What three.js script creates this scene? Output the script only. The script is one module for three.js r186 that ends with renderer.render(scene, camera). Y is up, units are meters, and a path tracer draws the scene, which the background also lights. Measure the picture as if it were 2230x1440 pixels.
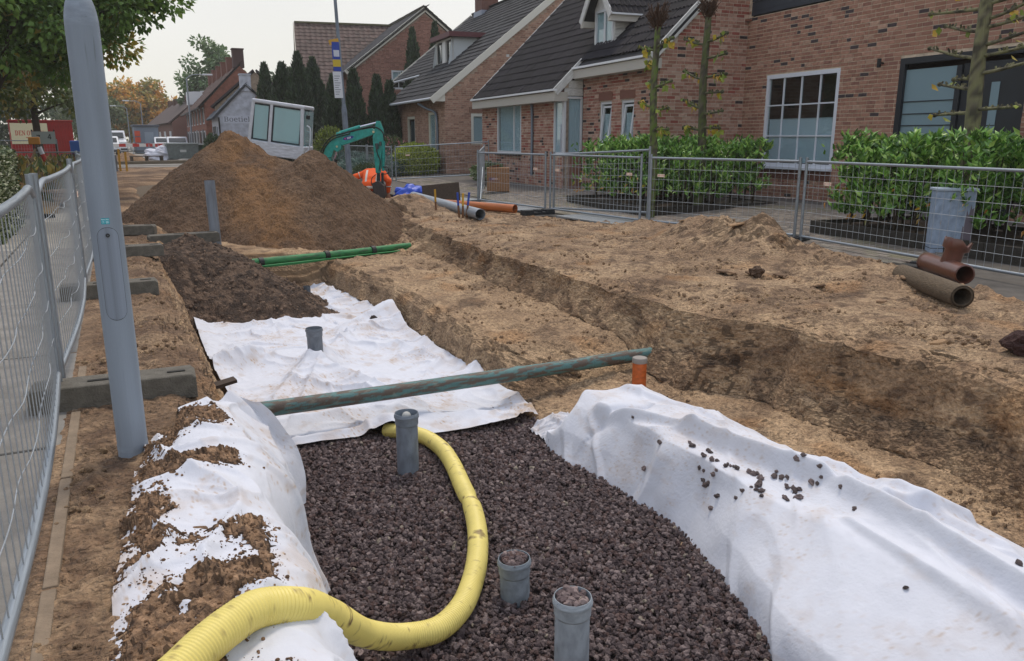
import * as THREE from 'three';
import { mergeGeometries, mergeVertices } from 'three/addons/utils/BufferGeometryUtils.js';
import { ImprovedNoise } from 'three/addons/math/ImprovedNoise.js';
import { MarchingCubes } from 'three/addons/objects/MarchingCubes.js';
import { RoundedBoxGeometry } from 'three/addons/geometries/RoundedBoxGeometry.js';

// ---------------------------------------------------------------- camera, sky, sun, exposure
const scene = new THREE.Scene();
const camera = new THREE.PerspectiveCamera(45.43, 1024 / 661, 0.05, 900);
camera.position.set(0, 1.5, 0);
camera.rotation.order = 'YXZ';
camera.rotation.set(-13.72 * Math.PI / 180, -26 * Math.PI / 180, 0);
const renderer = new THREE.WebGLRenderer({ antialias: true });
renderer.toneMapping = THREE.LinearToneMapping;
renderer.toneMappingExposure = 1.2;
renderer.shadowMap.enabled = true;

const SUN = new THREE.Vector3(0.24, 0.82, -0.30).normalize();
const N0 = new ImprovedNoise();
const nz = (x, y, z = 0) => N0.noise(x, y, z);
function fbm(x, y, z, oct = 4, gain = 0.5) { let a = 1, s = 0, f = 1; for (let i = 0; i < oct; i++) { s += a * N0.noise(x * f, y * f, z * f + i * 7.3); a *= gain; f *= 2.03; } return s; }
function makeSky() {
  const w = 512, h = 256, d = new Float32Array(w * h * 4), v = new THREE.Vector3();
  for (let j = 0; j < h; j++) for (let i = 0; i < w; i++) {
    const el = ((j + 0.5) / h - 0.5) * Math.PI, az = ((i + 0.5) / w - 0.5) * 2 * Math.PI;
    v.set(Math.cos(el) * Math.cos(az), Math.sin(el), Math.cos(el) * Math.sin(az));
    const t = Math.pow(Math.max(0, Math.sin(el)), 0.6), c = Math.max(0, v.dot(SUN)), cloud = fbm(v.x * 1.6 + 4, v.y * 3.2, v.z * 1.6, 4) * 0.05;
    const glow = Math.pow(c, 5) * 0.30 + Math.pow(c, 1.5) * 0.08;
    const o = (j * w + i) * 4;
    d[o] = 0.82 + (0.53 - 0.82) * t + glow * 1.05 + cloud;
    d[o + 1] = 0.79 + (0.61 - 0.79) * t + glow * 0.92 + cloud;
    d[o + 2] = 0.675 + (0.83 - 0.675) * t + glow * 0.66 + cloud;
    d[o + 3] = 1;
  }
  const tx = new THREE.DataTexture(d, w, h, THREE.RGBAFormat, THREE.FloatType);
  tx.mapping = THREE.EquirectangularReflectionMapping; tx.magFilter = THREE.LinearFilter; tx.minFilter = THREE.LinearFilter; tx.colorSpace = THREE.LinearSRGBColorSpace; tx.needsUpdate = true;
  return tx;
}
scene.background = makeSky();
scene.environment = scene.background;
const sun = new THREE.DirectionalLight(0xfff0dc, 1.5);
sun.position.copy(SUN).multiplyScalar(60); sun.target.position.set(4, 0, -12); sun.position.add(sun.target.position);
sun.castShadow = true; sun.shadow.radius = 20; sun.shadow.mapSize.set(2048, 2048);
Object.assign(sun.shadow.camera, { left: -40, right: 40, top: 40, bottom: -40, near: 1, far: 160 });
scene.add(sun, sun.target);

// ---------------------------------------------------------------- helpers
function RNG(seed) { let a = seed >>> 0; return () => { a = (a + 0x6D2B79F5) | 0; let t = Math.imul(a ^ (a >>> 15), 1 | a); t = (t + Math.imul(t ^ (t >>> 7), 61 | t)) ^ t; return ((t ^ (t >>> 14)) >>> 0) / 4294967296; }; }
const V = (x, y, z) => new THREE.Vector3(x, y, z);
const lerp = (a, b, t) => a + (b - a) * t, clamp = (x, a = 0, b = 1) => Math.min(b, Math.max(a, x));
const smooth = (a, b, x) => { const t = clamp((x - a) / (b - a)); return t * t * (3 - 2 * t); };
const used = {};
function numbered(n) { const k = used[n] = (used[n] ?? -1) + 1; return k ? `${n}_${String(k).padStart(3, '0')}` : n; }
function thing(name, label, category, pos = [0, 0, 0], turn = 0, group) {
  const o = new THREE.Group(); o.name = numbered(name); o.position.set(...pos); o.rotation.y = turn; o.userData = { label, category }; if (group) o.userData.group = group; scene.add(o); return o;
}
function tag(o, label, category, group, kind) { Object.assign(o.userData, { label, category }); if (group) o.userData.group = group; if (kind) o.userData.kind = kind; return o; }
function flat(g) { const h = g.index ? g.toNonIndexed() : g; if (!h.attributes.uv) h.setAttribute('uv', new THREE.BufferAttribute(new Float32Array(h.attributes.position.count * 2), 2)); for (const k of Object.keys(h.attributes)) if (!['position', 'normal', 'uv', 'color'].includes(k)) h.deleteAttribute(k); return h; }
function merge(list) { if (list.length === 1) return list[0]; const c = list.some((g) => g.attributes.color); const l = list.map(flat); if (c) for (const g of l) if (!g.attributes.color) g.setAttribute('color', new THREE.BufferAttribute(new Float32Array(g.attributes.position.count * 3).fill(1), 3)); return mergeGeometries(l); }
function mesh(name, geos, mat, parent, kind) {
  const g = Array.isArray(geos) ? merge(geos) : geos, m = new THREE.Mesh(g, mat); m.castShadow = m.receiveShadow = true;
  if (!parent || parent === scene) { m.name = numbered(name); scene.add(m); } else { m.name = name; parent.add(m); }
  if (kind) m.userData.kind = kind; return m;
}
function structure(name, geos, mat, parent) { return mesh(name, geos, mat, parent, parent && parent !== scene ? undefined : 'structure'); }
const M4 = new THREE.Matrix4(), UP = V(0, 1, 0);
function box(w, h, d, x = 0, y = 0, z = 0, ry = 0, rx = 0, rz = 0) { const g = new THREE.BoxGeometry(w, h, d); if (rx || ry || rz) g.applyMatrix4(new THREE.Matrix4().makeRotationFromEuler(new THREE.Euler(rx, ry, rz, 'YXZ'))); g.translate(x, y, z); return g; }
function rbox(w, h, d, r, x = 0, y = 0, z = 0, ry = 0, rx = 0, rz = 0) { const g = new RoundedBoxGeometry(w, h, d, 2, r); if (rx || ry || rz) g.applyMatrix4(new THREE.Matrix4().makeRotationFromEuler(new THREE.Euler(rx, ry, rz, 'YXZ'))); g.translate(x, y, z); return g; }
function rod(a, b, r, r2 = r, seg = 10, open = false) { const A = V(...a), B = V(...b), d = B.clone().sub(A), g = new THREE.CylinderGeometry(r2, r, d.length(), seg, 1, open); g.applyQuaternion(new THREE.Quaternion().setFromUnitVectors(UP, d.clone().normalize())); g.translate(...A.add(B).multiplyScalar(0.5).toArray()); return g; }
function beam(a, b, w, h) { const A = V(...a), B = V(...b), d = B.clone().sub(A), L = d.length(), g = new THREE.BoxGeometry(w, h, L), m = new THREE.Matrix4().lookAt(A, B, Math.abs(d.y) > 0.98 * L ? V(1, 0, 0) : UP); g.applyMatrix4(m); g.translate(...A.add(B).multiplyScalar(0.5).toArray()); return g; }
function tube(pts, r, seg = 60, rs = 10) { return new THREE.TubeGeometry(new THREE.CatmullRomCurve3(pts.map((p) => V(...p)), false, 'centripetal'), seg, r, rs); }
function lathe(pts, seg = 32) { return new THREE.LatheGeometry(pts.map((p) => new THREE.Vector2(...p)), seg); }
function prism(pts, depth, bevel = 0) { const s = new THREE.Shape(pts.map((p) => new THREE.Vector2(...p))); return new THREE.ExtrudeGeometry(s, { depth, bevelEnabled: bevel > 0, bevelSize: bevel, bevelThickness: bevel, bevelSegments: 2, steps: 1 }); }
function worldUV(g, k = 1) { // uv in metres from the dominant normal
  if (!g.attributes.normal) g.computeVertexNormals(); const p = g.attributes.position, n = g.attributes.normal, uv = new Float32Array(p.count * 2);
  for (let i = 0; i < p.count; i++) { const ax = Math.abs(n.getX(i)), ay = Math.abs(n.getY(i)), az = Math.abs(n.getZ(i)), x = p.getX(i), y = p.getY(i), z = p.getZ(i); if (ay >= ax && ay >= az) { uv[2 * i] = x * k; uv[2 * i + 1] = z * k; } else if (ax >= az) { uv[2 * i] = z * k; uv[2 * i + 1] = y * k; } else { uv[2 * i] = x * k; uv[2 * i + 1] = y * k; } }
  g.setAttribute('uv', new THREE.BufferAttribute(uv, 2)); return g;
}
function colored(g, c) { const n = g.attributes.position.count, a = new Float32Array(n * 3); for (let i = 0; i < n; i++) { a[3 * i] = c.r; a[3 * i + 1] = c.g; a[3 * i + 2] = c.b; } g.setAttribute('color', new THREE.BufferAttribute(a, 3)); return g; }
function grid(nu, nv, f, col) { // f(i,j,out) -> position, optional colour
  const P = new Float32Array(nu * nv * 3), Cc = col ? new Float32Array(nu * nv * 3) : null, UV = new Float32Array(nu * nv * 2), o = V(0, 0, 0), c = new THREE.Color();
  for (let j = 0; j < nv; j++) for (let i = 0; i < nu; i++) { const k = j * nu + i; f(i, j, o, c); P[3 * k] = o.x; P[3 * k + 1] = o.y; P[3 * k + 2] = o.z; UV[2 * k] = o.x; UV[2 * k + 1] = o.z; if (Cc) { Cc[3 * k] = c.r; Cc[3 * k + 1] = c.g; Cc[3 * k + 2] = c.b; } }
  const I = new Uint32Array((nu - 1) * (nv - 1) * 6); let q = 0;
  for (let j = 0; j < nv - 1; j++) for (let i = 0; i < nu - 1; i++) { const a = j * nu + i, b = a + 1, e = a + nu, g = e + 1; I[q++] = a; I[q++] = b; I[q++] = e; I[q++] = b; I[q++] = g; I[q++] = e; }
  const G = new THREE.BufferGeometry(); G.setAttribute('position', new THREE.BufferAttribute(P, 3)); G.setAttribute('uv', new THREE.BufferAttribute(UV, 2)); if (Cc) G.setAttribute('color', new THREE.BufferAttribute(Cc, 3)); G.setIndex(new THREE.BufferAttribute(I, 1)); G.computeVertexNormals(); return G;
}
// noise textures, tiling
function texture(size, f, srgb = true) { const d = new Uint8Array(size * size * 4), c = [0, 0, 0]; for (let j = 0; j < size; j++) for (let i = 0; i < size; i++) { f(i / size, j / size, c); const o = (j * size + i) * 4; d[o] = clamp(c[0]) * 255; d[o + 1] = clamp(c[1]) * 255; d[o + 2] = clamp(c[2]) * 255; d[o + 3] = 255; } const t = new THREE.DataTexture(d, size, size); t.wrapS = t.wrapT = THREE.RepeatWrapping; t.magFilter = THREE.LinearFilter; t.minFilter = THREE.LinearMipmapLinearFilter; t.generateMipmaps = true; if (srgb) t.colorSpace = THREE.SRGBColorSpace; t.needsUpdate = true; return t; }
function tileNoise(u, v, f, s = 0) { const x = u * f, y = v * f, a = nz(x, y, s), b = nz(x - f, y, s), c = nz(x, y - f, s), d = nz(x - f, y - f, s); return a * (1 - u) * (1 - v) + b * u * (1 - v) + c * (1 - u) * v + d * u * v; }
const tfb = (u, v, f, s, o = 4) => { let a = 1, r = 0; for (let i = 0; i < o; i++) { r += a * tileNoise(u, v, f, s + i * 3.1); a *= 0.55; f *= 2; } return r; };
const grainT = texture(512, (u, v, c) => { const a = tfb(u, v, 24, 1, 4), b = tfb(u, v, 6, 9, 3); c[0] = c[1] = c[2] = 0.90 + a * 0.26 + b * 0.10; });
const grainB = texture(512, (u, v, c) => { c[0] = c[1] = c[2] = 0.5 + tfb(u, v, 20, 5, 5) * 0.55; }, false);
const mottleT = texture(256, (u, v, c) => { const a = tfb(u, v, 5, 2, 5); c[0] = c[1] = c[2] = 0.93 + a * 0.17; });
const streakT = texture(256, (u, v, c) => { const a = .5 * tileNoise(u, v, 12, 4) * Math.abs(tileNoise(u, .5, 40, 9)) * 3 + .7 * tfb(u, v, 5, 7, 5) - smooth(.42, .6, tfb(u, v, 30, 17, 2)) * .9; c[0] = .93 + a * .14; c[1] = .93 + a * .14; c[2] = .925 + a * .15; });
const fineB = texture(256, (u, v, c) => { c[0] = c[1] = c[2] = 0.5 + tfb(u, v, 40, 3, 3) * 0.6; }, false);
const rep = (t, k) => { const c = t.clone(); c.repeat.set(k, k); c.needsUpdate = true; return c; };
function mat(color, roughness = 0.8, o = {}) { return new THREE.MeshStandardMaterial({ color, roughness, ...o }); }
function textTex(w, h, draw) { const c = document.createElement('canvas'); c.width = w; c.height = h; const x = c.getContext('2d'); draw(x, w, h); const t = new THREE.CanvasTexture(c); t.colorSpace = THREE.SRGBColorSpace; return t; }
const galv = mat('#9aa3ab', 0.42, { metalness: 0.55, map: rep(mottleT, 3), roughnessMap: null });
const pvcGrey = mat('#7e8690', 0.5, { map: rep(mottleT, 2) });
const white = mat('#dcdcd8', 0.5), black = mat('#17181a', 0.6), darkWood = mat('#3d2f24', 0.8);
const glass = new THREE.MeshPhysicalMaterial({ color: '#e8f0f4', roughness: 0.0, transmission: 1, thickness: 0, ior: 1.5 });
// ---------------------------------------------------------------- the dig: cross-sections of the trench, x from the footpath to the fence
const KEYS = [
  [-0.9, [-.46, 0, .16, .03, .35, -.05, .48, -.36, .63, -.86, 2.7, -.86, 2.9, -.82, 3.3, -.68, 3.8, -.66, 4.62, -.66, 4.84, -.46, 4.95, -.07, 5.1, 0, 9.3, 0]],
  [-3.6, [-.46, 0, .16, .03, .35, -.05, .48, -.36, .63, -.86, 2.7, -.86, 2.9, -.82, 3.3, -.68, 3.8, -.66, 4.66, -.66, 4.86, -.45, 4.96, -.07, 5.12, 0, 9.3, 0]],
  [-4.85, [-.46, 0, .16, .03, .35, -.05, .48, -.36, .63, -.86, 2.7, -.86, 2.9, -.82, 3.2, -.70, 3.8, -.67, 4.62, -.65, 4.75, -.40, 4.84, -.05, 5.0, 0, 9.3, 0]],
  [-5.45, [-.46, 0, .16, .03, .35, -.05, .48, -.36, .63, -.86, 2.7, -.86, 2.9, -.82, 3.2, -.70, 3.7, -.68, 4.22, -.66, 4.42, -.42, 4.58, -.05, 4.8, 0, 9.3, 0]],
  [-5.9, [-.46, 0, .16, .03, .35, -.05, .48, -.36, .63, -.86, 2.7, -.86, 2.92, -.82, 3.1, -.74, 3.6, -.68, 4.25, -.62, 4.42, -.38, 4.55, -.05, 4.78, 0, 9.3, 0]],
  [-6.45, [-.46, 0, .16, .03, .35, -.05, .48, -.36, .63, -.86, 2.75, -.86, 2.95, -.74, 3.0, -.50, 3.12, -.42, 4.32, -.39, 4.44, -.22, 4.50, -.035, 4.72, 0, 9.3, 0]],
  [-9.5, [-.46, 0, .14, .03, .33, -.05, .46, -.36, .61, -.86, 2.75, -.86, 2.97, -.74, 3.03, -.49, 3.16, -.41, 4.30, -.38, 4.42, -.20, 4.46, -.03, 4.66, 0, 9.3, 0]],
  [-12.4, [-.46, 0, .12, .03, .31, -.05, .45, -.36, .6, -.86, 2.55, -.86, 2.80, -.74, 2.87, -.50, 3.0, -.42, 4.42, -.37, 4.56, -.2, 4.61, -.03, 4.82, 0, 9.3, 0]],
  [-12.62, [-.46, 0, .2, .02, .36, -.02, .5, -.30, .7, -.60, 2.4, -.62, 2.74, -.55, 2.92, -.45, 3.1, -.42, 4.25, -.37, 4.55, -.24, 4.7, -.03, 4.9, 0, 9.3, 0]],
  [-12.88, [-.46, 0, .2, .02, .4, 0, .6, -.1, .9, -.26, 2.2, -.3, 2.6, -.32, 2.92, -.36, 3.1, -.38, 4.25, -.36, 4.6, -.24, 4.75, -.03, 4.95, 0, 9.3, 0]],
  [-17.2, [-.46, 0, .2, .02, .4, 0, .6, -.05, .9, -.08, 2.2, -.1, 2.6, -.12, 2.92, -.2, 3.1, -.25, 4.25, -.3, 4.8, -.2, 4.95, -.03, 5.15, 0, 9.3, 0]],
];
function sectionAt(z, out) {
  let k = 0; while (k < KEYS.length - 2 && z < KEYS[k + 1][0]) k++;
  const [z0, a] = KEYS[k], [z1, b] = KEYS[k + 1]; let t = clamp((z - z0) / (z1 - z0)); t = t * t * (3 - 2 * t);
  for (let i = 0; i < 28; i++) out[i] = lerp(a[i], b[i], t);
  const e = nz(z * 0.9, 3.3) * 0.09 + nz(z * 2.7, 8.1) * 0.035, e2 = nz(z * 1.0, 13.7) * 0.13 + nz(z * 2.6, 5.7) * 0.07 + nz(z * 6.5, 9.1) * 0.025;
  for (const i of [6, 7, 8]) out[2 * i] += e * (i === 6 ? 0.7 : 1);
  for (const i of [9, 10, 11, 12]) out[2 * i] += e2;
  const e3 = nz(z * 1.4, 21.2) * 0.035 + nz(z * 5, 2.2) * 0.012; for (const i of [1, 2, 3]) out[2 * i] += e3;
  return out;
}
const FENCE = [[-1, 8.0], [-4.96, 8.35], [-8.55, 8.82], [-11.31, 8.08], [-14.2, 7.76], [-17, 7.40], [-22, 7.2]];
const EDGE = [[0, 6.8], [-2.5, 6.9], [-4, 7.15], [-5, 7.55], [-6.3, 8.0], [-7.5, 8.3], [-8.5, 8.55], [-9.6, 8.5], [-11.3, 8.0], [-12.6, 7.5], [-14, 7.2], [-17, 6.7], [-25, 6.4]];
const along = (T, z) => { for (let i = 0; i < T.length - 1; i++) if (z >= T[i + 1][0]) return lerp(T[i][1], T[i + 1][1], clamp((z - T[i][0]) / (T[i + 1][0] - T[i][0]))); return T[T.length - 1][1]; };
const sandEdge = (z) => along(EDGE, z) + nz(z * 1.7, 4.4) * 0.22 + nz(z * 6, 1.4) * 0.05;
const bump2 = (x, z, cx, cz, rx, rz, h) => h * Math.exp(-(((x - cx) / rx) ** 2 + ((z - cz) / rz) ** 2));
function loose(x, z) { // mounds of dug sand on the upper level
  let m = bump2(x, z, 7.45, -8.8, .55, .7, .38) + bump2(x, z, 7.2, -7.75, .5, .55, .42) + bump2(x, z, 6.9, -7.2, .55, .4, .12) + bump2(x, z, 7.6, -10.4, .45, .8, .14) + bump2(x, z, 7.5, -6.5, .5, .7, .12) + bump2(x, z, 7.0, -5.55, .5, .35, .15) + bump2(x, z, 7.25, -4.5, .35, .5, .10) + bump2(x, z, 5.6, -15.4, .5, 1.2, .12) + bump2(x, z, 5.4, -16.6, .7, .8, .22);
  const cut = smooth(0.0, 0.06, Math.abs(x - 7.25 - (z + 8.2) * 0.3)); m *= 0.75 + 0.25 * cut;
  return m * (1 + fbm(x * 2.2, z * 2.2, 5, 3) * 0.5);
}
const SEC = new Float64Array(28), tread2 = (x, z) => smooth(-.2, .25, nz(x * 1.3, z * 1.3, 40));
function siteY(x, z) { sectionAt(z, SEC); for (let i = 0; i < 13; i++) if (x <= SEC[2 * i + 2]) { const t = clamp((x - SEC[2 * i]) / Math.max(1e-4, SEC[2 * i + 2] - SEC[2 * i])); return lerp(SEC[2 * i + 1], SEC[2 * i + 3], t) + (x > 4.9 ? 0.04 + loose(x, z) : 0); } return 0; }
const SAND = { light: new THREE.Color('#c0a27f'), mid: new THREE.Color('#a08365'), dark: new THREE.Color('#664e3b'), iron: new THREE.Color('#b07e4a'), grey: new THREE.Color('#9c8871'), soil: new THREE.Color('#5a4535') };
{
  const zs = []; for (let z = 1.0; z < 17.2; z *= 1.0049) zs.push(-z); zs.push(-17.2);
  const W = [34, 40, 44, 44, 26, 16, 22, 44, 70, 46, 60, 26, 190]; // columns per segment of the section
  const us = []; W.forEach((n, s) => { for (let k = 0; k < n; k++) us.push([s, k / n]); }); us.push([12, 1]);
  const sec = new Float64Array(28); let last = null; const cc = new THREE.Color();
  const g = grid(us.length, zs.length, (i, j, o, c) => {
    const z = zs[j]; if (last !== j) { sectionAt(z, sec); last = j; }
    const [s, t] = us[i], x0 = sec[2 * s], y0 = sec[2 * s + 1], x1 = sec[2 * s + 2], y1 = sec[2 * s + 3];
    let tt = t; if (s === 12) tt = t; const dx = x1 - x0, dy = y1 - y0, L = Math.hypot(dx, dy) || 1;
    let x = lerp(x0, x1, tt), y = lerp(y0, y1, tt); let nx = -dy / L, ny = dx / L; const steep = Math.abs(dy) / L;
    const near = 1; // displacement along the face
    const big = fbm(x * 1.3, y * 1.3, z * 1.3, 3) * 0.05, clump = fbm(x * 6.5, y * 4.5, z * 6.5, 4, 0.6), fine = fbm(x * 26, y * 26, z * 26 + 3, 3, 0.65);
    const billow = Math.abs(nz(x * 5.2, y * 5.2, z * 5.2 + 31)) + .55 * Math.abs(nz(x * 11, y * 11, z * 11 + 7)) + .3 * Math.abs(nz(x * 23, y * 23, z * 23 + 2)) - .42; // rounded lumps with sharp creases between
    const ridge = 1 - Math.abs(nz(x * 3 + z * 2.2, y * 1.1, z * 3)) * 2, cut = Math.abs(nz(z * 2.3 + x, y * .8, x * 2 + 12));
    const tread = smooth(-.15, .30, nz(x * 1.3, z * 1.3, 40));
    let d;
    if (steep > .4 && s > 5) d = big + billow * .06 * smooth(.0, .35, nz(x * 1.1, y * 2, z * 1.1 + 60)) + clump * .016 + fine * .006 + ridge * .018 + nz(x * 2.4, y * 1.6, z * 2.4 + 90) * .05;
    else if (s === 12) d = big * .55 + billow * (.022 + .060 * tread) + clump * .012 + fine * (.006 + .006 * tread);
    else if (s >= 5) d = big * .7 + billow * .045 * tread + clump * .016 + fine * .008;
    else d = big * .6 + clump * .02 + fine * .009;
    if (s < 2) { d = big * .3 + billow * .05 * smooth(-.1, .3, nz(x * 3.1, z * 2.2, 71)) + clump * .014 + fine * .010; }
    if (s === 2 || s === 3) d += ridge * .018 + billow * .02;
    if (s === 4) d *= 0.3; if (s === 0) d *= smooth(0, .35, t) ; 
    x += nx * d; y += ny * d;
    if (s === 12) { y += 0.04 * smooth(0, .5, x - x0) + loose(x, z); const e = sandEdge(z); y -= smooth(e - .22, e + .12, x) * .16; y += smooth(.35, .6, nz(x * 9, z * 9, 11)) * .012; }
    if (s === 8) { y += 0.045 * smooth(.2, .6, nz(x * 2.5, z * 1.5, 19)) + smooth(.25, .6, nz(x * 5, z * 5, 23)) * .02; }
    o.set(x, y, z);
    // colour: dry and moist sand, humus streaks in the cut faces, iron stains
    const a = fbm(x * 1.4, y * 2.5, z * 1.4 + 9, 4, .6), b = fbm(x * 9, y * 9, z * 9, 3, .6), w = fbm(x * 3.1 + 5, y * 6, z * 3.1, 3);
    c.copy(SAND.mid).lerp(SAND.light, smooth(-.30, .35, a + b * .4)); 
    c.lerp(SAND.dark, smooth(.06, .55, w * .7 + b * .6) * (s === 12 ? .9 : .75)); if (s === 12 || s < 2) c.lerp(SAND.dark, smooth(.10, .32, fbm(x * 13, y * 13, z * 13 + 50, 3, .6)) * .55 * tread2(x, z));
    if (s >= 5 && s <= 8) c.lerp(SAND.light, .38);
    if (s === 12) c.lerp(SAND.grey, .15);
    c.lerp(SAND.soil, smooth(.22, .55, nz(x * 1.2 + z * .8, y * 5, z * 1.4 + 4) + b * .35) * .6); c.lerp(SAND.iron, smooth(.22, .55, nz(z * 1.9, y * 3.2, x * 2 + 33)) * .35);
    if (s <= 1) c.lerp(SAND.dark, .40 + .3 * smooth(-.1, .4, nz(x * 3, z * 2, 60)));
    c.multiplyScalar(1 + fine * .35);
  }, true);
  structure('sand_ground', worldUV(g), mat('#ffffff', 0.97, { vertexColors: true, map: rep(grainT, 1.7), bumpMap: rep(grainB, 1.7), bumpScale: 0.04 }));
}
// crumbs and clods of sand strewn over the dig
{
  const r = RNG(5), base = new THREE.IcosahedronGeometry(1, 1), p = base.attributes.position; for (let i = 0; i < p.count; i++) { const k = 1 + nz(p.getX(i) * 1.7, p.getY(i) * 1.7, p.getZ(i) * 1.7) * .55; p.setXYZ(i, p.getX(i) * k, p.getY(i) * k * .75, p.getZ(i) * k); } base.computeVertexNormals();
  const n = 15000, im = new THREE.InstancedMesh(base, mat('#ffffff', 1, { bumpMap: rep(grainB, 1), bumpScale: .01 }), n), m = new THREE.Matrix4(), q = new THREE.Quaternion(), e = new THREE.Euler(), c = new THREE.Color(); let k = 0;
  for (let t = 0; t < 200000 && k < n; t++) {
    const z = -1.2 - Math.pow(r(), 1.6) * 14, x = r() < .12 ? lerp(-.4, .4, r()) : lerp(2.95, 8.6, r()); if (x < .45 && z > -4.7 && x > -.2) continue;
    if (x > 2.9 && x < 4.0 && z > -5.6) continue; if (x > sandEdge(z) - .1) continue;
    const dens = smooth(-.15, .45, nz(x * 1.9, z * 1.9, 77)) + (x > 4.0 && x < 4.9 ? .35 : 0); if (r() > dens) continue;
    const s =   .0035 + Math.pow(r(), 8) * .018; e.set(r() * 6, r() * 6, r() * 6); q.setFromEuler(e);
    m.compose(V(x, siteY(x, z) + s * .3, z), q, V(s, s, s)); im.setMatrixAt(k, m); c.copy(SAND.dark).lerp(SAND.light, .2 + r() * .7); im.setColorAt(k, c); k++;
  }
  im.count = k; im.name = 'soil_crumbs'; im.castShadow = im.receiveShadow = true; tag(im, 'loose brown crumbs and clods strewn over the dug sand', 'soil', null, 'stuff'); scene.add(im);
}
// ---------------------------------------------------------------- ground to the horizon with a hole for the dig, footpath slabs, forecourts
const HO = V(13.39, 0, -12.21), HA = -4 * Math.PI / 180, HD = V(Math.sin(-HA), 0, -Math.cos(HA)), HN = V(Math.cos(HA), 0, Math.sin(-HA));
const sp = (s, p, y = 0) => HO.clone().addScaledVector(HD, s).addScaledVector(HN, p).setY(y);
{
  const s = new THREE.Shape([[-500, 60], [500, 60], [500, -600], [-500, -600]].map((p) => new THREE.Vector2(p[0], -p[1])));
  const h = new THREE.Path([[-.44, 1.0], [9.2, 1.0], [9.2, 17.1], [-.44, 17.1]].map((p) => new THREE.Vector2(p[0], p[1]))); s.holes.push(h);
  const g = new THREE.ShapeGeometry(s); g.rotateX(-Math.PI / 2); g.translate(0, -.07, 0); worldUV(g);
  structure('ground', g, mat('#6a5c4c', 0.95, { map: rep(grainT, .6), bumpMap: rep(grainB, .8), bumpScale: .03 }));
  // dug-up street beyond the heap
  const gs = grid(150, 220, (i, j, o, c) => { const x = lerp(-1.5, 6.9, i / 149), z = lerp(-16.6, -47, Math.pow(j / 219, 1.25)); const tr = -.38 * smooth(.2, .9, x) * smooth(4.9, 3.6, x) * smooth(-31, -27, z); o.set(x, .0 + tr + fbm(x * 1.1, z * 1.1, 2, 5, .6) * .045 - smooth(.5, 1, Math.abs((i / 149) * 2 - 1)) * .08 - smooth(.97, 1, j / 219) * .06, z); c.copy(SAND.dark).lerp(SAND.mid, smooth(-.3, .5, fbm(x * .8, z * .8, 8, 4))).lerp(SAND.soil, smooth(.1, .5, nz(x * .5, z * .4, 3)) * .6); }, true);
  structure('sand_ground', gs, mat('#ffffff', 0.97, { vertexColors: true, map: rep(grainT, 1), bumpMap: rep(grainB, 1), bumpScale: .03 }));
  // paved street far off
  const road = new THREE.BoxGeometry(13, .05, 200); road.translate(-1.2, -.045, -147); worldUV(road); structure('street', road, mat('#8b8780', .9, { map: rep(mottleT, .3) }));
  // footpath of concrete plates beside the fence
  const path = new THREE.Group(); path.name = 'footpath'; path.userData.kind = 'structure'; scene.add(path);
  const slabM = [mat('#8f8b82', .9, { map: rep(mottleT, .9), bumpMap: rep(grainB, 1.6), bumpScale: .004 }), mat('#837f78', .9, { map: rep(mottleT, 1.1), bumpMap: rep(grainB, 1.4), bumpScale: .004 }), mat('#99948a', .9, { map: rep(mottleT, .7), bumpMap: rep(grainB, 1.5), bumpScale: .004 })];
  const r = RNG(3); let z = -.2; for (let k = 0; k < 14; k++) { const L = 1.9 + r() * .25; for (const [x0, x1] of [[-1.395, -.40], [-2.41, -1.41]]) { const g2 = rbox(x1 - x0 - .012, .09, L - .018, .008, (x0 + x1) / 2 + (r() - .5) * .012, -.042 + (r() - .5) * .008, z - L / 2, (r() - .5) * .004); mesh('slab', worldUV(g2), slabM[(r() * 3) | 0], path); } z -= L; }
  const kerb = new THREE.Group(); kerb.name = 'kerb'; kerb.userData.kind = 'structure'; scene.add(kerb);
  const km = mat('#8b7a66', .9, { map: rep(mottleT, 2), bumpMap: rep(grainB, 3), bumpScale: .004 }); for (let k = 0; k < 5; k++) mesh('kerb_stone', worldUV(rbox(.05, .14, .985, .008, -.365 + k * .002, -.058, -1.35 - k * 1.0, 0)), km, kerb);
}
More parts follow.
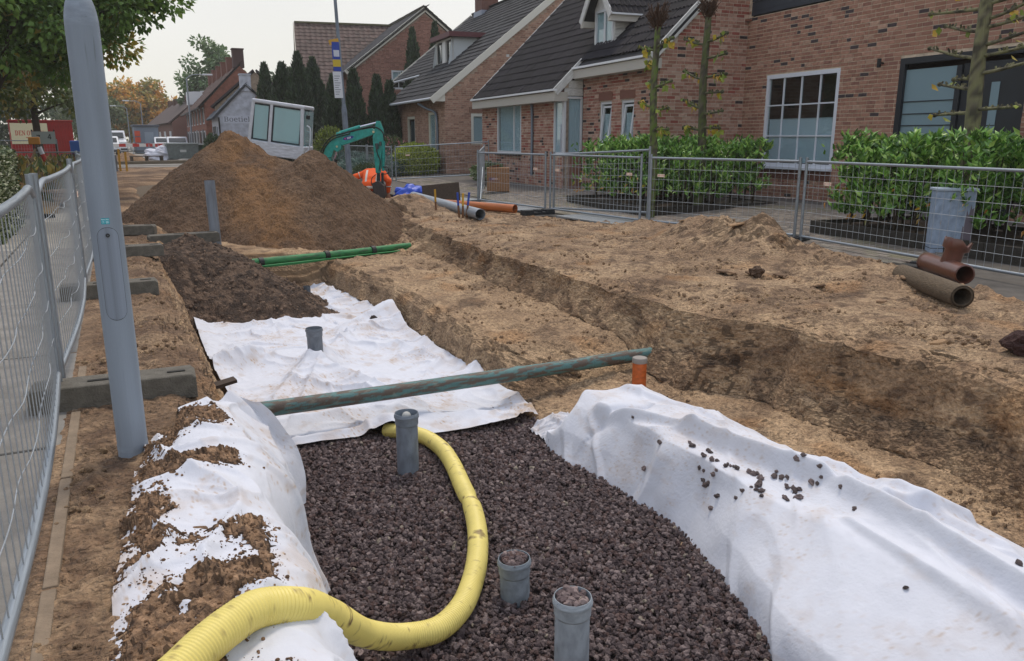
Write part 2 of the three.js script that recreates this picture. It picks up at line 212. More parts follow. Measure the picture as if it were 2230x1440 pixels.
// forecourt between fence and houses, rising a little towards the doors
const courtY = (x, z) => { const v = V(x, 0, z).sub(HO), p = v.dot(HN), s = v.dot(HD); return 0.012 + .17 * smooth(-4.4, -.6, p) * smooth(5, 2.5, s) + .12 * smooth(-5.8, -3.2, p) * smooth(1.5, 6, s); };
{
  const g = grid(60, 90, (i, j, o) => { const z = lerp(-1, -48, j / 89), e = Math.max(sandEdge(z) - .12, 5.5), x = lerp(z < -17 ? 6.6 : e, 30, Math.pow(i / 59, 1.4)); o.set(x, courtY(x, z) - .012, z); });
  structure('forecourt', g, mat('#5e5953', .95, { map: rep(mottleT, 1) }));
  // clay and concrete pavers
  const r = RNG(8), list = [], cols = ['#77716a', '#807971', '#6e6862', '#8a8277', '#7b7168'].map((c) => new THREE.Color(c)), moss = new THREE.Color('#6f6c50');
  const nrow = 190, ang = -HA; const pg = new THREE.BoxGeometry(.2, .03, .098); const tops = [];
  for (let a = 0; a < 46; a++) for (let b = 0; b < 150; b++) {
    const s = -6 + b * .205 + (a % 2) * .1, p = -5.6 + a * .105 * 1; const w = sp(s, p); if (w.x < sandEdge(w.z) + .15) continue; if (s > 17 || p > -.05 && s < 3.4 || p > -2.4 && s >= 3.3) continue; if (s > 6.5 && p > -4.4) continue;
    const q = pg.clone(); q.rotateY(HA + Math.PI / 2 + (r() - .5) * .02); q.translate(w.x, courtY(w.x, w.z) - .003 + (r() - .5) * .005, w.z); const c = cols[(r() * 5) | 0].clone(); if (r() < .6) c.lerp(moss, smooth(0, .5, nz(w.x * .8, w.z * .8, 3)) * .7); list.push(colored(q, c));
  }
  const pv = mesh('pavers', list, mat('#ffffff', .88, { vertexColors: true, bumpMap: rep(fineB, 6), bumpScale: .003 })); tag(pv, 'grey brown pavers laid over the house forecourts', 'pavers', null, 'stuff');
}
// ---------------------------------------------------------------- heaps
function heap(name, label, x0, x1, z0, z1, nx, nzc, f, col, scale) {
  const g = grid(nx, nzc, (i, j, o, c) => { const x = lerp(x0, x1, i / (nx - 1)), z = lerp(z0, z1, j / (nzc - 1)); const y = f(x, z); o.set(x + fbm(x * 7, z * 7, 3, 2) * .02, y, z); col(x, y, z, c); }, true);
  const m = mesh(name, g, mat('#ffffff', .98, { vertexColors: true, map: rep(grainT, scale), bumpMap: rep(grainB, scale), bumpScale: .03 })); tag(m, label, 'soil heap'); return m;
}
const cone = (x, z, cx, cz, top, sl) => { const d = Math.hypot(x - cx, z - cz); return top - sl * (Math.sqrt(d * d + .04) - .2); };
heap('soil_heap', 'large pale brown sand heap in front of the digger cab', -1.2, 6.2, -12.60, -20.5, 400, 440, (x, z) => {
  const wob = fbm(x * .9, z * .9, 1, 3) * .14;
  const fr = lerp(.80, .70, smooth(-17.4, -15.8, z)), a = cone(x, z, 1.98, -16.8, 1.64, fr * lerp(1.12, 1, smooth(1.2, 2.6, x))), b = cone(x, z, 3.36, -15.5, 1.25, fr * lerp(1, 1.22, smooth(3.3, 4.3, x))), m = cone(x, z, 2.7, -16.05, 1.21, fr), k = .09;
  let y = k * Math.log(Math.exp(a / k) + Math.exp(b / k) + Math.exp(m / k)) - .04 + wob;
  const low = smooth(-.7, .4, y); y += fbm(x * 4.5, z * 4.5, 7, 4, .62) * .045 + fbm(x * 17, z * 17, 2, 3, .6) * .016 * (1.4 - low * .4); const st = smooth(.35, .6, nz(x * 2.6, z * 2.6, 31)); y += st * .03;
  return Math.max(y, -.66);
}, (x, y, z, c) => {
  const a = fbm(x * 1.1, y * 1.1, z * 1.1, 4, .6), b = fbm(x * 9, y * 9, z * 9, 3, .6); c.set('#664e39').lerp(new THREE.Color('#7d634b'), smooth(-.3, .4, a + b * .5)).lerp(new THREE.Color('#463426'), smooth(.05, .55, b + a * .5) * .7);
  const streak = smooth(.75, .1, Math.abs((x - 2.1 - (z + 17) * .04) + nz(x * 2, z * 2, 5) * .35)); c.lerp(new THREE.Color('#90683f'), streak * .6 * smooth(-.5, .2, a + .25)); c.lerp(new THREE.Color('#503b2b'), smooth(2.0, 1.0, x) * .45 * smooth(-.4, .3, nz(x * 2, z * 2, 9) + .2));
  c.multiplyScalar(1 + b * .3);
}, 1.6);
heap('soil_heap', 'dark brown soil heap spilling onto the white cloth', .3, 3.0, -9.2, -13.4, 260, 330, (x, z) => {
  const dx = x - .75, dz = z + 12.15, d = Math.hypot(dx, dz), th = Math.atan2(dz, dx); // 0 = +x, pi/2 = +z (towards the sheet)
  const R = 1.5 + 1.05 * Math.exp(-(((th - .92) / .42) ** 2)) + .35 * smooth(1.1, 1.8, th) + nz(th * 2.4, 3) * .14;
  let y = -.80 + 1.22 * (1 - Math.pow(d / R, .92)); y = y > -.1 ? -.1 + (y + .1) * .5 : y; y += fbm(x * 2.6, z * 2.6, 4, 4, .55) * .06 + fbm(x * 15, z * 15, 6, 3, .6) * .014 + smooth(.25, .6, nz(x * 6, z * 6, 17)) * .018;
  return Math.max(y, -.92);
}, (x, y, z, c) => { const b = fbm(x * 8, y * 8, z * 8, 4, .65), a = fbm(x * 1.6, y * 1.6, z * 1.6, 3); c.set('#4d3d31').lerp(new THREE.Color('#6b5747'), smooth(-.2, .5, b + a * .5)).lerp(new THREE.Color('#40332a'), smooth(.1, .6, -b + a * .3) * .6); c.multiplyScalar(1 + b * .3); }, 2);
// crumbs lying on both heaps
{
  const r = RNG(77), base = new THREE.DodecahedronGeometry(1, 0), n = 2600, im = new THREE.InstancedMesh(base, mat('#ffffff', 1), n), m = new THREE.Matrix4(), q = new THREE.Quaternion(), e = new THREE.Euler(), c = new THREE.Color(), ray = new THREE.Raycaster(); let k = 0;
  const dk = (x, z) => { const dx = x - .75, dz = z + 12.15, d = Math.hypot(dx, dz), th = Math.atan2(dz, dx), R = 1.5 + 1.05 * Math.exp(-(((th - .92) / .42) ** 2)) + .35 * smooth(1.1, 1.8, th) + nz(th * 2.4, 3) * .14; let y = -.80 + 1.22 * (1 - Math.pow(d / R, .92)); y = y > -.1 ? -.1 + (y + .1) * .5 : y; return y + fbm(x * 2.6, z * 2.6, 4, 4, .55) * .06 + fbm(x * 15, z * 15, 6, 3, .6) * .014 + smooth(.25, .6, nz(x * 6, z * 6, 17)) * .018; };
  for (let t = 0; t < 30000 && k < n; t++) { const x = lerp(.5, 3, r()), z = lerp(-9.4, -13, r()), y = dk(x, z); if (y < -.83) continue; const s = .004 + Math.pow(r(), 6) * .026; e.set(r() * 6, r() * 6, r() * 6); q.setFromEuler(e); m.compose(V(x, y + s * .35, z), q, V(s, s * .8, s)); im.setMatrixAt(k, m); c.set('#4a3b30').lerp(new THREE.Color('#7d6857'), r()); im.setColorAt(k, c); k++; }
  im.count = k; im.name = 'soil_clods'; im.castShadow = im.receiveShadow = true; tag(im, 'small dark clods rolled over the dark soil heap', 'soil', null, 'stuff'); scene.add(im);
}
// ---------------------------------------------------------------- lava gravel
const lavaGeo = [0, 1, 2].map((s) => { const b = new THREE.IcosahedronGeometry(1, 1), p = b.attributes.position; for (let i = 0; i < p.count; i++) { const x = p.getX(i), y = p.getY(i), z = p.getZ(i), k = 1 + nz(x * 1.3 + s * 5, y * 1.3, z * 1.3) * .6 + nz(x * 3, y * 3 + s, z * 3) * .25; p.setXYZ(i, x * k * 1.15, y * k * .78, z * k); } b.computeVertexNormals(); return b; });
const lavaM = mat('#ffffff', .92, { bumpMap: rep(fineB, 1), bumpScale: .004 });
const lavaC = (r, c) => { const t = r(); c.setRGB(.085, .060, .060).lerp(new THREE.Color().setRGB(.29, .225, .21), Math.pow(t, 2.2) * .95); if (r() < .25) c.lerp(new THREE.Color().setRGB(.10, .055, .045), .7); if (r() < .012) c.setRGB(.32, .27, .21); return c; };
{
  const r = RNG(21), g = new THREE.Group(); const per = 17000, m = new THREE.Matrix4(), q = new THREE.Quaternion(), e = new THREE.Euler(), c = new THREE.Color();
  const base = grid(60, 90, (i, j, o) => { const x = lerp(.5, 3.1, i / 59), z = lerp(-1, -6.3, j / 89); o.set(x, -.825 + nz(x * 1.7, z * 1.7, 3) * .02, z); });
  const grp = new THREE.Group(); grp.name = 'lava_gravel'; tag(grp, 'dark purple brown lava gravel filling the bottom of the pit', 'gravel', null, 'stuff'); scene.add(grp); mesh('gravel_bed', base, mat('#4a3d3a', 1, { bumpMap: rep(grainB, 6), bumpScale: .02 }), grp);
  lavaGeo.forEach((gg, v) => { const im = new THREE.InstancedMesh(gg, lavaM, per); for (let k = 0; k < per; k++) { const x = lerp(.52, 3.05, r()), z = -1.1 - r() * 5.1, s = .0072 + Math.pow(r(), 2) * .0115, lay = r(); e.set(r() * 6, r() * 6, r() * 6); q.setFromEuler(e); m.compose(V(x, -.822 + nz(x * 1.7, z * 1.7, 3) * .02 + lay * .026, z), q, V(s, s, s)); im.setMatrixAt(k, m); im.setColorAt(k, lavaC(r, c)); } im.name = 'gravel_stones'; im.userData.kind = 'stuff'; im.castShadow = im.receiveShadow = true; grp.add(im); });
}
// ---------------------------------------------------------------- white ground cloth
const clothM = new THREE.MeshStandardMaterial({ color: '#ffffff', roughness: .92, vertexColors: true, bumpMap: rep(grainB, 2.2), bumpScale: .0016, side: THREE.DoubleSide });
const clothWhite = new THREE.Color('#cbced6'), clothDirt = new THREE.Color('#a98d6c');
const seg2 = (x, z, a) => { const dx = a[2] - a[0], dz = a[3] - a[1], t = clamp(((x - a[0]) * dx + (z - a[1]) * dz) / (dx * dx + dz * dz)); return [Math.hypot(x - a[0] - dx * t, z - a[1] - dz * t), t, ((x - a[0]) * dz - (z - a[1]) * dx)]; };
function fold(x, z, a, w, h) { const [d, t, s] = seg2(x, z, a), ww = s > 0 ? w * .55 : w * 1.3; return h * Math.exp(-Math.pow(d / ww, 1.15)) * (.55 + .45 * Math.sin(t * Math.PI)); }
function clothColor(x, y, z, c, dirt, k = 1) { const a = fbm(x * 2.1 + 4, y * 2.1, z * 2.1, 4, .6), b = fbm(x * 15, y * 15, z * 15, 3, .65); const st = fbm(x * 5 + z * 2, y * 12, z * 5 - x * 2, 3, .6), sp = fbm(x * 60, y * 60, z * 60, 2, .6); const d = clamp(smooth(-.1, .7, a) * .16 * k + smooth(.25, .7, st + a * .4) * .26 * k + smooth(.36, .6, sp) * smooth(-.2, .5, a) * .7 * k + dirt); c.copy(clothWhite).lerp(clothDirt, d).multiplyScalar(1 + b * .04); }
const crease = (v, w) => Math.max(0, 1 - Math.abs(v) / w);
function wrinkle(x, z, f = 1) { const q = nz(x * 1.1 * f, z * 1.1 * f, 77) * .6, r1 = crease(nz(x * 1.5 * f + q, z * 1.1 * f, 4), .22), r2 = crease(nz(x * 2.3 * f + 2, z * 3.0 * f + q, 9), .16), r3 = crease(nz(x * 5 * f + q * 3, z * 4 * f, 14), .13); return r1 * r1 * .055 + r2 * r2 * .03 + r3 * .006; }
function sheetUV(g, nu) { const p = g.attributes.position, nv = p.count / nu, uv = g.attributes.uv, a = V(0, 0, 0), b = V(0, 0, 0), mid = (nu / 2) | 0; let vv = 0; for (let j = 0; j < nv; j++) { if (j) vv += a.fromBufferAttribute(p, j * nu + mid).distanceTo(b.fromBufferAttribute(p, (j - 1) * nu + mid)); let u = 0; const row = []; for (let i = 0; i < nu; i++) { if (i) u += a.fromBufferAttribute(p, j * nu + i).distanceTo(b.fromBufferAttribute(p, j * nu + i - 1)); row.push(u); } for (let i = 0; i < nu; i++) uv.setXY(j * nu + i, row[i] - row[mid], vv); } return g; } // the weave follows the sheet, in metres
{ // sheet in the middle of the trench
  const FO = [[1.04, -6.93, 2.19, -8.8, .16, .09], [1.63, -7.61, 2.08, -6.15, .13, .10], [.66, -8.08, 1.13, -8.23, .10, .14], [2.18, -9.18, 2.91, -9.52, .14, .10], [.71, -6.25, 1.9, -6.17, .12, .06], [1.9, -5.91, 2.86, -5.57, .12, .05], [2.14, -6.39, 3.04, -6.92, .12, .08], [.78, -9.25, 1.22, -7.99, .10, .05], [2.51, -8.4, 2.79, -7.41, .10, .06], [1.09, -6.37, 1.6, -7.62, .09, .05], [.82, -5.82, 1.68, -5.84, .05, .035]];
  const zf = (x) => lerp(-5.80, -5.43, smooth(.8, 2.9, x)) + nz(x * 1.6, 2) * .06 - .12 * smooth(2.6, 3.0, x), zb = (x) => lerp(-10.7, -9.55, smooth(1.4, 2.9, x));
  const nu = 230, nv = 300;
  const surf = (u, v, o) => {
    const bow = Math.sin(v * 6 + 1) * .02 + nz(v * 9, u < .5 ? 3 : 8) * .03 * Math.abs(u - .5) * 2, x = lerp(.64, 2.94, u) + bow, z = lerp(zf(x), zb(x), v);
    let y = -.785 + smooth(.86, .62, x) * .08 * smooth(0, .2, v) + smooth(2.78, 2.96, x) * .07 * smooth(.0, .15, v) + bump2(x, z, 2.85, -9.45, .25, .35, .16) + bump2(x, z, 1.72, -5.74, .13, .16, .13); for (const f of FO) y += fold(x, z, f, f[4], f[5] * 1.45);
    y += wrinkle(x, z) * (.35 + .65 * smooth(-.2, .4, nz(x, z, 50))) + .01; const edge = smooth(.035, 0, v); y += edge * .012 + smooth(.02, .0, v) * -.02; y = Math.max(y, v < .1 ? -.785 : -.9); const dp = Math.hypot(x - 1.6, z + 7.82); y += .05 * Math.exp(-(((dp - .16) / .06) ** 2));
    o.set(x, y, z);
  };
  const g = grid(nu, nv, (i, j, o, c) => { surf(i / (nu - 1), j / (nv - 1), o); const v = j / (nv - 1); clothColor(o.x, o.y, o.z, c, .32 * smooth(.06, 0, v) * smooth(-.3, .4, nz(o.x * 6, o.z * 9, 3)) + .35 * smooth(2.7, 3, o.x) * smooth(0, .4, nz(o.x * 5, o.z * 5, 12) + .2), 1.05); }, true);
  tag(mesh('ground_cloth', sheetUV(g, nu), clothM), 'wrinkled white cloth on the trench floor under the green blue pipe', 'ground cloth');
}
{ // far strip beyond the dark heap
  const g = grid(70, 150, (i, j, o, c) => { const u = i / 69, z = lerp(-9.35, -12.72, j / 149), x = lerp(1.7, 2.95 - .22 * smooth(-10, -12.4, z), u); o.set(x, -.80 + smooth(2.7, 2.95, x + .2 * smooth(-10, -12.4, z)) * .06 + wrinkle(x + 5, z, 1.3) * .8 + fold(x, z, [2.2, -10.2, 2.7, -11.2], .1, .05), z); clothColor(x + 9, o.y, z, c, .45 * smooth(.0, .5, nz(x * 3, z * 3, 2)) * smooth(-10.9, -9.6, z), 1.3); }, true);
  tag(mesh('ground_cloth', sheetUV(g, 70), clothM), 'dirty strip of white cloth between dark heap and sand bench', 'ground cloth');
}
const rollX = [[0, -.26], [-2.2, -.2], [-2.46, -.18], [-2.6, -.17], [-3.04, -.14], [-3.64, -.09], [-4.14, .0], [-4.40, .2], [-4.6, .34]];
const rollP = (z) => { const b = smooth(-3.4, -4.2, z); return [[along(rollX, z) + nz(z * 3, 7) * .025, .022], [along(rollX, z) + .1, .05], [.15, .055 + b * .05], [.30, .05 + b * .05], [.43, -.02 + b * .03], [.52 + b * .10, -.22], [.57 + b * .10, -.55], [.66 + b * .06, -.80]]; };
const rollSurf = (u, z, o) => {
  const P = rollP(z), f = u * 7, i = Math.min(6, f | 0), t = f - i, a = P[Math.max(0, i - 1)], b = P[i], c = P[i + 1], d = P[Math.min(7, i + 2)], cr = (k) => .5 * (2 * b[k] + (c[k] - a[k]) * t + (2 * a[k] - 5 * b[k] + 4 * c[k] - d[k]) * t * t + (3 * b[k] - a[k] - 3 * c[k] + d[k]) * t * t * t);
  let x = cr(0), y = cr(1); const w = wrinkle(x * 1.2 + 3, z * 1.1, 1) * 1.0, s = smooth(.42, .6, u); x += w * .9 * s + s * (Math.sin(z * 6.2 + nz(z * 2, 4) * 3) * .018); y += w * (1 - s) * .8 + nz(x * 2.4, z * 2.4, 6) * .03 * (1 - s);
  y -= smooth(-4.35, -4.62, z) * .10 * (1 - s); o.set(x, y, z);
};
{ // cloth folded over the near bank
  const nu = 150, nv = 260, z0 = -1.0, z1 = -4.6;
  const g = grid(nu, nv, (i, j, o, c) => { const v = j / (nv - 1); rollSurf(i / (nu - 1), lerp(z0, z1, v) - .12 * smooth(.35, .9, i / (nu - 1)) * smooth(.85, 1, v), o); clothColor(o.x + 3, o.y, o.z, c, .25 * smooth(.1, 0, i / (nu - 1)), .9); }, true);
  tag(mesh('ground_cloth', sheetUV(g, nu), clothM), 'white cloth folded over the bank and covered with spilled sand', 'ground cloth');
  // hanging corner towards the pipe
  const g2 = grid(60, 60, (i, j, o, c) => { const u = i / 59, v = j / 59; const top = V(.26 + u * .34, .05 + .05 * Math.exp(-(((u - .55) / .12) ** 2)) - u * .06, -4.50 - u * .12 - .10 * Math.sin(u * 3)), bot = V(.50 + u * .30, -.30 - .33 * Math.sin(u * 1.5), -4.2 - u * .25); o.lerpVectors(top, bot, v); o.x += Math.sin(v * Math.PI) * .09; o.z += Math.sin(u * 7 + v * 3) * .02; o.y += nz(u * 4, v * 4, 3) * .03; clothColor(o.x, o.y, o.z, c, .05, .9); }, true);
  tag(mesh('ground_cloth', sheetUV(g2, 60), clothM), 'loose white cloth corner drooping over the gravel beside the blue green pipe', 'ground cloth');
}
{ // sand spilled over it: real thickness, ragged outline
  const nu = 190, nv = 330; const p = V(0, 0, 0), p2 = V(0, 0, 0); const pos = [], col = [], idx = []; const id = new Int32Array(nu * nv).fill(-1); const hgt = new Float32Array(nu * nv), c = new THREE.Color();
  const mask = (x, z) => { const band = Math.abs(nz(x * 1.5 + z * .9, z * 1.9 - x * .8, 91)); let m = .30 - band * 1.5 + nz(x * 4.5, z * 4.5, 12) * .35 + fbm(x * 16, z * 16, 5, 3, .7) * .30; m -= smooth(.30, .44, x) * .6; m -= smooth(.10, 0, x - along(rollX, z)) * .25; m -= smooth(-4.2, -4.5, z) * .5; m += .35 * smooth(-2.75, -2.3, z) * smooth(-.02, .15, x); return m; };
  for (let j = 0; j < nv; j++) for (let i = 0; i < nu; i++) { const u = lerp(.0, .62, i / (nu - 1)), z = lerp(-1.0, -4.5, j / (nv - 1)); rollSurf(u, z, p); const m = mask(p.x, p.z), k = j * nu + i; const h = m > 0 ? Math.min(.016, m * .05) * (1 + fbm(p.x * 34, p.z * 34, 4, 3, .65) * .8) : -.01; hgt[k] = m; id[k] = pos.length / 3; pos.push(p.x, p.y + h + .002, p.z); const b = fbm(p.x * 18, p.z * 18, 8, 3, .65); c.set('#8f7257').lerp(new THREE.Color('#5f4a39'), smooth(0, .6, b + .1)).lerp(new THREE.Color('#a9886a'), smooth(.1, .6, -b)); col.push(c.r, c.g, c.b); }
  for (let j = 0; j < nv - 1; j++) for (let i = 0; i < nu - 1; i++) { const a = j * nu + i, b = a + 1, e = a + nu, d = e + 1; if (Math.max(hgt[a], hgt[b], hgt[e], hgt[d]) > 0) idx.push(a, b, e, b, d, e); }
  let g = new THREE.BufferGeometry(); g.setAttribute('position', new THREE.Float32BufferAttribute(pos, 3)); g.setAttribute('color', new THREE.Float32BufferAttribute(col, 3)); g.setIndex(idx); g = g.toNonIndexed(); g.deleteAttribute('normal'); g = mergeVertices(g, 1e-5); g.computeVertexNormals(); worldUV(g);
  tag(mesh('spilled_sand', g, mat('#ffffff', 1, { vertexColors: true, map: rep(grainT, 2.5), bumpMap: rep(grainB, 2.5), bumpScale: .015 })), 'brown sand spilled in ragged patches on the folded white cloth', 'sand', null, 'stuff');
  const r = RNG(14), n = 7000, im = new THREE.InstancedMesh(new THREE.DodecahedronGeometry(1, 0), mat('#ffffff', 1), n), m4 = new THREE.Matrix4(), q = new THREE.Quaternion(), e = new THREE.Euler(); let k = 0;
  for (let t = 0; t < 90000 && k < n; t++) { const u = r() * .6, z = -1.2 - r() * 3.3; rollSurf(u, z, p); const mk = mask(p.x, p.z); if (mk < -.34 || r() > smooth(-.34, .08, mk)) continue; const s = .0018 + Math.pow(r(), 4) * .007; e.set(r() * 6, r() * 6, 0); q.setFromEuler(e); m4.compose(V(p.x, p.y + (mk > 0 ? Math.min(.016, mk * .05) : 0) + s * .4, p.z), q, V(s, s * .7, s)); im.setMatrixAt(k, m4); c.set('#4c3a2c').lerp(new THREE.Color('#8a6c50'), r()); im.setColorAt(k, c); k++; }
  im.count = k; im.name = 'sand_crumbs'; im.castShadow = im.receiveShadow = true; tag(im, 'sand crumbs sprinkled on the folded white cloth', 'sand', null, 'stuff'); scene.add(im);
}
// ---------------------------------------------------------------- big cloth over the low bank between gravel and sand
const gx = [[0, 2.40], [-2.27, 2.46], [-2.83, 2.68], [-3.41, 2.84], [-3.89, 2.85], [-4.6, 2.75], [-5.04, 2.76], [-5.6, 2.95]];
const bankP = (z) => { const f = smooth(-4.1, -4.8, z), g = along(gx, z) + nz(z * 2.2, 5) * .03; return [[g - .03, -.82], [g + .05, -.62], [lerp(Math.max(g + .14, 2.97), g + .18, f), lerp(-.39, -.47, f)], [lerp(3.12, 3.05, f), lerp(-.385, -.40, f)], [lerp(3.28, 3.2, f), lerp(-.33, -.42, f)], [lerp(3.52, 3.42, f), lerp(-.41, -.43, f)], [lerp(3.80, 3.66, f), lerp(-.50, -.50, f)], [lerp(3.98, 3.84, f), lerp(-.60, -.62, f)]]; };
function bankSurf(u, z, o) {
  const P = bankP(z), f = u * 7, i = Math.min(6, f | 0), t = f - i, a = P[Math.max(0, i - 1)], b = P[i], c = P[i + 1], d = P[Math.min(7, i + 2)], cr = (k) => .5 * (2 * b[k] + (c[k] - a[k]) * t + (2 * a[k] - 5 * b[k] + 4 * c[k] - d[k]) * t * t + (3 * b[k] - a[k] - 3 * c[k] + d[k]) * t * t * t);
  let x = lerp(cr(0), lerp(b[0], c[0], t), .45), y = lerp(cr(1), lerp(b[1], c[1], t), .45); const face = smooth(.32, .22, u);
  const drape = Math.sin(z * 4.6 + nz(z * 1.3, 3) * 4 + u * 2) * .5 + Math.sin(z * 9.7 + nz(z * 2, 9) * 4) * .3;
  x -= face * smooth(0, .12, u) * (drape * .022 + nz(z * 5, y * 3, 8) * .02); 
  const top = 1 - face; y += top * (nz(x * 1.6, z * 1.2, 5) * .022 + wrinkle(x * .7 + 8, z * .5 + 3, 1) * .55);
  const flap = (a, w, h) => { const [d, t2, sd] = seg2(x, z, a), e = smooth(0, .12, t2) * smooth(1, .88, t2); return h * e * (sd > 0 ? Math.exp(-d / (w * 2.2)) : Math.exp(-((d / (w * .45)) ** 2))); };
  y += top * (flap([2.90, -4.72, 3.16, -3.75], .07, .085) + flap([3.13, -3.9, 3.30, -2.72], .08, .11) + flap([3.28, -2.85, 3.16, -1.3], .08, .10) + flap([3.52, -3.2, 3.62, -1.9], .10, .07) + flap([3.40, -2.62, 3.75, -2.25], .08, .07) + flap([3.1, -2.6, 2.95, -1.5], .06, .045) + flap([3.30, -4.9, 3.5, -3.9], .09, .05)) + bump2(x, z, 3.33, -4.80, .26, .25, .05) - fold(x, z, [2.86, -4.55, 3.2, -4.36], .05, .06);
  x -= face * crease(nz(z * 1.6 + y * .8, y * 1.1, 44), .12) * .022;
  o.set(x, y, z);
}
{
  const nu = 230, nv = 330, z1 = (u) => -5.12 + .25 * Math.abs(u - .45) + nz(u * 6, 2) * .06;
  const g = grid(nu, nv, (i, j, o, c) => { const u = i / (nu - 1), v = j / (nv - 1); bankSurf(u, lerp(-.95, z1(u), v), o); const tail = smooth(.955, 1, v); o.y = lerp(o.y, Math.min(o.y, -.70), tail); clothColor(o.x + 20, o.y, o.z, c, .30 * smooth(.86, 1, u) * smooth(-.1, .4, nz(o.x * 9, o.z * 9, 2)), .55); }, true);
  tag(mesh('ground_cloth', sheetUV(g, nu), clothM), 'clean white cloth draped over the sand bank with scattered lava stones', 'ground cloth');
  const g3 = grid(40, 40, (i, j, o, c) => { const u = i / 39, v = j / 39; o.set(2.74 + u * .42, -.79 + .14 * Math.sin(u * Math.PI) * Math.sin(v * 2.6) + wrinkle(u * 2, v * 2) * .6, -4.98 - v * .34 + u * .05); clothColor(o.x, o.y, o.z, c, .05, .7); }, true);
  tag(mesh('ground_cloth', sheetUV(g3, 40), clothM), 'small bunched flap of white cloth at the gravel corner', 'ground cloth');
  // stones on it
  const SP = [2.99, -4.24, 2.88, -3.94, 2.95, -3.87, 3.05, -3.7, 3.03, -3.65, 3.07, -3.53, 2.97, -3.5, 2.97, -3.46, 2.95, -3.39, 2.97, -3.35, 3.02, -3.33, 3.04, -3.31, 3.04, -3.28, 2.92, -3.27, 2.92, -3.12, 3.1, -3.18, 3.1, -3.12, 2.98, -3.03, 2.99, -3.0, 2.98, -3.07, 3.19, -3.1, 3.18, -3.05, 3.24, -3.01, 3.14, -2.96, 3.14, -2.92, 3.09, -2.84, 3.03, -2.85, 3.13, -2.9, 3.26, -2.86, 3.22, -2.87, 3.23, -2.69, 3.18, -2.55, 3.24, -1.76, 2.9, -2.02, 3.01, -3.44, 3.12, -3.18, 3.04, -3.07];
  const r = RNG(91), tmp = V(0, 0, 0), pts = []; for (let i = 0; i < SP.length; i += 2) { pts.push([SP[i], SP[i + 1]]); if (SP[i + 1] < -2.8 && SP[i + 1] > -3.55) { pts.push([SP[i] + (r() - .5) * .07, SP[i + 1] + (r() - .5) * .07]); } }
  const yAt = (x, z) => { let best = 9, y = 0; for (let k = 0; k <= 120; k++) { bankSurf(.15 + .75 * k / 120, z, tmp); const d = Math.abs(tmp.x - x); if (d < best) { best = d; y = tmp.y; } } return y; };
  const lm = [.09, .12, .17].map((v) => { const m = lavaM.clone(); m.color = new THREE.Color().setRGB(v, v * .76, v * .72); return m; });
  for (const [x, z] of pts) { const s = .009 + r() * .010, m = mesh('lava_stone', lavaGeo[(r() * 3) | 0], lm[(r() * 3) | 0]); m.scale.setScalar(s); m.position.set(x, yAt(x, z) + s * .5, z); m.rotation.set(r() * .6, r() * 6, r() * .6); tag(m, 'small dark lava stone lying loose on the draped white cloth', 'stone', 'loose lava stones on the white cloth'); }
}
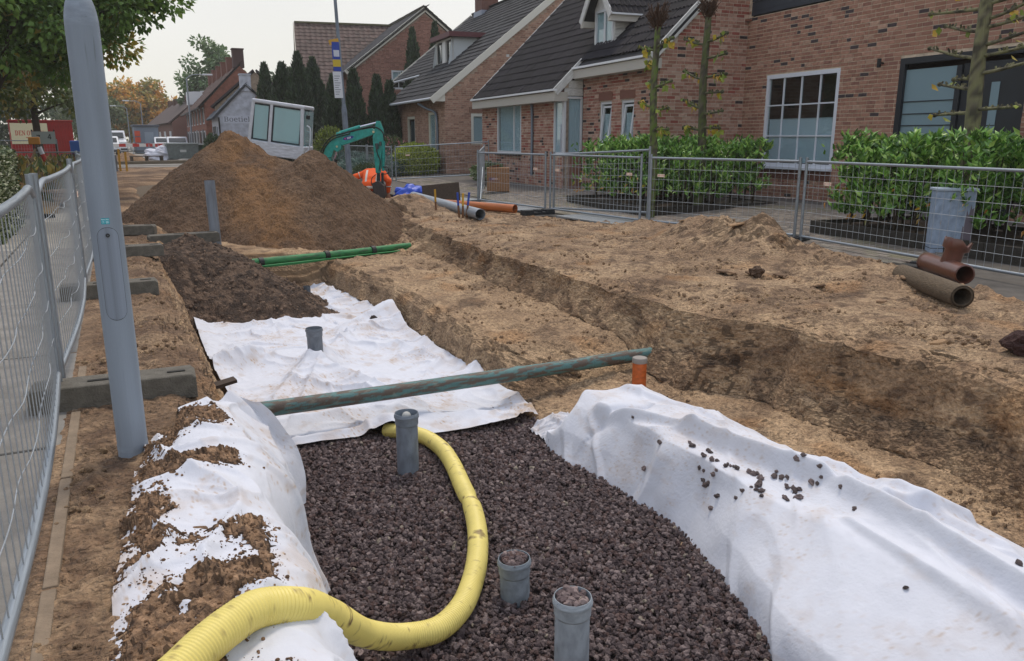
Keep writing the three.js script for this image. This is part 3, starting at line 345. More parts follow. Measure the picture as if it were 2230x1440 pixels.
// ---------------------------------------------------------------- lamp column without its lantern
{
  const t = thing('lamp_column', 'grey painted steel lamp column with rounded top standing in the sand', 'column', [-.08, 0, -4.04]);
  const paint = mat('#919dab', .66, { map: rep(streakT, 1), bumpMap: rep(fineB, 8), bumpScale: .0008 }), prof = [[0, -.4], [.0675, -.4], [.0675, .035], [.0690, .04], [.0690, .062], [.0675, .066], [.0675, 1.2], [.0672, 1.96]];
  for (let i = 1; i <= 14; i++) { const a = i / 14 * Math.PI / 2; prof.push([.0672 * Math.cos(a) ** .85, 1.96 + .155 * Math.sin(a)]); }
  const g = lathe(prof, 48); { const uv = g.attributes.uv; for (let i = 0; i < uv.count; i++) uv.setXY(i, uv.getX(i) * .42 * 2, uv.getY(i) * 2.2 * 1); } mesh('shaft', g, paint, t);
  const facing = Math.atan2(0 - -.08, 4.04) + .02; // towards the path side where the door was photographed
  const onShaft = (u, y, r) => { const a = facing + u / .0675; return [Math.sin(a) * r, y, Math.cos(a) * r]; };
  const path = []; const w = .046, y0 = .685, y1 = 1.11; for (let k = 0; k <= 16; k++) { const a = Math.PI * k / 16; path.push([w * Math.cos(a), y1 - w + w * Math.sin(a)]); } for (let k = 0; k <= 16; k++) { const a = Math.PI + Math.PI * k / 16; path.push([w * Math.cos(a), y0 + w + w * Math.sin(a)]); } path.push(path[0]);
  const curve = new THREE.CurvePath(); const P = []; for (let i = 0; i < path.length - 1; i++) { const n = Math.max(1, Math.ceil(Math.hypot(path[i + 1][0] - path[i][0], path[i + 1][1] - path[i][1]) / .03)); for (let k = 0; k < n; k++) P.push(V(...onShaft(lerp(path[i][0], path[i + 1][0], k / n), lerp(path[i][1], path[i + 1][1], k / n), .0675))); }
  const door = mesh('door', grid(25, 60, (i, j, o) => { const v = j / 59, y = lerp(y0, y1, v), dy = y < y0 + w ? y0 + w - y : y > y1 - w ? y - y1 + w : 0, hw = Math.sqrt(Math.max(0, w * w - dy * dy)); const q = onShaft(lerp(-hw, hw, i / 24) * .985, y, .0684); o.set(...q); }), mat('#8a95a3', .66, { map: rep(mottleT, 4) }), t);
  mesh('door_gap', new THREE.TubeGeometry(new THREE.CatmullRomCurve3(P, true), 240, .0011, 5, true), mat('#22262b', .9), t);
  const lk = onShaft(0, y1 - .035, .069), ld = V(Math.sin(facing), 0, Math.cos(facing)); mesh('lock', [rod(lk, [lk[0] + ld.x * .004, lk[1], lk[2] + ld.z * .004], .009, .0085, 20)], mat('#1c2024', .5), door); const l2 = [lk[0] + ld.x * .0045, lk[1], lk[2] + ld.z * .0045]; mesh('key_bolt', rod(l2, [l2[0] + ld.x * .002, l2[1], l2[2] + ld.z * .002], .0045, .0045, 3), mat('#6c737b', .4, { metalness: .6 }), door);
  const tx = textTex(256, 160, (x, W, H) => { x.fillStyle = '#1496a6'; x.fillRect(0, 0, W, H); x.fillStyle = '#d8eef0'; x.font = 'bold 44px sans-serif'; x.fillText('Roest', 12, 52); x.fillText('2016', 140, 52); x.font = '76px sans-serif'; x.fillText('CE', 20, 130); for (let k = 0; k < 4; k++) x.fillRect(140, 76 + k * 18, 100 - (k % 2) * 18, 7); });
  mesh('label', grid(9, 5, (i, j, o) => { const q = onShaft(lerp(-.017, .017, i / 8) - .003, lerp(1.125, 1.152, j / 4), .0680); o.set(...q); }), mat('#ffffff', .5, { map: tx, side: THREE.DoubleSide }), t).geometry.setAttribute('uv', new THREE.Float32BufferAttribute(Array.from({ length: 45 }, (_, k) => [(k % 9) / 8, ((k / 9) | 0) / 4]).flat(), 2));
}
{ const t = thing('plastic_post', 'plain grey pipe stump standing upright before the sand heap', 'pipe', [1.27, -.25, -13.36]); const g = lathe([[.070, 0], [.080, 0], [.080, 1.10], [.070, 1.10], [.070, 0]], 28); mesh('pipe', g, pvcGrey, t); t.rotation.z = .02; }
// ---------------------------------------------------------------- pipes in the trench
function standpipe(x, y, z, h, label, o = {}) {
  const t = thing('standpipe', label, 'pipe', [x, y, z]); const r = .0765, m = mat(o.color ?? '#7c8791', .5, { map: rep(mottleT, 2) });
  mesh('pipe', lathe([[r - .006, 0], [r, 0], [r, h - .085], [r - .006, h - .085]], 36), m, t); t.rotation.z = o.tilt ?? 0; t.rotation.x = o.tiltX ?? 0;
  mesh('socket', lathe([[r - .005, h - .09], [r + .001, h - .088], [r + .005, h - .078], [r + .005, h - .036], [r + .011, h - .031], [r + .011, h - .017], [r + .006, h - .012], [r + .006, h], [r + .001, h], [r - .001, h - .05], [r - .005, h - .09]], 40), m, t);
  if (o.fill) { const R = RNG(o.fill), list = []; for (let k = 0; k < 46; k++) { const a = R() * 6.28, d = Math.sqrt(R()) * (r - .014), s = .013 + R() * .008, g = lavaGeo[k % 3].clone(); g.scale(s, s, s); g.rotateX(R() * 6); g.rotateY(R() * 6); g.translate(Math.cos(a) * d, h - .012 + R() * .012, Math.sin(a) * d); list.push(colored(g, lavaC(R, new THREE.Color()))); } list.push(colored(new THREE.CylinderGeometry(r - .004, r - .004, .01, 24).translate(0, h - .025, 0), new THREE.Color('#4a3d3a'))); const f = mesh('gravel_fill', list, mat('#ffffff', .95, { vertexColors: true }), t); f.userData.kind = 'stuff'; }
  else mesh('inner_plug', new THREE.CylinderGeometry(r - .006, r - .006, .01, 24).translate(0, h - .14, 0), black, t);
  return t;
}
standpipe(1.60, -.86, -7.82, .50, 'grey standpipe rising through the wrinkled white cloth', { color: '#6f767e', tilt: .01 });
{ const t = standpipe(1.63, -.84, -5.03, .47, 'tall grey standpipe with a pale ball in its mouth beside the hose', { color: '#7d8792' }); mesh('ball', new THREE.SphereGeometry(.032, 16, 12).translate(0, .445, 0), mat('#a9aaa6', .8), t); }
standpipe(1.615, -.86, -3.27, .275, 'short grey standpipe full of gravel inside the bend of the hose', { color: '#8b959c', fill: 41, tilt: .03 });
standpipe(1.57, -.86, -2.62, .435, 'pale grey standpipe full of gravel with a clean tall shaft', { color: '#a2abb2', fill: 42 });
{ const t = thing('standpipe', 'tiny dark pipe stub poking through the far white cloth', 'pipe', [2.32, -.80, -11.72]); mesh('pipe', lathe([[.04, 0], [.055, 0], [.055, .16], [.04, .16], [.04, .02]], 18), mat('#4b5056', .6), t); }
{ const t = thing('standpipe', 'orange plastic standpipe with a grey cap beside the cloth', 'pipe', [3.93, -.63, -5.50]); mesh('pipe', new THREE.CylinderGeometry(.062, .062, .27, 28).translate(0, .10, 0), mat('#c4622a', .5, { map: rep(mottleT, 2) }), t); mesh('cap', lathe([[0, .262], [.055, .262], [.066, .256], [.067, .215], [.062, .213]], 28), mat('#8b857e', .7), t); }
function crossPipe(name, label, a, b, r, colF, joints) {
  const A = V(...a), B = V(...b), L = A.distanceTo(B), t = thing(name, label, 'pipe', a); const dir = B.clone().sub(A).normalize(), q = new THREE.Quaternion().setFromUnitVectors(V(1, 0, 0), dir); t.quaternion.copy(q);
  let x0 = 0; [...joints, L].forEach((x1, k) => { const g = grid(160, 41, (i, j, o, c) => { const x = lerp(x0, x1, i / 159), an = j / 40 * Math.PI * 2, rr = r + (k === 0 ? 0 : -.003) + (k < joints.length && i > 152 ? .004 : 0), sag = -.012 * Math.sin(Math.PI * x / L); o.set(x, Math.cos(an) * rr + sag, Math.sin(an) * rr); colF(x + k * 3, an, c); }, true); mesh('pipe_length', g, mat('#ffffff', .62, { vertexColors: true, bumpMap: rep(fineB, 3), bumpScale: .003, side: THREE.DoubleSide }), t); x0 = x1 - .02; });
  return t;
}
crossPipe('drain_pipe', 'old teal drain pipe caked with dirt spanning the trench', [.40, -.525, -6.0], [4.42, -.485, -5.92], .062, (x, a, c) => { const n = fbm(x * 5, Math.cos(a) * 2, Math.sin(a) * 2, 4, .6); c.set('#4f7573').lerp(new THREE.Color('#3c5a5a'), smooth(-.3, .4, n)); const d = smooth(.02, .18, n + nz(x * .7, 4) * .5 + .05); c.lerp(new THREE.Color('#57493e'), d * .95); c.lerp(new THREE.Color('#8b8a7a'), smooth(.35, .6, fbm(x * 11, a * 2, 4, 3)) * .4); }, [2.62]);
{
  const t = crossPipe('cable_duct', 'bright green cable duct with black tape bands below the big heap', [1.45, -.33, -12.30], [4.35, -.30, -12.92], .058, (x, a, c) => { c.set('#2f7a45').lerp(new THREE.Color('#245f38'), smooth(-.2, .5, fbm(x * 6, a, 3, 3))); c.lerp(new THREE.Color('#6b5a45'), smooth(.32, .6, fbm(x * 4, a * 2, 8, 3) ) * .5); }, [1.7]);
  const cab = mat('#2c8a4b', .5); for (let k = 0; k < 5; k++) { const a = Math.PI + (k - 2) * .36; mesh('cable', tube([[0, Math.cos(a) * .076, -Math.sin(a) * .076 + .03], [.8, Math.cos(a) * .078 - .012 * (k % 2), -Math.sin(a) * .074 + .03], [1.6, Math.cos(a) * .078, -Math.sin(a) * .076 + .03], [2.9, Math.cos(a) * .074, -Math.sin(a) * .074 + .03]], .0105, 40, 6), cab, t); }
  for (const x of [.34, 1.42, 2.25]) mesh('tape_band', new THREE.CylinderGeometry(.078, .078, .07, 24).rotateZ(Math.PI / 2).translate(x, -.014, .008), black, t);
}
// ---------------------------------------------------------------- yellow drain hose
{
  const C = new THREE.CatmullRomCurve3([[-.28, .12, -1.72], [-.12, .115, -1.92], [-.005, .115, -2.03], [.07, .12, -2.11], [.15, .12, -2.185], [.235, .115, -2.245], [.355, .06, -2.30], [.53, -.21, -2.61], [.735, -.53, -2.90], [.94, -.70, -3.05], [1.11, -.735, -3.08], [1.264, -.735, -3.18], [1.438, -.735, -3.41], [1.616, -.735, -3.755], [1.748, -.735, -4.135], [1.825, -.735, -4.5], [1.897, -.735, -4.85], [1.93, -.735, -5.165], [1.888, -.735, -5.445], [1.77, -.742, -5.64], [1.70, -.765, -5.76]].map((p) => V(...p)), false, 'centripetal');
  const n = 2400, m = 20, L = C.getLength(), fr = C.computeFrenetFrames(n, false), col = new THREE.Color(), yel = new THREE.Color('#dccb72'), mud = new THREE.Color('#6d5537');
  const U = fr.tangents.map((t) => { const s = V(0, 1, 0).cross(t).normalize(); return [s, t.clone().cross(s).normalize()]; }); const pts = []; for (let i = 0; i <= n; i++) pts.push(C.getPointAt(i / n));
  const g = grid(m + 1, n + 1, (i, j, o, c) => { const a = i / m * Math.PI * 2, s = j / n * L, kink = 1 - .16 * Math.exp(-(((s - L * .70) / .05) ** 2)), r = (.0575 + .0015 * Math.sin(s * Math.PI * 2 / .012)) * kink, [S, T] = U[j]; o.copy(pts[j]).addScaledVector(S, Math.cos(a) * r).addScaledVector(T, Math.sin(a) * r); const w = fbm(o.x * 5, o.y * 5, o.z * 5, 4, .6), w2 = fbm(o.x * 26, o.y * 26, o.z * 26, 2); c.copy(yel).multiplyScalar(1 + w * .08).lerp(mud, clamp(smooth(.42, .75, w * .8 + w2 * .6 - .05 * Math.sin(a)) * .8 + smooth(.30, .6, w2 - .10) * .4)); }, true);
  tag(mesh('drain_hose', g, mat('#ffffff', .48, { vertexColors: true, side: THREE.DoubleSide })), 'thick ribbed yellow drain hose snaking across the gravel', 'hose');
}
// ---------------------------------------------------------------- fences
const signTex = textTex(256, 84, (x, W, H) => { x.fillStyle = '#efe3cf'; x.fillRect(0, 0, W, H); x.strokeStyle = '#d9a98f'; x.lineWidth = 6; x.strokeRect(3, 3, W - 6, H - 6); x.fillStyle = '#c23a2a'; x.font = 'bold 46px serif'; x.textAlign = 'center'; x.fillText('DEN OUDEN', W / 2, 58, 232); });
const signM = mat('#ffffff', .6, { map: signTex });
const wireM = mat('#a4abb1', .45, { metalness: .5 });
function fence(label, group, a, b, o = {}) { // a, b = [x, y, z] foot of each end; the panel stands on them
  const A = V(...a), B = V(...b), h = o.h ?? 1.16, L = Math.hypot(B.x - A.x, B.z - A.z), t = thing('site_fence', label, 'fence', a, Math.atan2(-(B.z - A.z), B.x - A.x), group), dy = B.y - A.y, lean = o.lean ?? 0; t.rotation.x = lean; t.rotation.order = 'YXZ';
  const Y = (x) => dy * x / L, bow = (x) => (o.bow ?? 0) * Math.sin(Math.PI * x / L), top = h - .01, bot = .09, R = .019, e = .03;
  mesh('post', rod([e, 0, 0], [e, h + .05 + Y(e), 0], .0215, .0215, 14), galv, t); mesh('post', rod([L - e, dy, 0], [L - e, h + .05 + dy, 0], .0215, .0215, 14), galv, t);
  const rail = (y, sink) => { const P = []; for (let k = 0; k <= 12; k++) { const x = lerp(e + .02, L - e - .02, k / 12); P.push([x, y + Y(x) - (k === 0 || k === 12 ? sink : 0), bow(x)]); } return tube(P, R, 40, 10); };
  mesh('top_rail', rail(top, o.round ?? .0), galv, t); mesh('bottom_rail', rail(bot, 0), galv, t);
  const n = Math.round(L / (o.pitch ?? .105)), wires = []; for (let k = 1; k < n; k++) { const x = L * k / n; wires.push(rod([x, bot + Y(x), bow(x)], [x, top + Y(x), bow(x)], .0024, .0024, 4, true)); }
  const rows = o.rows ?? 4; for (let k = 1; k <= rows; k++) { const y = lerp(bot, top, k / (rows + 1)), P = []; for (let q = 0; q <= 14; q++) { const x = lerp(e, L - e, q / 14); P.push([x, y + Y(x) + (o.wavy ?? 0) * Math.sin(q * 2.6 + k), bow(x) + (o.wavy ?? 0) * Math.cos(q * 1.7 + k)]); } wires.push(tube(P, .0026, 40, 4)); }
  const wm = mesh('wire_mesh', wires, wireM, t); wm.userData.kind = 'stuff';
  for (const x of o.signs ?? []) { const s = mesh('sign_plate', box(.15, .05, .004, x, .86 + Y(x), bow(x) + (o.signSide ?? 1) * .008), signM, t); const uv = s.geometry.attributes.uv; void uv; }
  return t;
}
const LG = 'fence panels along the footpath';
fence('fence panel beside the kerb, from the lamp column back along the plates', LG, [-.43, .10, -1.62], [-.44, .10, -5.06], { bow: .045, wavy: .008, round: .05, rows: 4 });
fence('fence panel between the concrete foot by the lamp column and the next foot', LG, [-.43, .10, -5.12], [-.41, .10, -8.52], { bow: .04, wavy: .012, round: .05 });
fence('fence panel ending level with the dark soil heap beside the footpath', LG, [-.41, .10, -8.58], [-.42, .10, -12.0], { bow: .03, wavy: .012, round: .05, signs: [.35] });
fence('fence panel leading from the dark heap towards the rubble garden', LG, [-.42, .10, -12.06], [-.62, .08, -15.4], { bow: .02, round: .04 });
const RG = 'fence panels in front of the houses';
fence('fence panel behind the electricity cabinet', RG, [8.30, .02, -4.6], [8.80, .02, -8.50], { signs: [3.45], signSide: 1, rows: 5 });
fence('fence panel in front of the laurel with the clearest yellow leaves', RG, [8.84, .02, -8.60], [8.12, .02, -11.30], { signs: [2.55], rows: 5 });
fence('fence panel standing upright from the lone tree to the rubber foot', RG, [8.06, .02, -11.42], [7.74, .02, -14.15], { signs: [.35, 2.5], rows: 4 });
fence('lifted fence panel whose near post stands taller than its neighbours', RG, [8.18, .15, -11.36], [7.86, .02, -14.22], { rows: 4 });
fence('fence panel in front of the cardboard box', RG, [7.72, .02, -14.25], [7.40, .02, -17.0], { signs: [.4], rows: 4 });
{ const t = fence('fence panel turned end on beside the cardboard box with a diagonal brace', RG, [7.46, .02, -17.05], [9.05, .12, -20.3], { rows: 4 }); mesh('brace', rod([.1, .05, .03], [1.7, .75, .03], .016), galv, t); }
fence('fence panel across the terrace of the grey roofed house', RG, [8.44, .04, -26.4], [11.3, .22, -24.9], { rows: 4, signs: [.45] });
fence('fence panel before the blue green junipers', RG, [8.38, .04, -26.5], [8.5, .04, -29.9], { rows: 4 });
fence('fence panel far behind the excavator boom', RG, [8.5, .04, -30], [8.3, .04, -33.4], { rows: 4 });
// concrete and rubber feet
const concM = mat('#68645b', .95, { map: rep(mottleT, 3), bumpMap: rep(grainB, 4), bumpScale: .006 }), concDark = mat('#2a2926', 1);
function foot(label, x, z, turn, w = .84, y = .0) { const t = thing('fence_block', label, 'fence foot', [x, y, z], turn, 'concrete fence feet'); const s = new THREE.Shape([[-w / 2, 0], [w / 2, 0], [w / 2, .115], [w / 2 - .02, .135], [-w / 2 + .02, .135], [-w / 2, .115]].map((p) => new THREE.Vector2(...p))); const g = new THREE.ExtrudeGeometry(s, { depth: .21, bevelEnabled: true, bevelSize: .006, bevelThickness: .006, bevelSegments: 1 }); g.translate(0, 0, -.105); mesh('block', worldUV(g), concM, t); mesh('slot', box(.16, .004, .03, -.06, .1445, .02), concDark, t); mesh('slot', box(.10, .004, .025, w / 2 - .10, .1445, .02), concDark, t); return t; }
foot('concrete fence foot right behind the lamp column', -.15, -4.98, -.03, .86); foot('concrete fence foot before the crumbled sand bank', -.20, -8.50, .02, .84); foot('dark concrete fence foot beside the dark soil heap', -.02, -11.2, .05, .84, .02); foot('concrete fence foot lying against the large sand heap', .02, -13.75, -.2, .8, .03); foot('spare concrete block lying across the end of the bank', .78, -13.05, .12, 1.0, -.06);
function rubber(label, x, y, z, turn, w = .68) { const t = thing('rubber_block', label, 'fence foot', [x, y, z], turn, 'black rubber fence feet'); mesh('block', [rbox(w, .06, .22, .01, 0, .03, 0), rbox(.2, .05, .2, .01, -w / 2 + .1, .075, 0), rbox(.2, .05, .2, .01, w / 2 - .1, .075, 0), rbox(.1, .05, .2, .01, 0, .075, 0)], mat('#222427', .8, { bumpMap: rep(fineB, 6), bumpScale: .004 }), t); return t; }
rubber('black rubber fence foot at the end of the orange pipe', 7.25, .04, -13.72, .1); rubber('black rubber fence foot half buried behind the sand mound', 8.72, .0, -8.55, .3); rubber('black rubber fence foot beside the clay pipe fitting', 8.25, .0, -6.1, .35, .8); rubber('black rubber foot at the edge of the sand near the dark shard', 7.42, .04, -3.95, 1.9);
// walkway plates between sand and fence
{ const pm = mat('#8e9498', .5, { metalness: .35, map: rep(mottleT, 2), bumpMap: rep(fineB, 8), bumpScale: .004 }); for (const [x, z, a, w, l, lab] of [[7.78, -12.25, .1, .7, 1.9, 'pale steel walkway plate under the upright fence panels'], [7.95, -10.6, .25, .6, 1.5, 'pale steel walkway plate near the lone tree'], [7.3, -15.6, .08, .8, 2.2, 'pale steel walkway plate before the cardboard box'], [7.1, -18.3, .3, .8, 2.0, 'steel walkway plate near the blue bag']]) { const m = mesh('walkway_plate', worldUV(rbox(w, .03, l, .005)), pm); m.position.set(x, .055, z); m.rotation.y = a; tag(m, lab, 'plate', 'walkway plates'); } }
// ---------------------------------------------------------------- loose site things
function hollowPipe(name, label, a, b, r, m, wall = .007) { const A = V(...a), B = V(...b), L = A.distanceTo(B), t = thing(name, label, 'pipe', a); t.quaternion.setFromUnitVectors(UP, B.clone().sub(A).normalize()); mesh('pipe', lathe([[r - wall, 0], [r, 0], [r, L], [r - wall, L], [r - wall, 0]], 30), m, t); return t; }
{ const t = hollowPipe('plastic_pipe', 'long pale grey plastic pipe lying on the sand', [5.80, .15, -13.2], [6.15, .17, -17.9], .10, mat('#8f979e', .45, { map: rep(mottleT, 3) })); void t; }
{ const t = hollowPipe('plastic_pipe', 'orange brown plastic pipe lying beside the grey one', [6.92, .14, -14.05], [6.05, .15, -15.9], .085, mat('#b5662f', .45, { map: rep(mottleT, 3) })); void t; }
function stake(label, x, z, h, tilt, top, group) { const t = thing('marker_stake', label, 'stake', [x, .0, z], 0, group); t.rotation.z = tilt; mesh('stake', box(.034, h * .55, .02, 0, h * .275, 0), mat('#6f4a2c', .8), t); mesh('painted_top', box(.035, h * .46, .021, 0, h * .55 + h * .22, 0), mat(top, .6), t); }
stake('single yellow topped stake beside the pale grey pipe', 5.53, -14.75, .52, .03, '#b98d22'); stake('blue topped stake leaning to the pit in the bundle of three', 5.60, -13.72, .52, .06, '#2746a0', 'bundle of marker stakes'); stake('yellow topped stake in the middle of the bundle of three', 5.67, -13.72, .50, -.02, '#c79a2e', 'bundle of marker stakes'); stake('blue topped stake leaning to the fence in the bundle of three', 5.73, -13.70, .52, -.13, '#2746a0', 'bundle of marker stakes');
{ const t = thing('road_plate', 'muddy brown board propped up beside the blue bag', 'board', [6.62, .0, -17.3], -.45); mesh('board', [box(.86, .46, .06, 0, .24, 0, 0, -.35, .10)], mat('#4d4034', .95, { map: rep(grainT, 1), bumpMap: rep(grainB, 2), bumpScale: .01 }), t); }
{ const g = new THREE.IcosahedronGeometry(1, 5), p = g.attributes.position; for (let i = 0; i < p.count; i++) { const x = p.getX(i), y = p.getY(i), z = p.getZ(i), k = 1 + fbm(x * 1.8, y * 1.8, z * 1.8, 3) * .45 + Math.abs(nz(x * 5, y * 5, z * 5)) * -.25; p.setXYZ(i, x * k * .38, Math.max(-.12, y * k * .24), z * k * .3); } const q = mergeVertices((g.deleteAttribute('uv'), g.deleteAttribute('normal'), g)); q.computeVertexNormals(); worldUV(q); const m = mesh('plastic_bag', q, mat('#1d49b8', .42)); m.position.set(6.25, .16, -18.4); tag(m, 'crumpled bright blue plastic bag beside the brown board', 'bag'); }
{
  const t = thing('cardboard_box', 'tall cardboard box with a printed badge on the paving', 'box', [9.14, .10, -19.6], -.40); const cm = mat('#9b7350', .85, { map: rep(mottleT, 2) });
  mesh('carton', rbox(.60, .62, .42, .008, 0, .31, 0), cm, t); mesh('flap', box(.28, .006, .20, -.1, .63, -.12, .1, -.5, .2), cm, t);
  const tx = textTex(256, 96, (x, W, H) => { x.fillStyle = '#9b7350'; x.fillRect(0, 0, W, H); x.strokeStyle = '#4a3640'; x.lineWidth = 5; x.beginPath(); x.roundRect(-40, 6, W + 26, 62, 31); x.stroke(); x.fillStyle = '#6d5674'; x.fillRect(0, 16, 120, 42); x.fillStyle = '#d4c3c4'; x.font = 'bold 44px sans-serif'; x.fillText('SEVIA', 56, 52); x.fillStyle = '#6d5674'; x.fillRect(10, 78, 200, 6); });
  mesh('print', new THREE.PlaneGeometry(.34, .127).translate(-.08, .32, .2115), mat('#ffffff', .85, { map: tx }), t);
}
{ const t = thing('electricity_cabinet', 'pale grey blue electricity cabinet with flaking paint at the fence', 'cabinet', [9.66, -.02, -6.78], -.66); const cm = mat('#97a9c0', .55, { map: rep(mottleT, 1.5) }); mesh('body', rbox(.47, .86, .24, .008, 0, .43, 0), cm, t); mesh('lid', rbox(.51, .035, .28, .008, 0, .877, 0), mat('#a9b7c6', .5), t); mesh('plinth_seam', box(.472, .008, .242, 0, .12, 0), black, t);
  const s = new THREE.Shape([[.10, .13], [.233, .13], [.233, .66], [.20, .63], [.19, .70], [.17, .55], [.145, .62], [.13, .4], [.115, .42]].map((p) => new THREE.Vector2(...p))); mesh('peeled_paint', new THREE.ExtrudeGeometry(s, { depth: .002, bevelEnabled: false }).translate(0, 0, .1205), mat('#6f6670', .8), t); }
{ const t = hollowPipe('clay_pipe', 'mud crusted grey clay pipe lying on the sand edge', [6.46, .16, -4.33], [7.18, .13, -5.50], .098, mat('#6e5f4c', .95, { map: rep(grainT, 4), bumpMap: rep(grainB, 5), bumpScale: .01 }), .024); void t; }
{
  const t = thing('pipe_fitting', 'glazed brown clay pipe branch with a broken collar', 'pipe fitting', [7.70, .17, -5.40]); const gl = new THREE.MeshPhysicalMaterial({ color: '#64382a', roughness: .35, clearcoat: .6, clearcoatRoughness: .3, map: rep(mottleT, 2), side: THREE.DoubleSide }); t.rotation.y = Math.atan2(1.0, .55) + Math.PI / 2;
  const tubeZ = lathe([[.085, -.42], [.10, -.42], [.10, .30], [.105, .32], [.105, .42], [.085, .42], [.085, -.42]], 28).rotateX(Math.PI / 2); mesh('barrel', tubeZ, gl, t);
  const br = lathe([[.08, 0], [.095, 0], [.095, .14], [.13, .16], [.135, .26], [.12, .265], [.112, .17], [.08, .14]], 30); { const p = br.attributes.position; for (let i = 0; i < p.count; i++) if (p.getY(i) > .2) p.setY(i, p.getY(i) - .09 * smooth(-.1, .5, nz(Math.atan2(p.getX(i), p.getZ(i)) * 1.3, 4))); br.computeVertexNormals(); } mesh('branch', br.rotateZ(.25).translate(-.02, .05, -.05), gl, t);
  mesh('mud_plug', new THREE.CylinderGeometry(.084, .084, .02, 20).rotateX(Math.PI / 2).translate(0, 0, .40), mat('#6a543b', 1, { bumpMap: rep(grainB, 3), bumpScale: .02 }), t);
}
function clod(label, x, y, z, s, col, name = 'soil_clod') { const g = new THREE.IcosahedronGeometry(1, 3), p = g.attributes.position; for (let i = 0; i < p.count; i++) { const a = p.getX(i), b = p.getY(i), c = p.getZ(i), k = 1 + fbm(a * 1.4 + x, b * 1.4, c * 1.4 + z, 4) * .5; p.setXYZ(i, a * k * s, b * k * s * .8, c * k * s); } g.computeVertexNormals(); worldUV(g); const m = mesh(name, g, mat(col, .95, { bumpMap: rep(grainB, 4), bumpScale: .01 })); m.position.set(x, y, z); tag(m, label, name === 'soil_clod' ? 'clod' : 'shard'); return m; }
clod('round brown clod alone on the upper sand', 6.05, .10, -6.39, .075, '#4f3c2d'); clod('dark red brown clay pipe shard on the pit edge', 5.56, .10, -3.22, .12, '#3a2420', 'clay_shard'); clod('dark lump of soil beside the middle cloth', 2.62, -.66, -9.25, .05, '#332a24');
{ // flakes of sand crust scattered over the upper level
  const r = RNG(66); for (let k = 0; k < 16; k++) { const z = -2.6 - r() * 7, x = 5.2 + r() * 2; if (x > sandEdge(z) - .3) continue; const s = .04 + r() * .06, sh = new THREE.Shape(); for (let i = 0; i < 6; i++) { const a = i / 6 * 6.28, d = s * (.6 + r() * .6); i ? sh.lineTo(Math.cos(a) * d, Math.sin(a) * d) : sh.moveTo(Math.cos(a) * d, Math.sin(a) * d); } const g = new THREE.ExtrudeGeometry(sh, { depth: .012, bevelEnabled: true, bevelSize: .003, bevelThickness: .003, bevelSegments: 1 }).rotateX(-Math.PI / 2); const m = mesh('sand_flake', worldUV(g), mat(['#a08262', '#8c7157', '#6d5743'][(r() * 3) | 0], 1, { bumpMap: rep(grainB, 6), bumpScale: .006 })); m.position.set(x, siteY(x, z) + .015, z); m.rotation.set((r() - .5) * .5, r() * 6, (r() - .5) * .5); tag(m, 'thin flake of dried sand crust on the upper sand level', 'sand flake', 'flakes of sand crust'); }
}
{ // dark tarp bits near the pipe end, on the cloth
  const m = mesh('wood_scrap', box(.26, .025, .08, 0, 0, 0), darkWood); m.position.set(.50, -.30, -6.05); m.rotation.set(.1, .2, .12); tag(m, 'dark wooden scrap lying on the end of the drain pipe', 'wood'); }
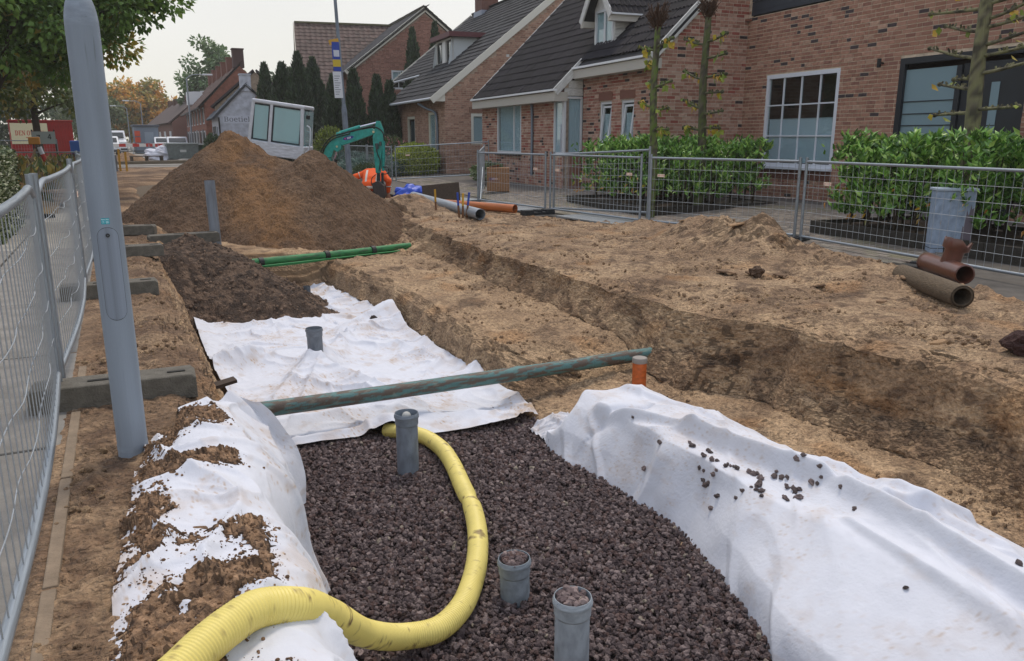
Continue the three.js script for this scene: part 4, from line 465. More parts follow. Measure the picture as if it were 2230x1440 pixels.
// ---------------------------------------------------------------- mini excavator behind the heap
{
  const o = [3.72, .0, -21.1], t = thing('mini_excavator', 'small digger with white cab, teal boom and raised arm behind the heap', 'excavator', o, -26 * Math.PI / 180); // local x: along the picture plane at its place, z: towards the street end we stand at
  const teal = mat('#1f9c90', .42, { map: rep(mottleT, 2) }), wp = mat('#cfd3da', .45, { map: rep(mottleT, 1.5) }), frame = mat('#20262d', .6), chrome = mat('#c9ccd6', .15, { metalness: .9 });
  const tilt = -.14, body = new THREE.Group(); body.name = 'cab'; t.add(body); body.position.set(0, 1.05, 0); body.rotation.z = tilt;
  const cabGlass = new THREE.MeshPhysicalMaterial({ color: '#c4e6ea', roughness: .04, transmission: .62, thickness: 0, ior: 1.5 });
  const D = .95; mesh('roof', rbox(1.32, .10, D + .02, .04, 0, 1.27, 0), wp, body);
  mesh('lower_panel', [rbox(1.42, .34, D, .03, 0, .16, 0)], wp, body);
  for (const s of [-1, 1]) { const z = s * (D / 2 - .03); for (const [x, w, tx] of [[-.66, .08, .05], [-.16, .07, 0], [.64, .08, -.05]]) mesh('pillar', beam([x, .3, z], [x + tx, 1.26, z], .06, w), wp, body); mesh('window_frame', [box(.42, .03, .03, -.40, .36, z), box(.42, .03, .03, -.40, 1.20, z), box(.72, .03, .03, .24, .36, z), box(.72, .03, .03, .24, 1.20, z), box(.03, .84, .03, -.59, .78, z), box(.03, .84, .03, -.215, .78, z), box(.03, .84, .03, -.105, .78, z), box(.03, .84, .03, .575, .78, z)], frame, body); mesh('window_pane', box(.36, .82, .006, -.40, .78, z), cabGlass, body); mesh('window_pane', box(.66, .82, .006, .235, .78, z), cabGlass, body); }
  mesh('window_pane', box(.006, .82, .8, .66, .78, 0), cabGlass, body); mesh('window_pane', box(.006, .82, .8, -.66, .78, 0), cabGlass, body); mesh('seat', [rbox(.35, .12, .42, .04, -.15, .38, 0), rbox(.12, .5, .42, .04, -.34, .62, 0)], black, body); mesh('grab_rail', tube([[.74, .2, .42], [.80, .25, .42], [.80, .8, .42], [.72, .85, .42]], .018, 30, 8), wp, body); mesh('work_lamp', rbox(.08, .10, .1, .02, .72, 1.05, .35), black, body);
  mesh('engine_hood', rbox(1.0, .75, 1.3, .1, -1.1, .78, 0), teal, t); mesh('turntable', rbox(2.0, .2, 1.3, .05, -.2, .55, 0), frame, t);
  for (const s of [-1, 1]) { const tr = mesh('track', new THREE.ExtrudeGeometry((() => { const h = new THREE.Shape(); h.absarc(-.8, .22, .22, Math.PI / 2, Math.PI * 1.5); h.absarc(.8, .22, .22, -Math.PI / 2, Math.PI / 2); return h; })(), { depth: .3, bevelEnabled: false }).translate(-.1, 0, s * .55 - .15), black, t); void tr; }
  // boom reaching over the heap: outline extruded, so that it keeps its knee
  const bz = .62, side = (pts, w, z = bz) => prism(pts, w - .016, .008).translate(0, 0, z - w / 2 + .008);
  mesh('boom', [side([[1.10, .55], [1.22, .97], [1.34, 1.27], [1.48, 1.45], [1.64, 1.53], [2.19, 1.675], [2.48, 1.715], [2.56, 1.66], [2.48, 1.575], [2.19, 1.47], [1.64, 1.29], [1.52, 1.20], [1.43, .99], [1.34, .5]], .17)], teal, t); mesh('boom_seam', [side([[1.245, 1.0], [1.255, 1.0], [1.44, 1.03], [1.44, 1.02]], .178)], black, t);
  mesh('boom_bracket', [side([[1.54, 1.22], [1.56, 1.36], [1.64, 1.42], [1.72, 1.34], [1.70, 1.22], [1.62, 1.17]], .26)], teal, t); mesh('pivot_pin', [rod([1.62, 1.29, bz - .15], [1.62, 1.29, bz + .15], .025)], mat('#b9b58f', .5), t);
  mesh('boom_piston', rod([1.40, .70, bz], [1.58, 1.20, bz], .026), chrome, t); mesh('boom_cylinder', rod([1.46, .62, bz + .02], [1.56, .98, bz + .02], .04), black, t);
  const badge = textTex(256, 96, (x, W, H) => { x.fillStyle = '#1f9c90'; x.fillRect(0, 0, W, H); x.fillStyle = '#27357e'; x.beginPath(); x.ellipse(W / 2, H / 2, W / 2 - 4, H / 2 - 6, 0, 0, 7); x.fill(); x.fillStyle = '#d8437c'; x.beginPath(); x.moveTo(36, 34); x.lineTo(76, 30); x.lineTo(62, 68); x.fill(); x.fillStyle = '#e9ecf4'; x.font = 'bold 56px serif'; x.fillText('IHI', 96, 68, 120); });
  { const bg = new THREE.PlaneGeometry(.29, .105); bg.rotateZ(.24); bg.translate(1.90, 1.495, bz + .089); mesh('badge', bg, mat('#ffffff', .5, { map: badge }), t); }
  mesh('arm', [side([[2.60, 1.89], [2.67, 1.89], [2.74, 1.70], [2.76, 1.45], [2.68, 1.10], [2.64, .66], [2.54, .66], [2.51, 1.16], [2.50, 1.52], [2.56, 1.72]], .14)], teal, t); mesh('bucket_cylinder', rod([2.75, 1.42, bz + .03], [2.73, .98, bz + .03], .042), teal, t); mesh('bucket_cylinder_end', rod([2.73, .98, bz + .03], [2.71, .70, bz + .03], .036), teal, t); mesh('elbow_pin', rod([2.52, 1.64, bz - .1], [2.52, 1.64, bz + .1], .03), mat('#c9bf93', .5), t);
  mesh('arm_cylinder', rod([1.68, 1.61, bz], [2.19, 1.76, bz], .05), teal, t); mesh('arm_piston', rod([2.18, 1.757, bz], [2.63, 1.865, bz], .026), chrome, t); mesh('cylinder_lug', rbox(.12, .12, .16, .02, 1.66, 1.57, bz), teal, t);
  const hose = (P, r = .013) => mesh('hydraulic_hose', tube(P, r, 50, 7), black, t); hose([[1.14, .85, bz + .10], [1.24, 1.22, bz + .10], [1.46, 1.49, bz + .10], [1.8, 1.61, bz + .10], [2.3, 1.73, bz + .09], [2.55, 1.76, bz + .09], [2.74, 1.64, bz + .09], [2.78, 1.42, bz + .08]], .015); hose([[1.2, .9, bz + .12], [1.30, 1.22, bz + .12], [1.52, 1.46, bz + .12], [1.95, 1.60, bz + .1]]); hose([[2.56, 1.36, bz + .09], [2.60, 1.12, bz + .11], [2.66, .95, bz + .1], [2.62, .7, bz + .09]]); hose([[2.72, .8, bz + .08], [2.84, .78, bz + .1], [2.86, .66, bz + .1], [2.66, .62, bz + .08]]); hose([[2.54, .62, bz + .08], [2.44, .52, bz + .11], [2.44, .36, bz + .11], [2.56, .30, bz + .08]], .010);
  mesh('valve_block', [rbox(.06, .14, .08, .01, 2.60, 1.30, bz + .10), rbox(.05, .10, .08, .01, 2.68, 1.36, bz + .10)], mat('#3a4444', .5), t); mesh('bucket_link', [rod([2.59, .68, bz], [2.58, .40, bz], .045), beam([2.69, .66, bz], [2.68, .34, bz], .05, .06)], mat('#2d3a3a', .7), t);
  mesh('bucket', [side([[2.46, .40], [2.60, .46], [2.73, .34], [2.74, .10], [2.62, -.10], [2.57, -.15], [2.50, -.06], [2.40, -.06], [2.50, .14]], .40)], mat('#4a4340', .7, { map: rep(mottleT, 2), metalness: .3 }), t); for (let k = 0; k < 4; k++) mesh('bucket_tooth', box(.05, .10, .05, 2.56, -.18, bz - .15 + k * .1, 0, 0, .3), mat('#5a534e', .6, { metalness: .4 }), t);
}
// ---------------------------------------------------------------- worker bent over beside the arm
{
  const P = V(5.66, -.40, -19.6), t = thing('person', 'person in orange reflective jacket and dark trousers bending over the hole', 'person', P.toArray(), -26 * Math.PI / 180);
  function sdfMesh(bones, cell, pad) { const lo = V(9, 9, 9), hi = V(-9, -9, -9); for (const [a, b, ra, rb] of bones) { for (const [p, r] of [[a, ra], [b, rb]]) { lo.min(V(p[0] - r - pad, p[1] - r - pad, p[2] - r - pad)); hi.max(V(p[0] + r + pad, p[1] + r + pad, p[2] + r + pad)); } } const size = Math.max(hi.x - lo.x, hi.y - lo.y, hi.z - lo.z), n = Math.ceil(size / cell), mc = new MarchingCubes(n, mat('#fff'), false, false, 200000); const mid = lo.clone().add(hi).multiplyScalar(.5), half = size / 2;
    const q = V(0, 0, 0), A = V(0, 0, 0), AB = V(0, 0, 0); for (let k = 0; k < n; k++) for (let j = 0; j < n; j++) for (let i = 0; i < n; i++) { q.set((i / n - .5) * 2 * half + mid.x, (j / n - .5) * 2 * half + mid.y, (k / n - .5) * 2 * half + mid.z); let e = 0; for (const [a, b, ra, rb] of bones) { A.set(...a); AB.set(...b).sub(A); const tt = clamp(q.clone().sub(A).dot(AB) / Math.max(1e-6, AB.lengthSq())); const d = q.distanceTo(A.clone().addScaledVector(AB, tt)) - lerp(ra, rb, tt); e += Math.exp(-d / .018); } mc.field[k * n * n + j * n + i] = .018 * Math.log(e + 1e-30); }
    mc.isolation = 0; mc.update(); const c = mc.count ?? mc.geometry.drawRange.count, g = new THREE.BufferGeometry(); g.setAttribute('position', new THREE.BufferAttribute(mc.positionArray.slice(0, c * 3), 3)); g.setAttribute('normal', new THREE.BufferAttribute(mc.normalArray.slice(0, c * 3), 3)); g.scale(half, half, half); g.translate(mid.x, mid.y, mid.z); worldUV(g); return g; }
  const body = sdfMesh([[[-.17, .06, .05], [-.18, .42, .14], .055, .068], [[-.18, .42, .14], [-.11, .74, .0], .08, .10], [[.17, .06, .0], [.18, .42, .10], .055, .068], [[.18, .42, .10], [.11, .74, .0], .08, .10], [[-.17, .04, .05], [-.17, .03, -.14], .05, .045], [[.17, .04, 0], [.17, .03, -.2], .05, .045], [[-.10, .76, .02], [.10, .76, .02], .125, .125], [[0, .80, -.02], [.02, .98, -.36], .13, .14], [[.02, .98, -.42], [.02, .92, -.54], .06, .055], [[.02, .88, -.60], [.02, .84, -.64], .095, .095]], .022, .06);
  mesh('body', body, mat('#23262c', .9), t);
  const jacket = sdfMesh([[[-.12, .74, .05], [.12, .74, .05], .145, .145], [[-.10, .84, -.06], [-.13, .99, -.32], .15, .155], [[.10, .84, -.06], [.15, .99, -.32], .15, .155], [[.0, .86, -.08], [.0, 1.02, -.34], .15, .13], [[-.22, 1.02, -.34], [-.46, .93, -.24], .085, .075], [[-.46, .93, -.24], [-.52, .70, -.20], .070, .055], [[.24, 1.0, -.33], [.38, .84, -.20], .085, .072], [[.38, .84, -.20], [.36, .58, -.22], .068, .055]], .019, .06);
  const jm = mesh('jacket', jacket, mat('#ef5c18', .8, { bumpMap: rep(fineB, 3), bumpScale: .004 }), t);
  const rf = mat('#c4bdb2', .35); const strip = (P, w) => { const pts = P.map((p) => V(...p)), c = new THREE.CatmullRomCurve3(pts), n = 24, g = grid(2, n + 1, (i, j, o) => { const u = j / n, p = c.getPoint(u), tg = c.getTangent(u), s = tg.clone().cross(V(0, .4, 1)).normalize(); o.copy(p).addScaledVector(s, (i - .5) * w); }); return g; };
  mesh('reflective_band', strip([[-.13, .66, .20], [-.13, .80, .175], [-.13, .99, .02], [-.14, 1.11, -.20]], .05), mat('#c4bdb2', .4, { side: THREE.DoubleSide }), jm); mesh('reflective_band', strip([[.12, .66, .20], [.13, .80, .175], [.14, .99, .02], [.15, 1.11, -.20]], .05), mat('#c4bdb2', .4, { side: THREE.DoubleSide }), jm); mesh('reflective_band', new THREE.TorusGeometry(.2, .018, 8, 40).scale(1.36, .82, 2.0).rotateX(Math.PI / 2).translate(0, .70, .04), rf, jm);
  mesh('reflective_band', new THREE.TorusGeometry(.082, .012, 8, 20).rotateY(Math.PI / 2).rotateZ(.35).translate(-.35, .975, -.285), rf, jm); mesh('reflective_band', new THREE.TorusGeometry(.074, .012, 8, 20).rotateX(Math.PI / 2).translate(.37, .70, -.21), rf, jm);
  const skin = mat('#9a6a4c', .6), hand = (x, y, z, s) => { const list = [[[0, 0, 0], [0, -.085, 0], .034, .036]]; for (let k = 0; k < 4; k++) { const f = (k - 1.5) * .02; list.push([[f, -.085, 0], [f * 1.1, -.13, .015], .0095, .009], [[f * 1.1, -.13, .015], [f * 1.1, -.15 - (k === 1 || k === 2 ? .008 : 0), .045], .009, .008]); } list.push([[.03 * s, -.03, .01], [.055 * s, -.075, .035], .011, .009]); const g = sdfMesh(list, .0075, .03); g.translate(x, y, z); return g; };
  mesh('hand', hand(-.52, .66, -.20, 1), skin, t); mesh('hand', hand(.36, .54, -.22, -1), skin, t);
  mesh('hair', new THREE.SphereGeometry(.108, 18, 14).scale(1, 1, 1.1).translate(.02, .88, -.61), mat('#3a2c22', .9), t);
  const tool = thing('shovel', 'shovel handle held low by the bending person', 'shovel', [P.x - .42, P.y + .05, P.z + .35], -26 * Math.PI / 180); mesh('handle', rod([-.12, .62, 0], [.42, .22, .05], .016), mat('#8a7a63', .7), tool); mesh('blade', rbox(.2, .26, .015, .006, .5, .12, .05, 0, 0, .9), mat('#4c4a47', .5, { metalness: .6 }), tool);
}
// ---------------------------------------------------------------- houses (s = metres along the facade line up the street, p = metres back from the street)
const CAM = V(0, 1.5, 0);
function house(name, label, s0, p0) { const b = sp(s0, p0), t = thing(name, label, 'house', [b.x, 0, b.z], HA); t.updateMatrixWorld(true); t.L = (s, y, p) => V(p - p0, y, -(s - s0)); return t; }
// a wall frame: u along the wall, v up, w out of it
function frameM(o, U, N) { return new THREE.Matrix4().makeBasis(U, UP, N).setPosition(o); }
const put = (g, F) => (g.applyMatrix4(F), g);
const FRONT = { U: V(0, 0, 1), N: V(-1, 0, 0) }, GABLE = { U: V(1, 0, 0), N: V(0, 0, 1) }; // front: u runs down the street; gable: u runs away from the street
const boxCache = new Map();
function brickGeo(w, h, d) { const k = `${w.toFixed(3)},${h},${d}`; if (!boxCache.has(k)) { const g = new THREE.BoxGeometry(w, h, d); boxCache.set(k, g); } return boxCache.get(k); }
function brickWall(t, name, F, outline, holes, o) { // outline [[u,v]...], holes [[u0,u1,v0,v1]...]
  const sh = new THREE.Shape(outline.map((p) => new THREE.Vector2(...p))); for (const [a, b, c, d] of holes) sh.holes.push(new THREE.Path([[a, c], [b, c], [b, d], [a, d]].map((p) => new THREE.Vector2(...p))));
  const core = new THREE.ExtrudeGeometry(sh, { depth: .14, bevelEnabled: false }).translate(0, 0, -.1432); const wall = mesh(name, worldUV(put(core, F)), mat(o.mortar, .95, { map: rep(mottleT, 2) }), t);
  const r = RNG(o.seed ?? 1), bh = o.bh ?? .062, ch = o.course ?? .077, j = .014, us = outline.map((p) => p[0]), vs = outline.map((p) => p[1]), u0 = Math.min(...us), u1 = Math.max(...us), v0 = Math.min(...vs), v1 = Math.max(...vs), list = [];
  const inside = (u, v) => { let c = false; for (let i = 0, k = outline.length - 1; i < outline.length; k = i++) { const [a, b] = outline[i], [d, e] = outline[k]; if ((b > v) !== (e > v) && u < (d - a) * (v - b) / (e - b) + a) c = !c; } return c; };
  const cols = o.colors.map((c) => new THREE.Color(c)), wts = o.weights;
  for (let row = 0, v = v0 + .005; v + bh < v1 + .02; row++, v += ch) { let u = u0 - (row % 2) * .11 - r() * .02; while (u < u1) { const L = r() < (o.header ?? .25) ? .10 : .21; let a = Math.max(u, u0 + .002), b = Math.min(u + L, u1 - .002); u += L + j; for (const [ha, hb, hc, hd] of holes) if (v + bh > hc && v < hd) { if (a >= ha && b <= hb) { a = 1; b = 0; } else if (a < ha && b > ha) b = ha; else if (a < hb && b > hb) a = hb; } if (b - a < .03) continue; const mu = (a + b) / 2; if (!inside(mu, v + bh / 2) || !inside(a + .01, v + bh * .9) || !inside(b - .01, v + bh * .9)) continue; let q = r(), ci = 0; while (ci < wts.length - 1 && q > wts[ci]) { q -= wts[ci]; ci++; } list.push([Math.round((b - a) * 100) / 100, mu, v + bh / 2, ci, r()]); } }
  const Fw = t.matrixWorld.clone().multiply(F), p = V(0, 0, 0); for (const b of list) b.push(p.set(b[1], b[2], 0).applyMatrix4(Fw).distanceTo(CAM) + (o.prefer ? o.prefer(b[1], b[2]) : 0)); list.sort((a, b) => a[5] - b[5]);
  const d = .024, n = Math.min(o.single ?? 0, list.length), mats = o.colors.map((c) => mat(c, .9, { map: rep(mottleT, 3), bumpMap: rep(fineB, 3), bumpScale: .004 })); const rot = new THREE.Quaternion().setFromRotationMatrix(F);
  for (let i = 0; i < n; i++) { const [w, u, v, ci, k] = list[i], m = mesh('brick', brickGeo(w, bh, d), mats[ci], wall); m.quaternion.copy(rot); m.position.set(u, v, -d / 2 + .002 + k * .003).applyMatrix4(F); }
  const rest = []; for (let i = n; i < list.length; i++) { const [w, u, v, ci, k] = list[i], g = brickGeo(w, bh, d).clone().translate(u, v, -d / 2 + .002 + k * .003); rest.push(colored(g, cols[ci].clone().multiplyScalar(.93 + .14 * ((k * 7.3) % 1)))); }
  if (rest.length) { const g = put(mergeGeometries(rest), F); mesh('brickwork', worldUV(g), mat('#ffffff', .9, { vertexColors: true, map: rep(mottleT, 3), bumpMap: rep(fineB, 3), bumpScale: .004 }), wall).userData.kind = 'stuff'; }
  return wall;
}
function bars(x0, x1, y0, y1, w, d, z = 0) { return [box(x1 - x0, w, d, (x0 + x1) / 2, y0 + w / 2, z), box(x1 - x0, w, d, (x0 + x1) / 2, y1 - w / 2, z), box(w, y1 - y0 - 2 * w, d, x0 + w / 2, (y0 + y1) / 2, z), box(w, y1 - y0 - 2 * w, d, x1 - w / 2, (y0 + y1) / 2, z)]; }
const frameW = mat('#c9ced2', .45), darkIn = mat('#17130f', .9), netM = new THREE.MeshStandardMaterial({ color: '#e2e6e8', roughness: .9, side: THREE.DoubleSide }), paneM = new THREE.MeshPhysicalMaterial({ color: '#e6eef0', roughness: 0, transmission: 1, thickness: 0, ior: 1.5 });
function pleats(w, h, n, amp) { return grid(n * 4 + 1, 2, (i, j, o) => { const x = (i / (n * 4) - .5) * w; o.set(x, (j - .5) * h, Math.sin(i / 4 * Math.PI * 2) * amp); }); }
function windowUnit(t, F, u0, u1, v0, v1, o = {}) {
  const set = o.set ?? -.07, w = o.w ?? .06, fm = o.frame ?? frameW, win = mesh('window', bars(u0, u1, v0, v1, w, .07, set).map((g) => put(g, F)), fm, t);
  for (const x of o.mx ?? []) mesh('muntin', put(box(o.mw ?? .03, v1 - v0 - 2 * w, .035, x, (v0 + v1) / 2, set), F), fm, win); for (const y of o.my ?? []) mesh('muntin', put(box(u1 - u0 - 2 * w, o.mw ?? .03, .0345, (u0 + u1) / 2, y, set), F), fm, win);
  const xs = [u0 + w, ...(o.split ? o.mx : []), u1 - w]; for (let i = 0; i < xs.length - 1; i++) mesh('pane', put(box(xs[i + 1] - xs[i], v1 - v0 - 2 * w, .006, (xs[i] + xs[i + 1]) / 2, (v0 + v1) / 2, set - .012), F), o.glass ?? paneM, win);
  if (o.curtain) { const [c0, c1, y0, y1, n] = o.curtain; mesh('curtain', put(pleats(c1 - c0, y1 - y0, n, .014).translate((c0 + c1) / 2, (y0 + y1) / 2, set - .034), F), o.curtainM ?? netM, win); }
  if (!o.noRoom) mesh('room', put(merge([box(u1 - u0 + .1, v1 - v0 + .1, .02, (u0 + u1) / 2, (v0 + v1) / 2, set - .75), box(.02, v1 - v0 + .1, .7, u0 - .05, (v0 + v1) / 2, set - .4), box(.02, v1 - v0 + .1, .7, u1 + .05, (v0 + v1) / 2, set - .4), box(u1 - u0 + .1, .02, .7, (u0 + u1) / 2, v0 - .05, set - .4), box(u1 - u0 + .1, .02, .7, (u0 + u1) / 2, v1 + .05, set - .4)]), F), o.room ?? darkIn, win);
  if (o.sill) mesh('sill', put(box(u1 - u0 + .06, .06, .12, (u0 + u1) / 2, v0 - .035, .03), F), o.sill === true ? fm : o.sill, win);
  return win;
}
// roof covering: u along the eave, q up the slope
function tileGeo(kind, w, l) { // lower edge at q = 0
  if (kind === 'flat') { const g = box(w * .985, .018, l * 1.06, 0, 0, -l * .53); return g; }
  const n = 8, P = []; for (let i = 0; i <= n; i++) { const x = (i / n - .5) * w, ph = i / n * 2 * Math.PI * (kind === 'ribbed' ? 2 : 1); P.push([x, (Math.cos(ph) * .5 + .5) * (kind === 'ribbed' ? .04 : .04)]); }
  const s = new THREE.Shape(); P.forEach(([x, y], i) => (i ? s.lineTo(x, y) : s.moveTo(x, y))); for (let i = n; i >= 0; i--) s.lineTo(P[i][0], P[i][1] - .014); const g = new THREE.ExtrudeGeometry(s, { depth: l * 1.08, bevelEnabled: false, curveSegments: 1 }); g.translate(0, 0, -l * 1.08); return g;
}
function roofTiles(t, name, o) { // o: origin (local, at eave, u = 0), U, UPS (up-slope unit), len, run, w, l, kind, colors, inside(u, q), single, seed
  const N = o.UPS.clone().cross(o.U).normalize(); if (N.y < 0) N.negate(); const Z = o.UPS.clone().negate(), X = N.clone().cross(Z); const F = new THREE.Matrix4().makeBasis(X, N, Z).setPosition(o.origin); const sgn = Math.sign(X.dot(o.U)); const r = RNG(o.seed ?? 1), list = [];
  const deck = mesh(name, put(worldUV(new THREE.ExtrudeGeometry(new THREE.Shape((o.outline ?? [[0, 0], [o.len, 0], [o.len, o.run], [0, o.run]]).map(([u, q]) => new THREE.Vector2(u * sgn, q))), { depth: .06, bevelEnabled: false }).rotateX(-Math.PI / 2).translate(0, -.07, 0)), F), mat('#2b2a2c', .95), t);
  const rows = Math.ceil(o.run / o.l), nc = Math.ceil(o.len / o.w); for (let k = 0; k < rows; k++) for (let i = -1; i <= nc; i++) { const u = (i + .5 + (o.stagger && k % 2 ? .5 : 0)) * o.w, q = k * o.l; if (u < o.w * .3 || u > o.len - o.w * .3) continue; if (o.inside && !o.inside(u, q + o.l * .5)) continue; list.push([u, q, (r() * o.colors.length) | 0, r()]); }
  const Fw = t.matrixWorld.clone().multiply(F), p = V(0, 0, 0); for (const b of list) b.push(p.set(b[0] * sgn, 0, -b[1]).applyMatrix4(Fw).distanceTo(CAM)); list.sort((a, b) => a[4] - b[4]);
  const geo = tileGeo(o.kind, o.w, o.l).rotateX(-.075).translate(0, .03, .02), rot = new THREE.Quaternion().setFromRotationMatrix(F), ms = o.colors.map((c) => mat(c, o.rough ?? .75, { map: rep(mottleT, 4) })), n = Math.min(o.single ?? 0, list.length);
  for (let i = 0; i < n; i++) { const [u, q, ci, k] = list[i], m = mesh('roof_tile', geo, ms[ci], deck); m.quaternion.copy(rot); m.rotateY((k - .5) * .02); m.rotateX(((k * 7.7) % 1 - .5) * .03); m.position.set(u * sgn, k * .008, -q + ((k * 13.3) % 1 - .5) * .012).applyMatrix4(F); }
  const rest = [], cols = o.colors.map((c) => new THREE.Color(c)); for (let i = n; i < list.length; i++) { const [u, q, ci, k] = list[i], g = geo.clone().rotateX(((k * 7.7) % 1 - .5) * .03).translate(u * sgn, k * .008, -q + ((k * 13.3) % 1 - .5) * .012); rest.push(colored(flat(g), cols[ci].clone().multiplyScalar(.85 + .3 * k))); }
  if (rest.length) mesh('tiling', put(mergeGeometries(rest), F), mat('#ffffff', o.rough ?? .75, { vertexColors: true, map: rep(mottleT, 4) }), deck).userData.kind = 'stuff';
  return deck;
}
const whiteP = mat('#d2d3d0', .55, { map: rep(mottleT, 1) }), zinc = mat('#76828f', .5, { metalness: .4 });
const B_A = { colors: ['#ab7f6b', '#9f7360', '#b48975', '#94695a', '#4a3f41', '#ba9681'], weights: [.34, .26, .2, .11, .055, .035], mortar: '#d3c1aa' };
const B_B = { colors: ['#b08573', '#a07362', '#bb9685', '#9c594d', '#3e3335', '#c4a592'], weights: [.32, .24, .18, .12, .05, .09], mortar: '#c8b8a7' };
{ // --- house with the grid window and the dark door
  const t = house('brick_house', 'red brick house with white grid window and black front door', 3.05, 0), F = frameM(t.L(3.05, 0, 0), FRONT.U, FRONT.N);
  brickWall(t, 'front_wall', F, [[0, -.1], [10.6, -.1], [10.6, 4.22], [.12, 4.22], [.12, 6.6], [0, 6.6]], [[.81, 3.05, .86, 2.88], [4.53, 7.06, .12, 2.93]], { ...B_A, single: 300, seed: 4, prefer: (u, v) => (v < 1.3 && u > 3.4 ? 9 : 0) + (u > 7.2 ? 6 : 0) });
  const cl = mat('#2c333d', .6, { map: rep(mottleT, 1) }); for (let k = 0; k < 8; k++) mesh('cladding_board', put(rbox(10.46, .292, .03, .004, .13 + 5.23, 4.24 + .15 + k * .30, .012 + (k % 2) * .001, 0, -.03), F), cl, t);
  mesh('cladding_backing', put(box(10.48, 2.6, .1, 5.36, 5.5, -.09), F), mat('#2a2f36', .9), t); mesh('cladding_sill', put(box(.14, .05, .2, .06, 4.16, .0), F), mat('#7a4f40', .9), t);
  mesh('core', [box(8.4, 6.4, 10.2, 4.9, 3.1, 5.2)], mat('#4b3a33', .95), t);
  const w0 = .81, w1 = 3.05; const blind = mat('#eef5fc', .8, { side: THREE.DoubleSide });
  const win = windowUnit(t, F, w0, w1, .86, 2.88, { set: -.03, w: .085, mx: [1.37, 1.93, 2.49], my: [1.54, 2.21], mw: .028, frame: mat('#d3d8e0', .4), room: mat('#2a1d16', .9) });
  mesh('blind', put(grid(2, 121, (i, j, o) => { o.set(lerp(w0 + .12, w1 - .1, i), lerp(.96, 1.90, j / 120), -.064 + (j % 2) * .008); }), F), blind, win); mesh('blind_rail', put(box(w1 - w0 - .2, .02, .03, (w0 + w1) / 2 + .01, 1.905, -.064), F), frameW, win); mesh('sill', put(box(w1 - w0 + .04, .05, .14, (w0 + w1) / 2, .84, .03), F), mat('#d3d8e0', .4), win);
  { const list = []; for (let k = 0; k < 36; k++) list.push(box(.055, .20, .03, w0 + .03 + k * .0625, .70, .0)); mesh('soldier_course', list.map((g) => put(g, F)), mat('#6b4639', .9), t).userData.kind = 'stuff'; }
  // entrance
  const dk = mat('#1d2229', .5), frost = new THREE.MeshPhysicalMaterial({ color: '#8ba6b0', roughness: .35, transmission: .25, thickness: 0 }), d0 = 4.53, d1 = 7.06;
  const en = mesh('entrance_frame', bars(d0, d1, .12, 2.93, .11, .10, -.05).map((g) => put(g, F)), dk, t); mesh('mullion', put(box(.10, 2.6, .09, 5.80, 1.42, -.05), F), dk, en);
  mesh('sidelight', put(box(1.10, 2.6, .012, 5.19, 1.42, -.07), F), frost, en); for (const y of [.44, .66, .87, 1.08, 1.29, 1.5, 1.72, 1.93, 2.15]) mesh('glazing_bar', put(box(1.10, .016, .02, 5.19, y, -.06), F), dk, en);
  const door = mesh('door', [put(rbox(1.10, 2.62, .06, .004, 6.41, 1.43, -.07), F)], mat('#22282f', .45, { map: rep(mottleT, 1) }), t); mesh('door_slit', put(box(.15, 1.9, .008, 6.50, 1.45, -.036), F), frost, door); for (const y of [.8, 1.1, 1.4, 1.7, 2.0]) mesh('slit_bar', put(box(.15, .016, .006, 6.50, y, -.030), F), dk, door); mesh('handle', [put(rod([6.13, .95, .02], [6.13, 2.12, .02], .016), F), put(rod([6.13, 1.1, -.04], [6.13, 1.1, .02], .01), F), put(rod([6.13, 1.98, -.04], [6.13, 1.98, .02], .01), F)], mat('#d5d6da', .25, { metalness: .7 }), door); mesh('lock', put(box(.09, .012, .012, 6.20, 1.55, -.03), F), mat('#b9bcc2', .3, { metalness: .8 }), door);
  mesh('wall_lamp', [put(rod([4.13, 2.88, 0], [4.13, 2.88, .10], .018), F), put(rod([4.13, 2.80, .11], [4.13, 2.96, .11], .038), F)], black, t);
}
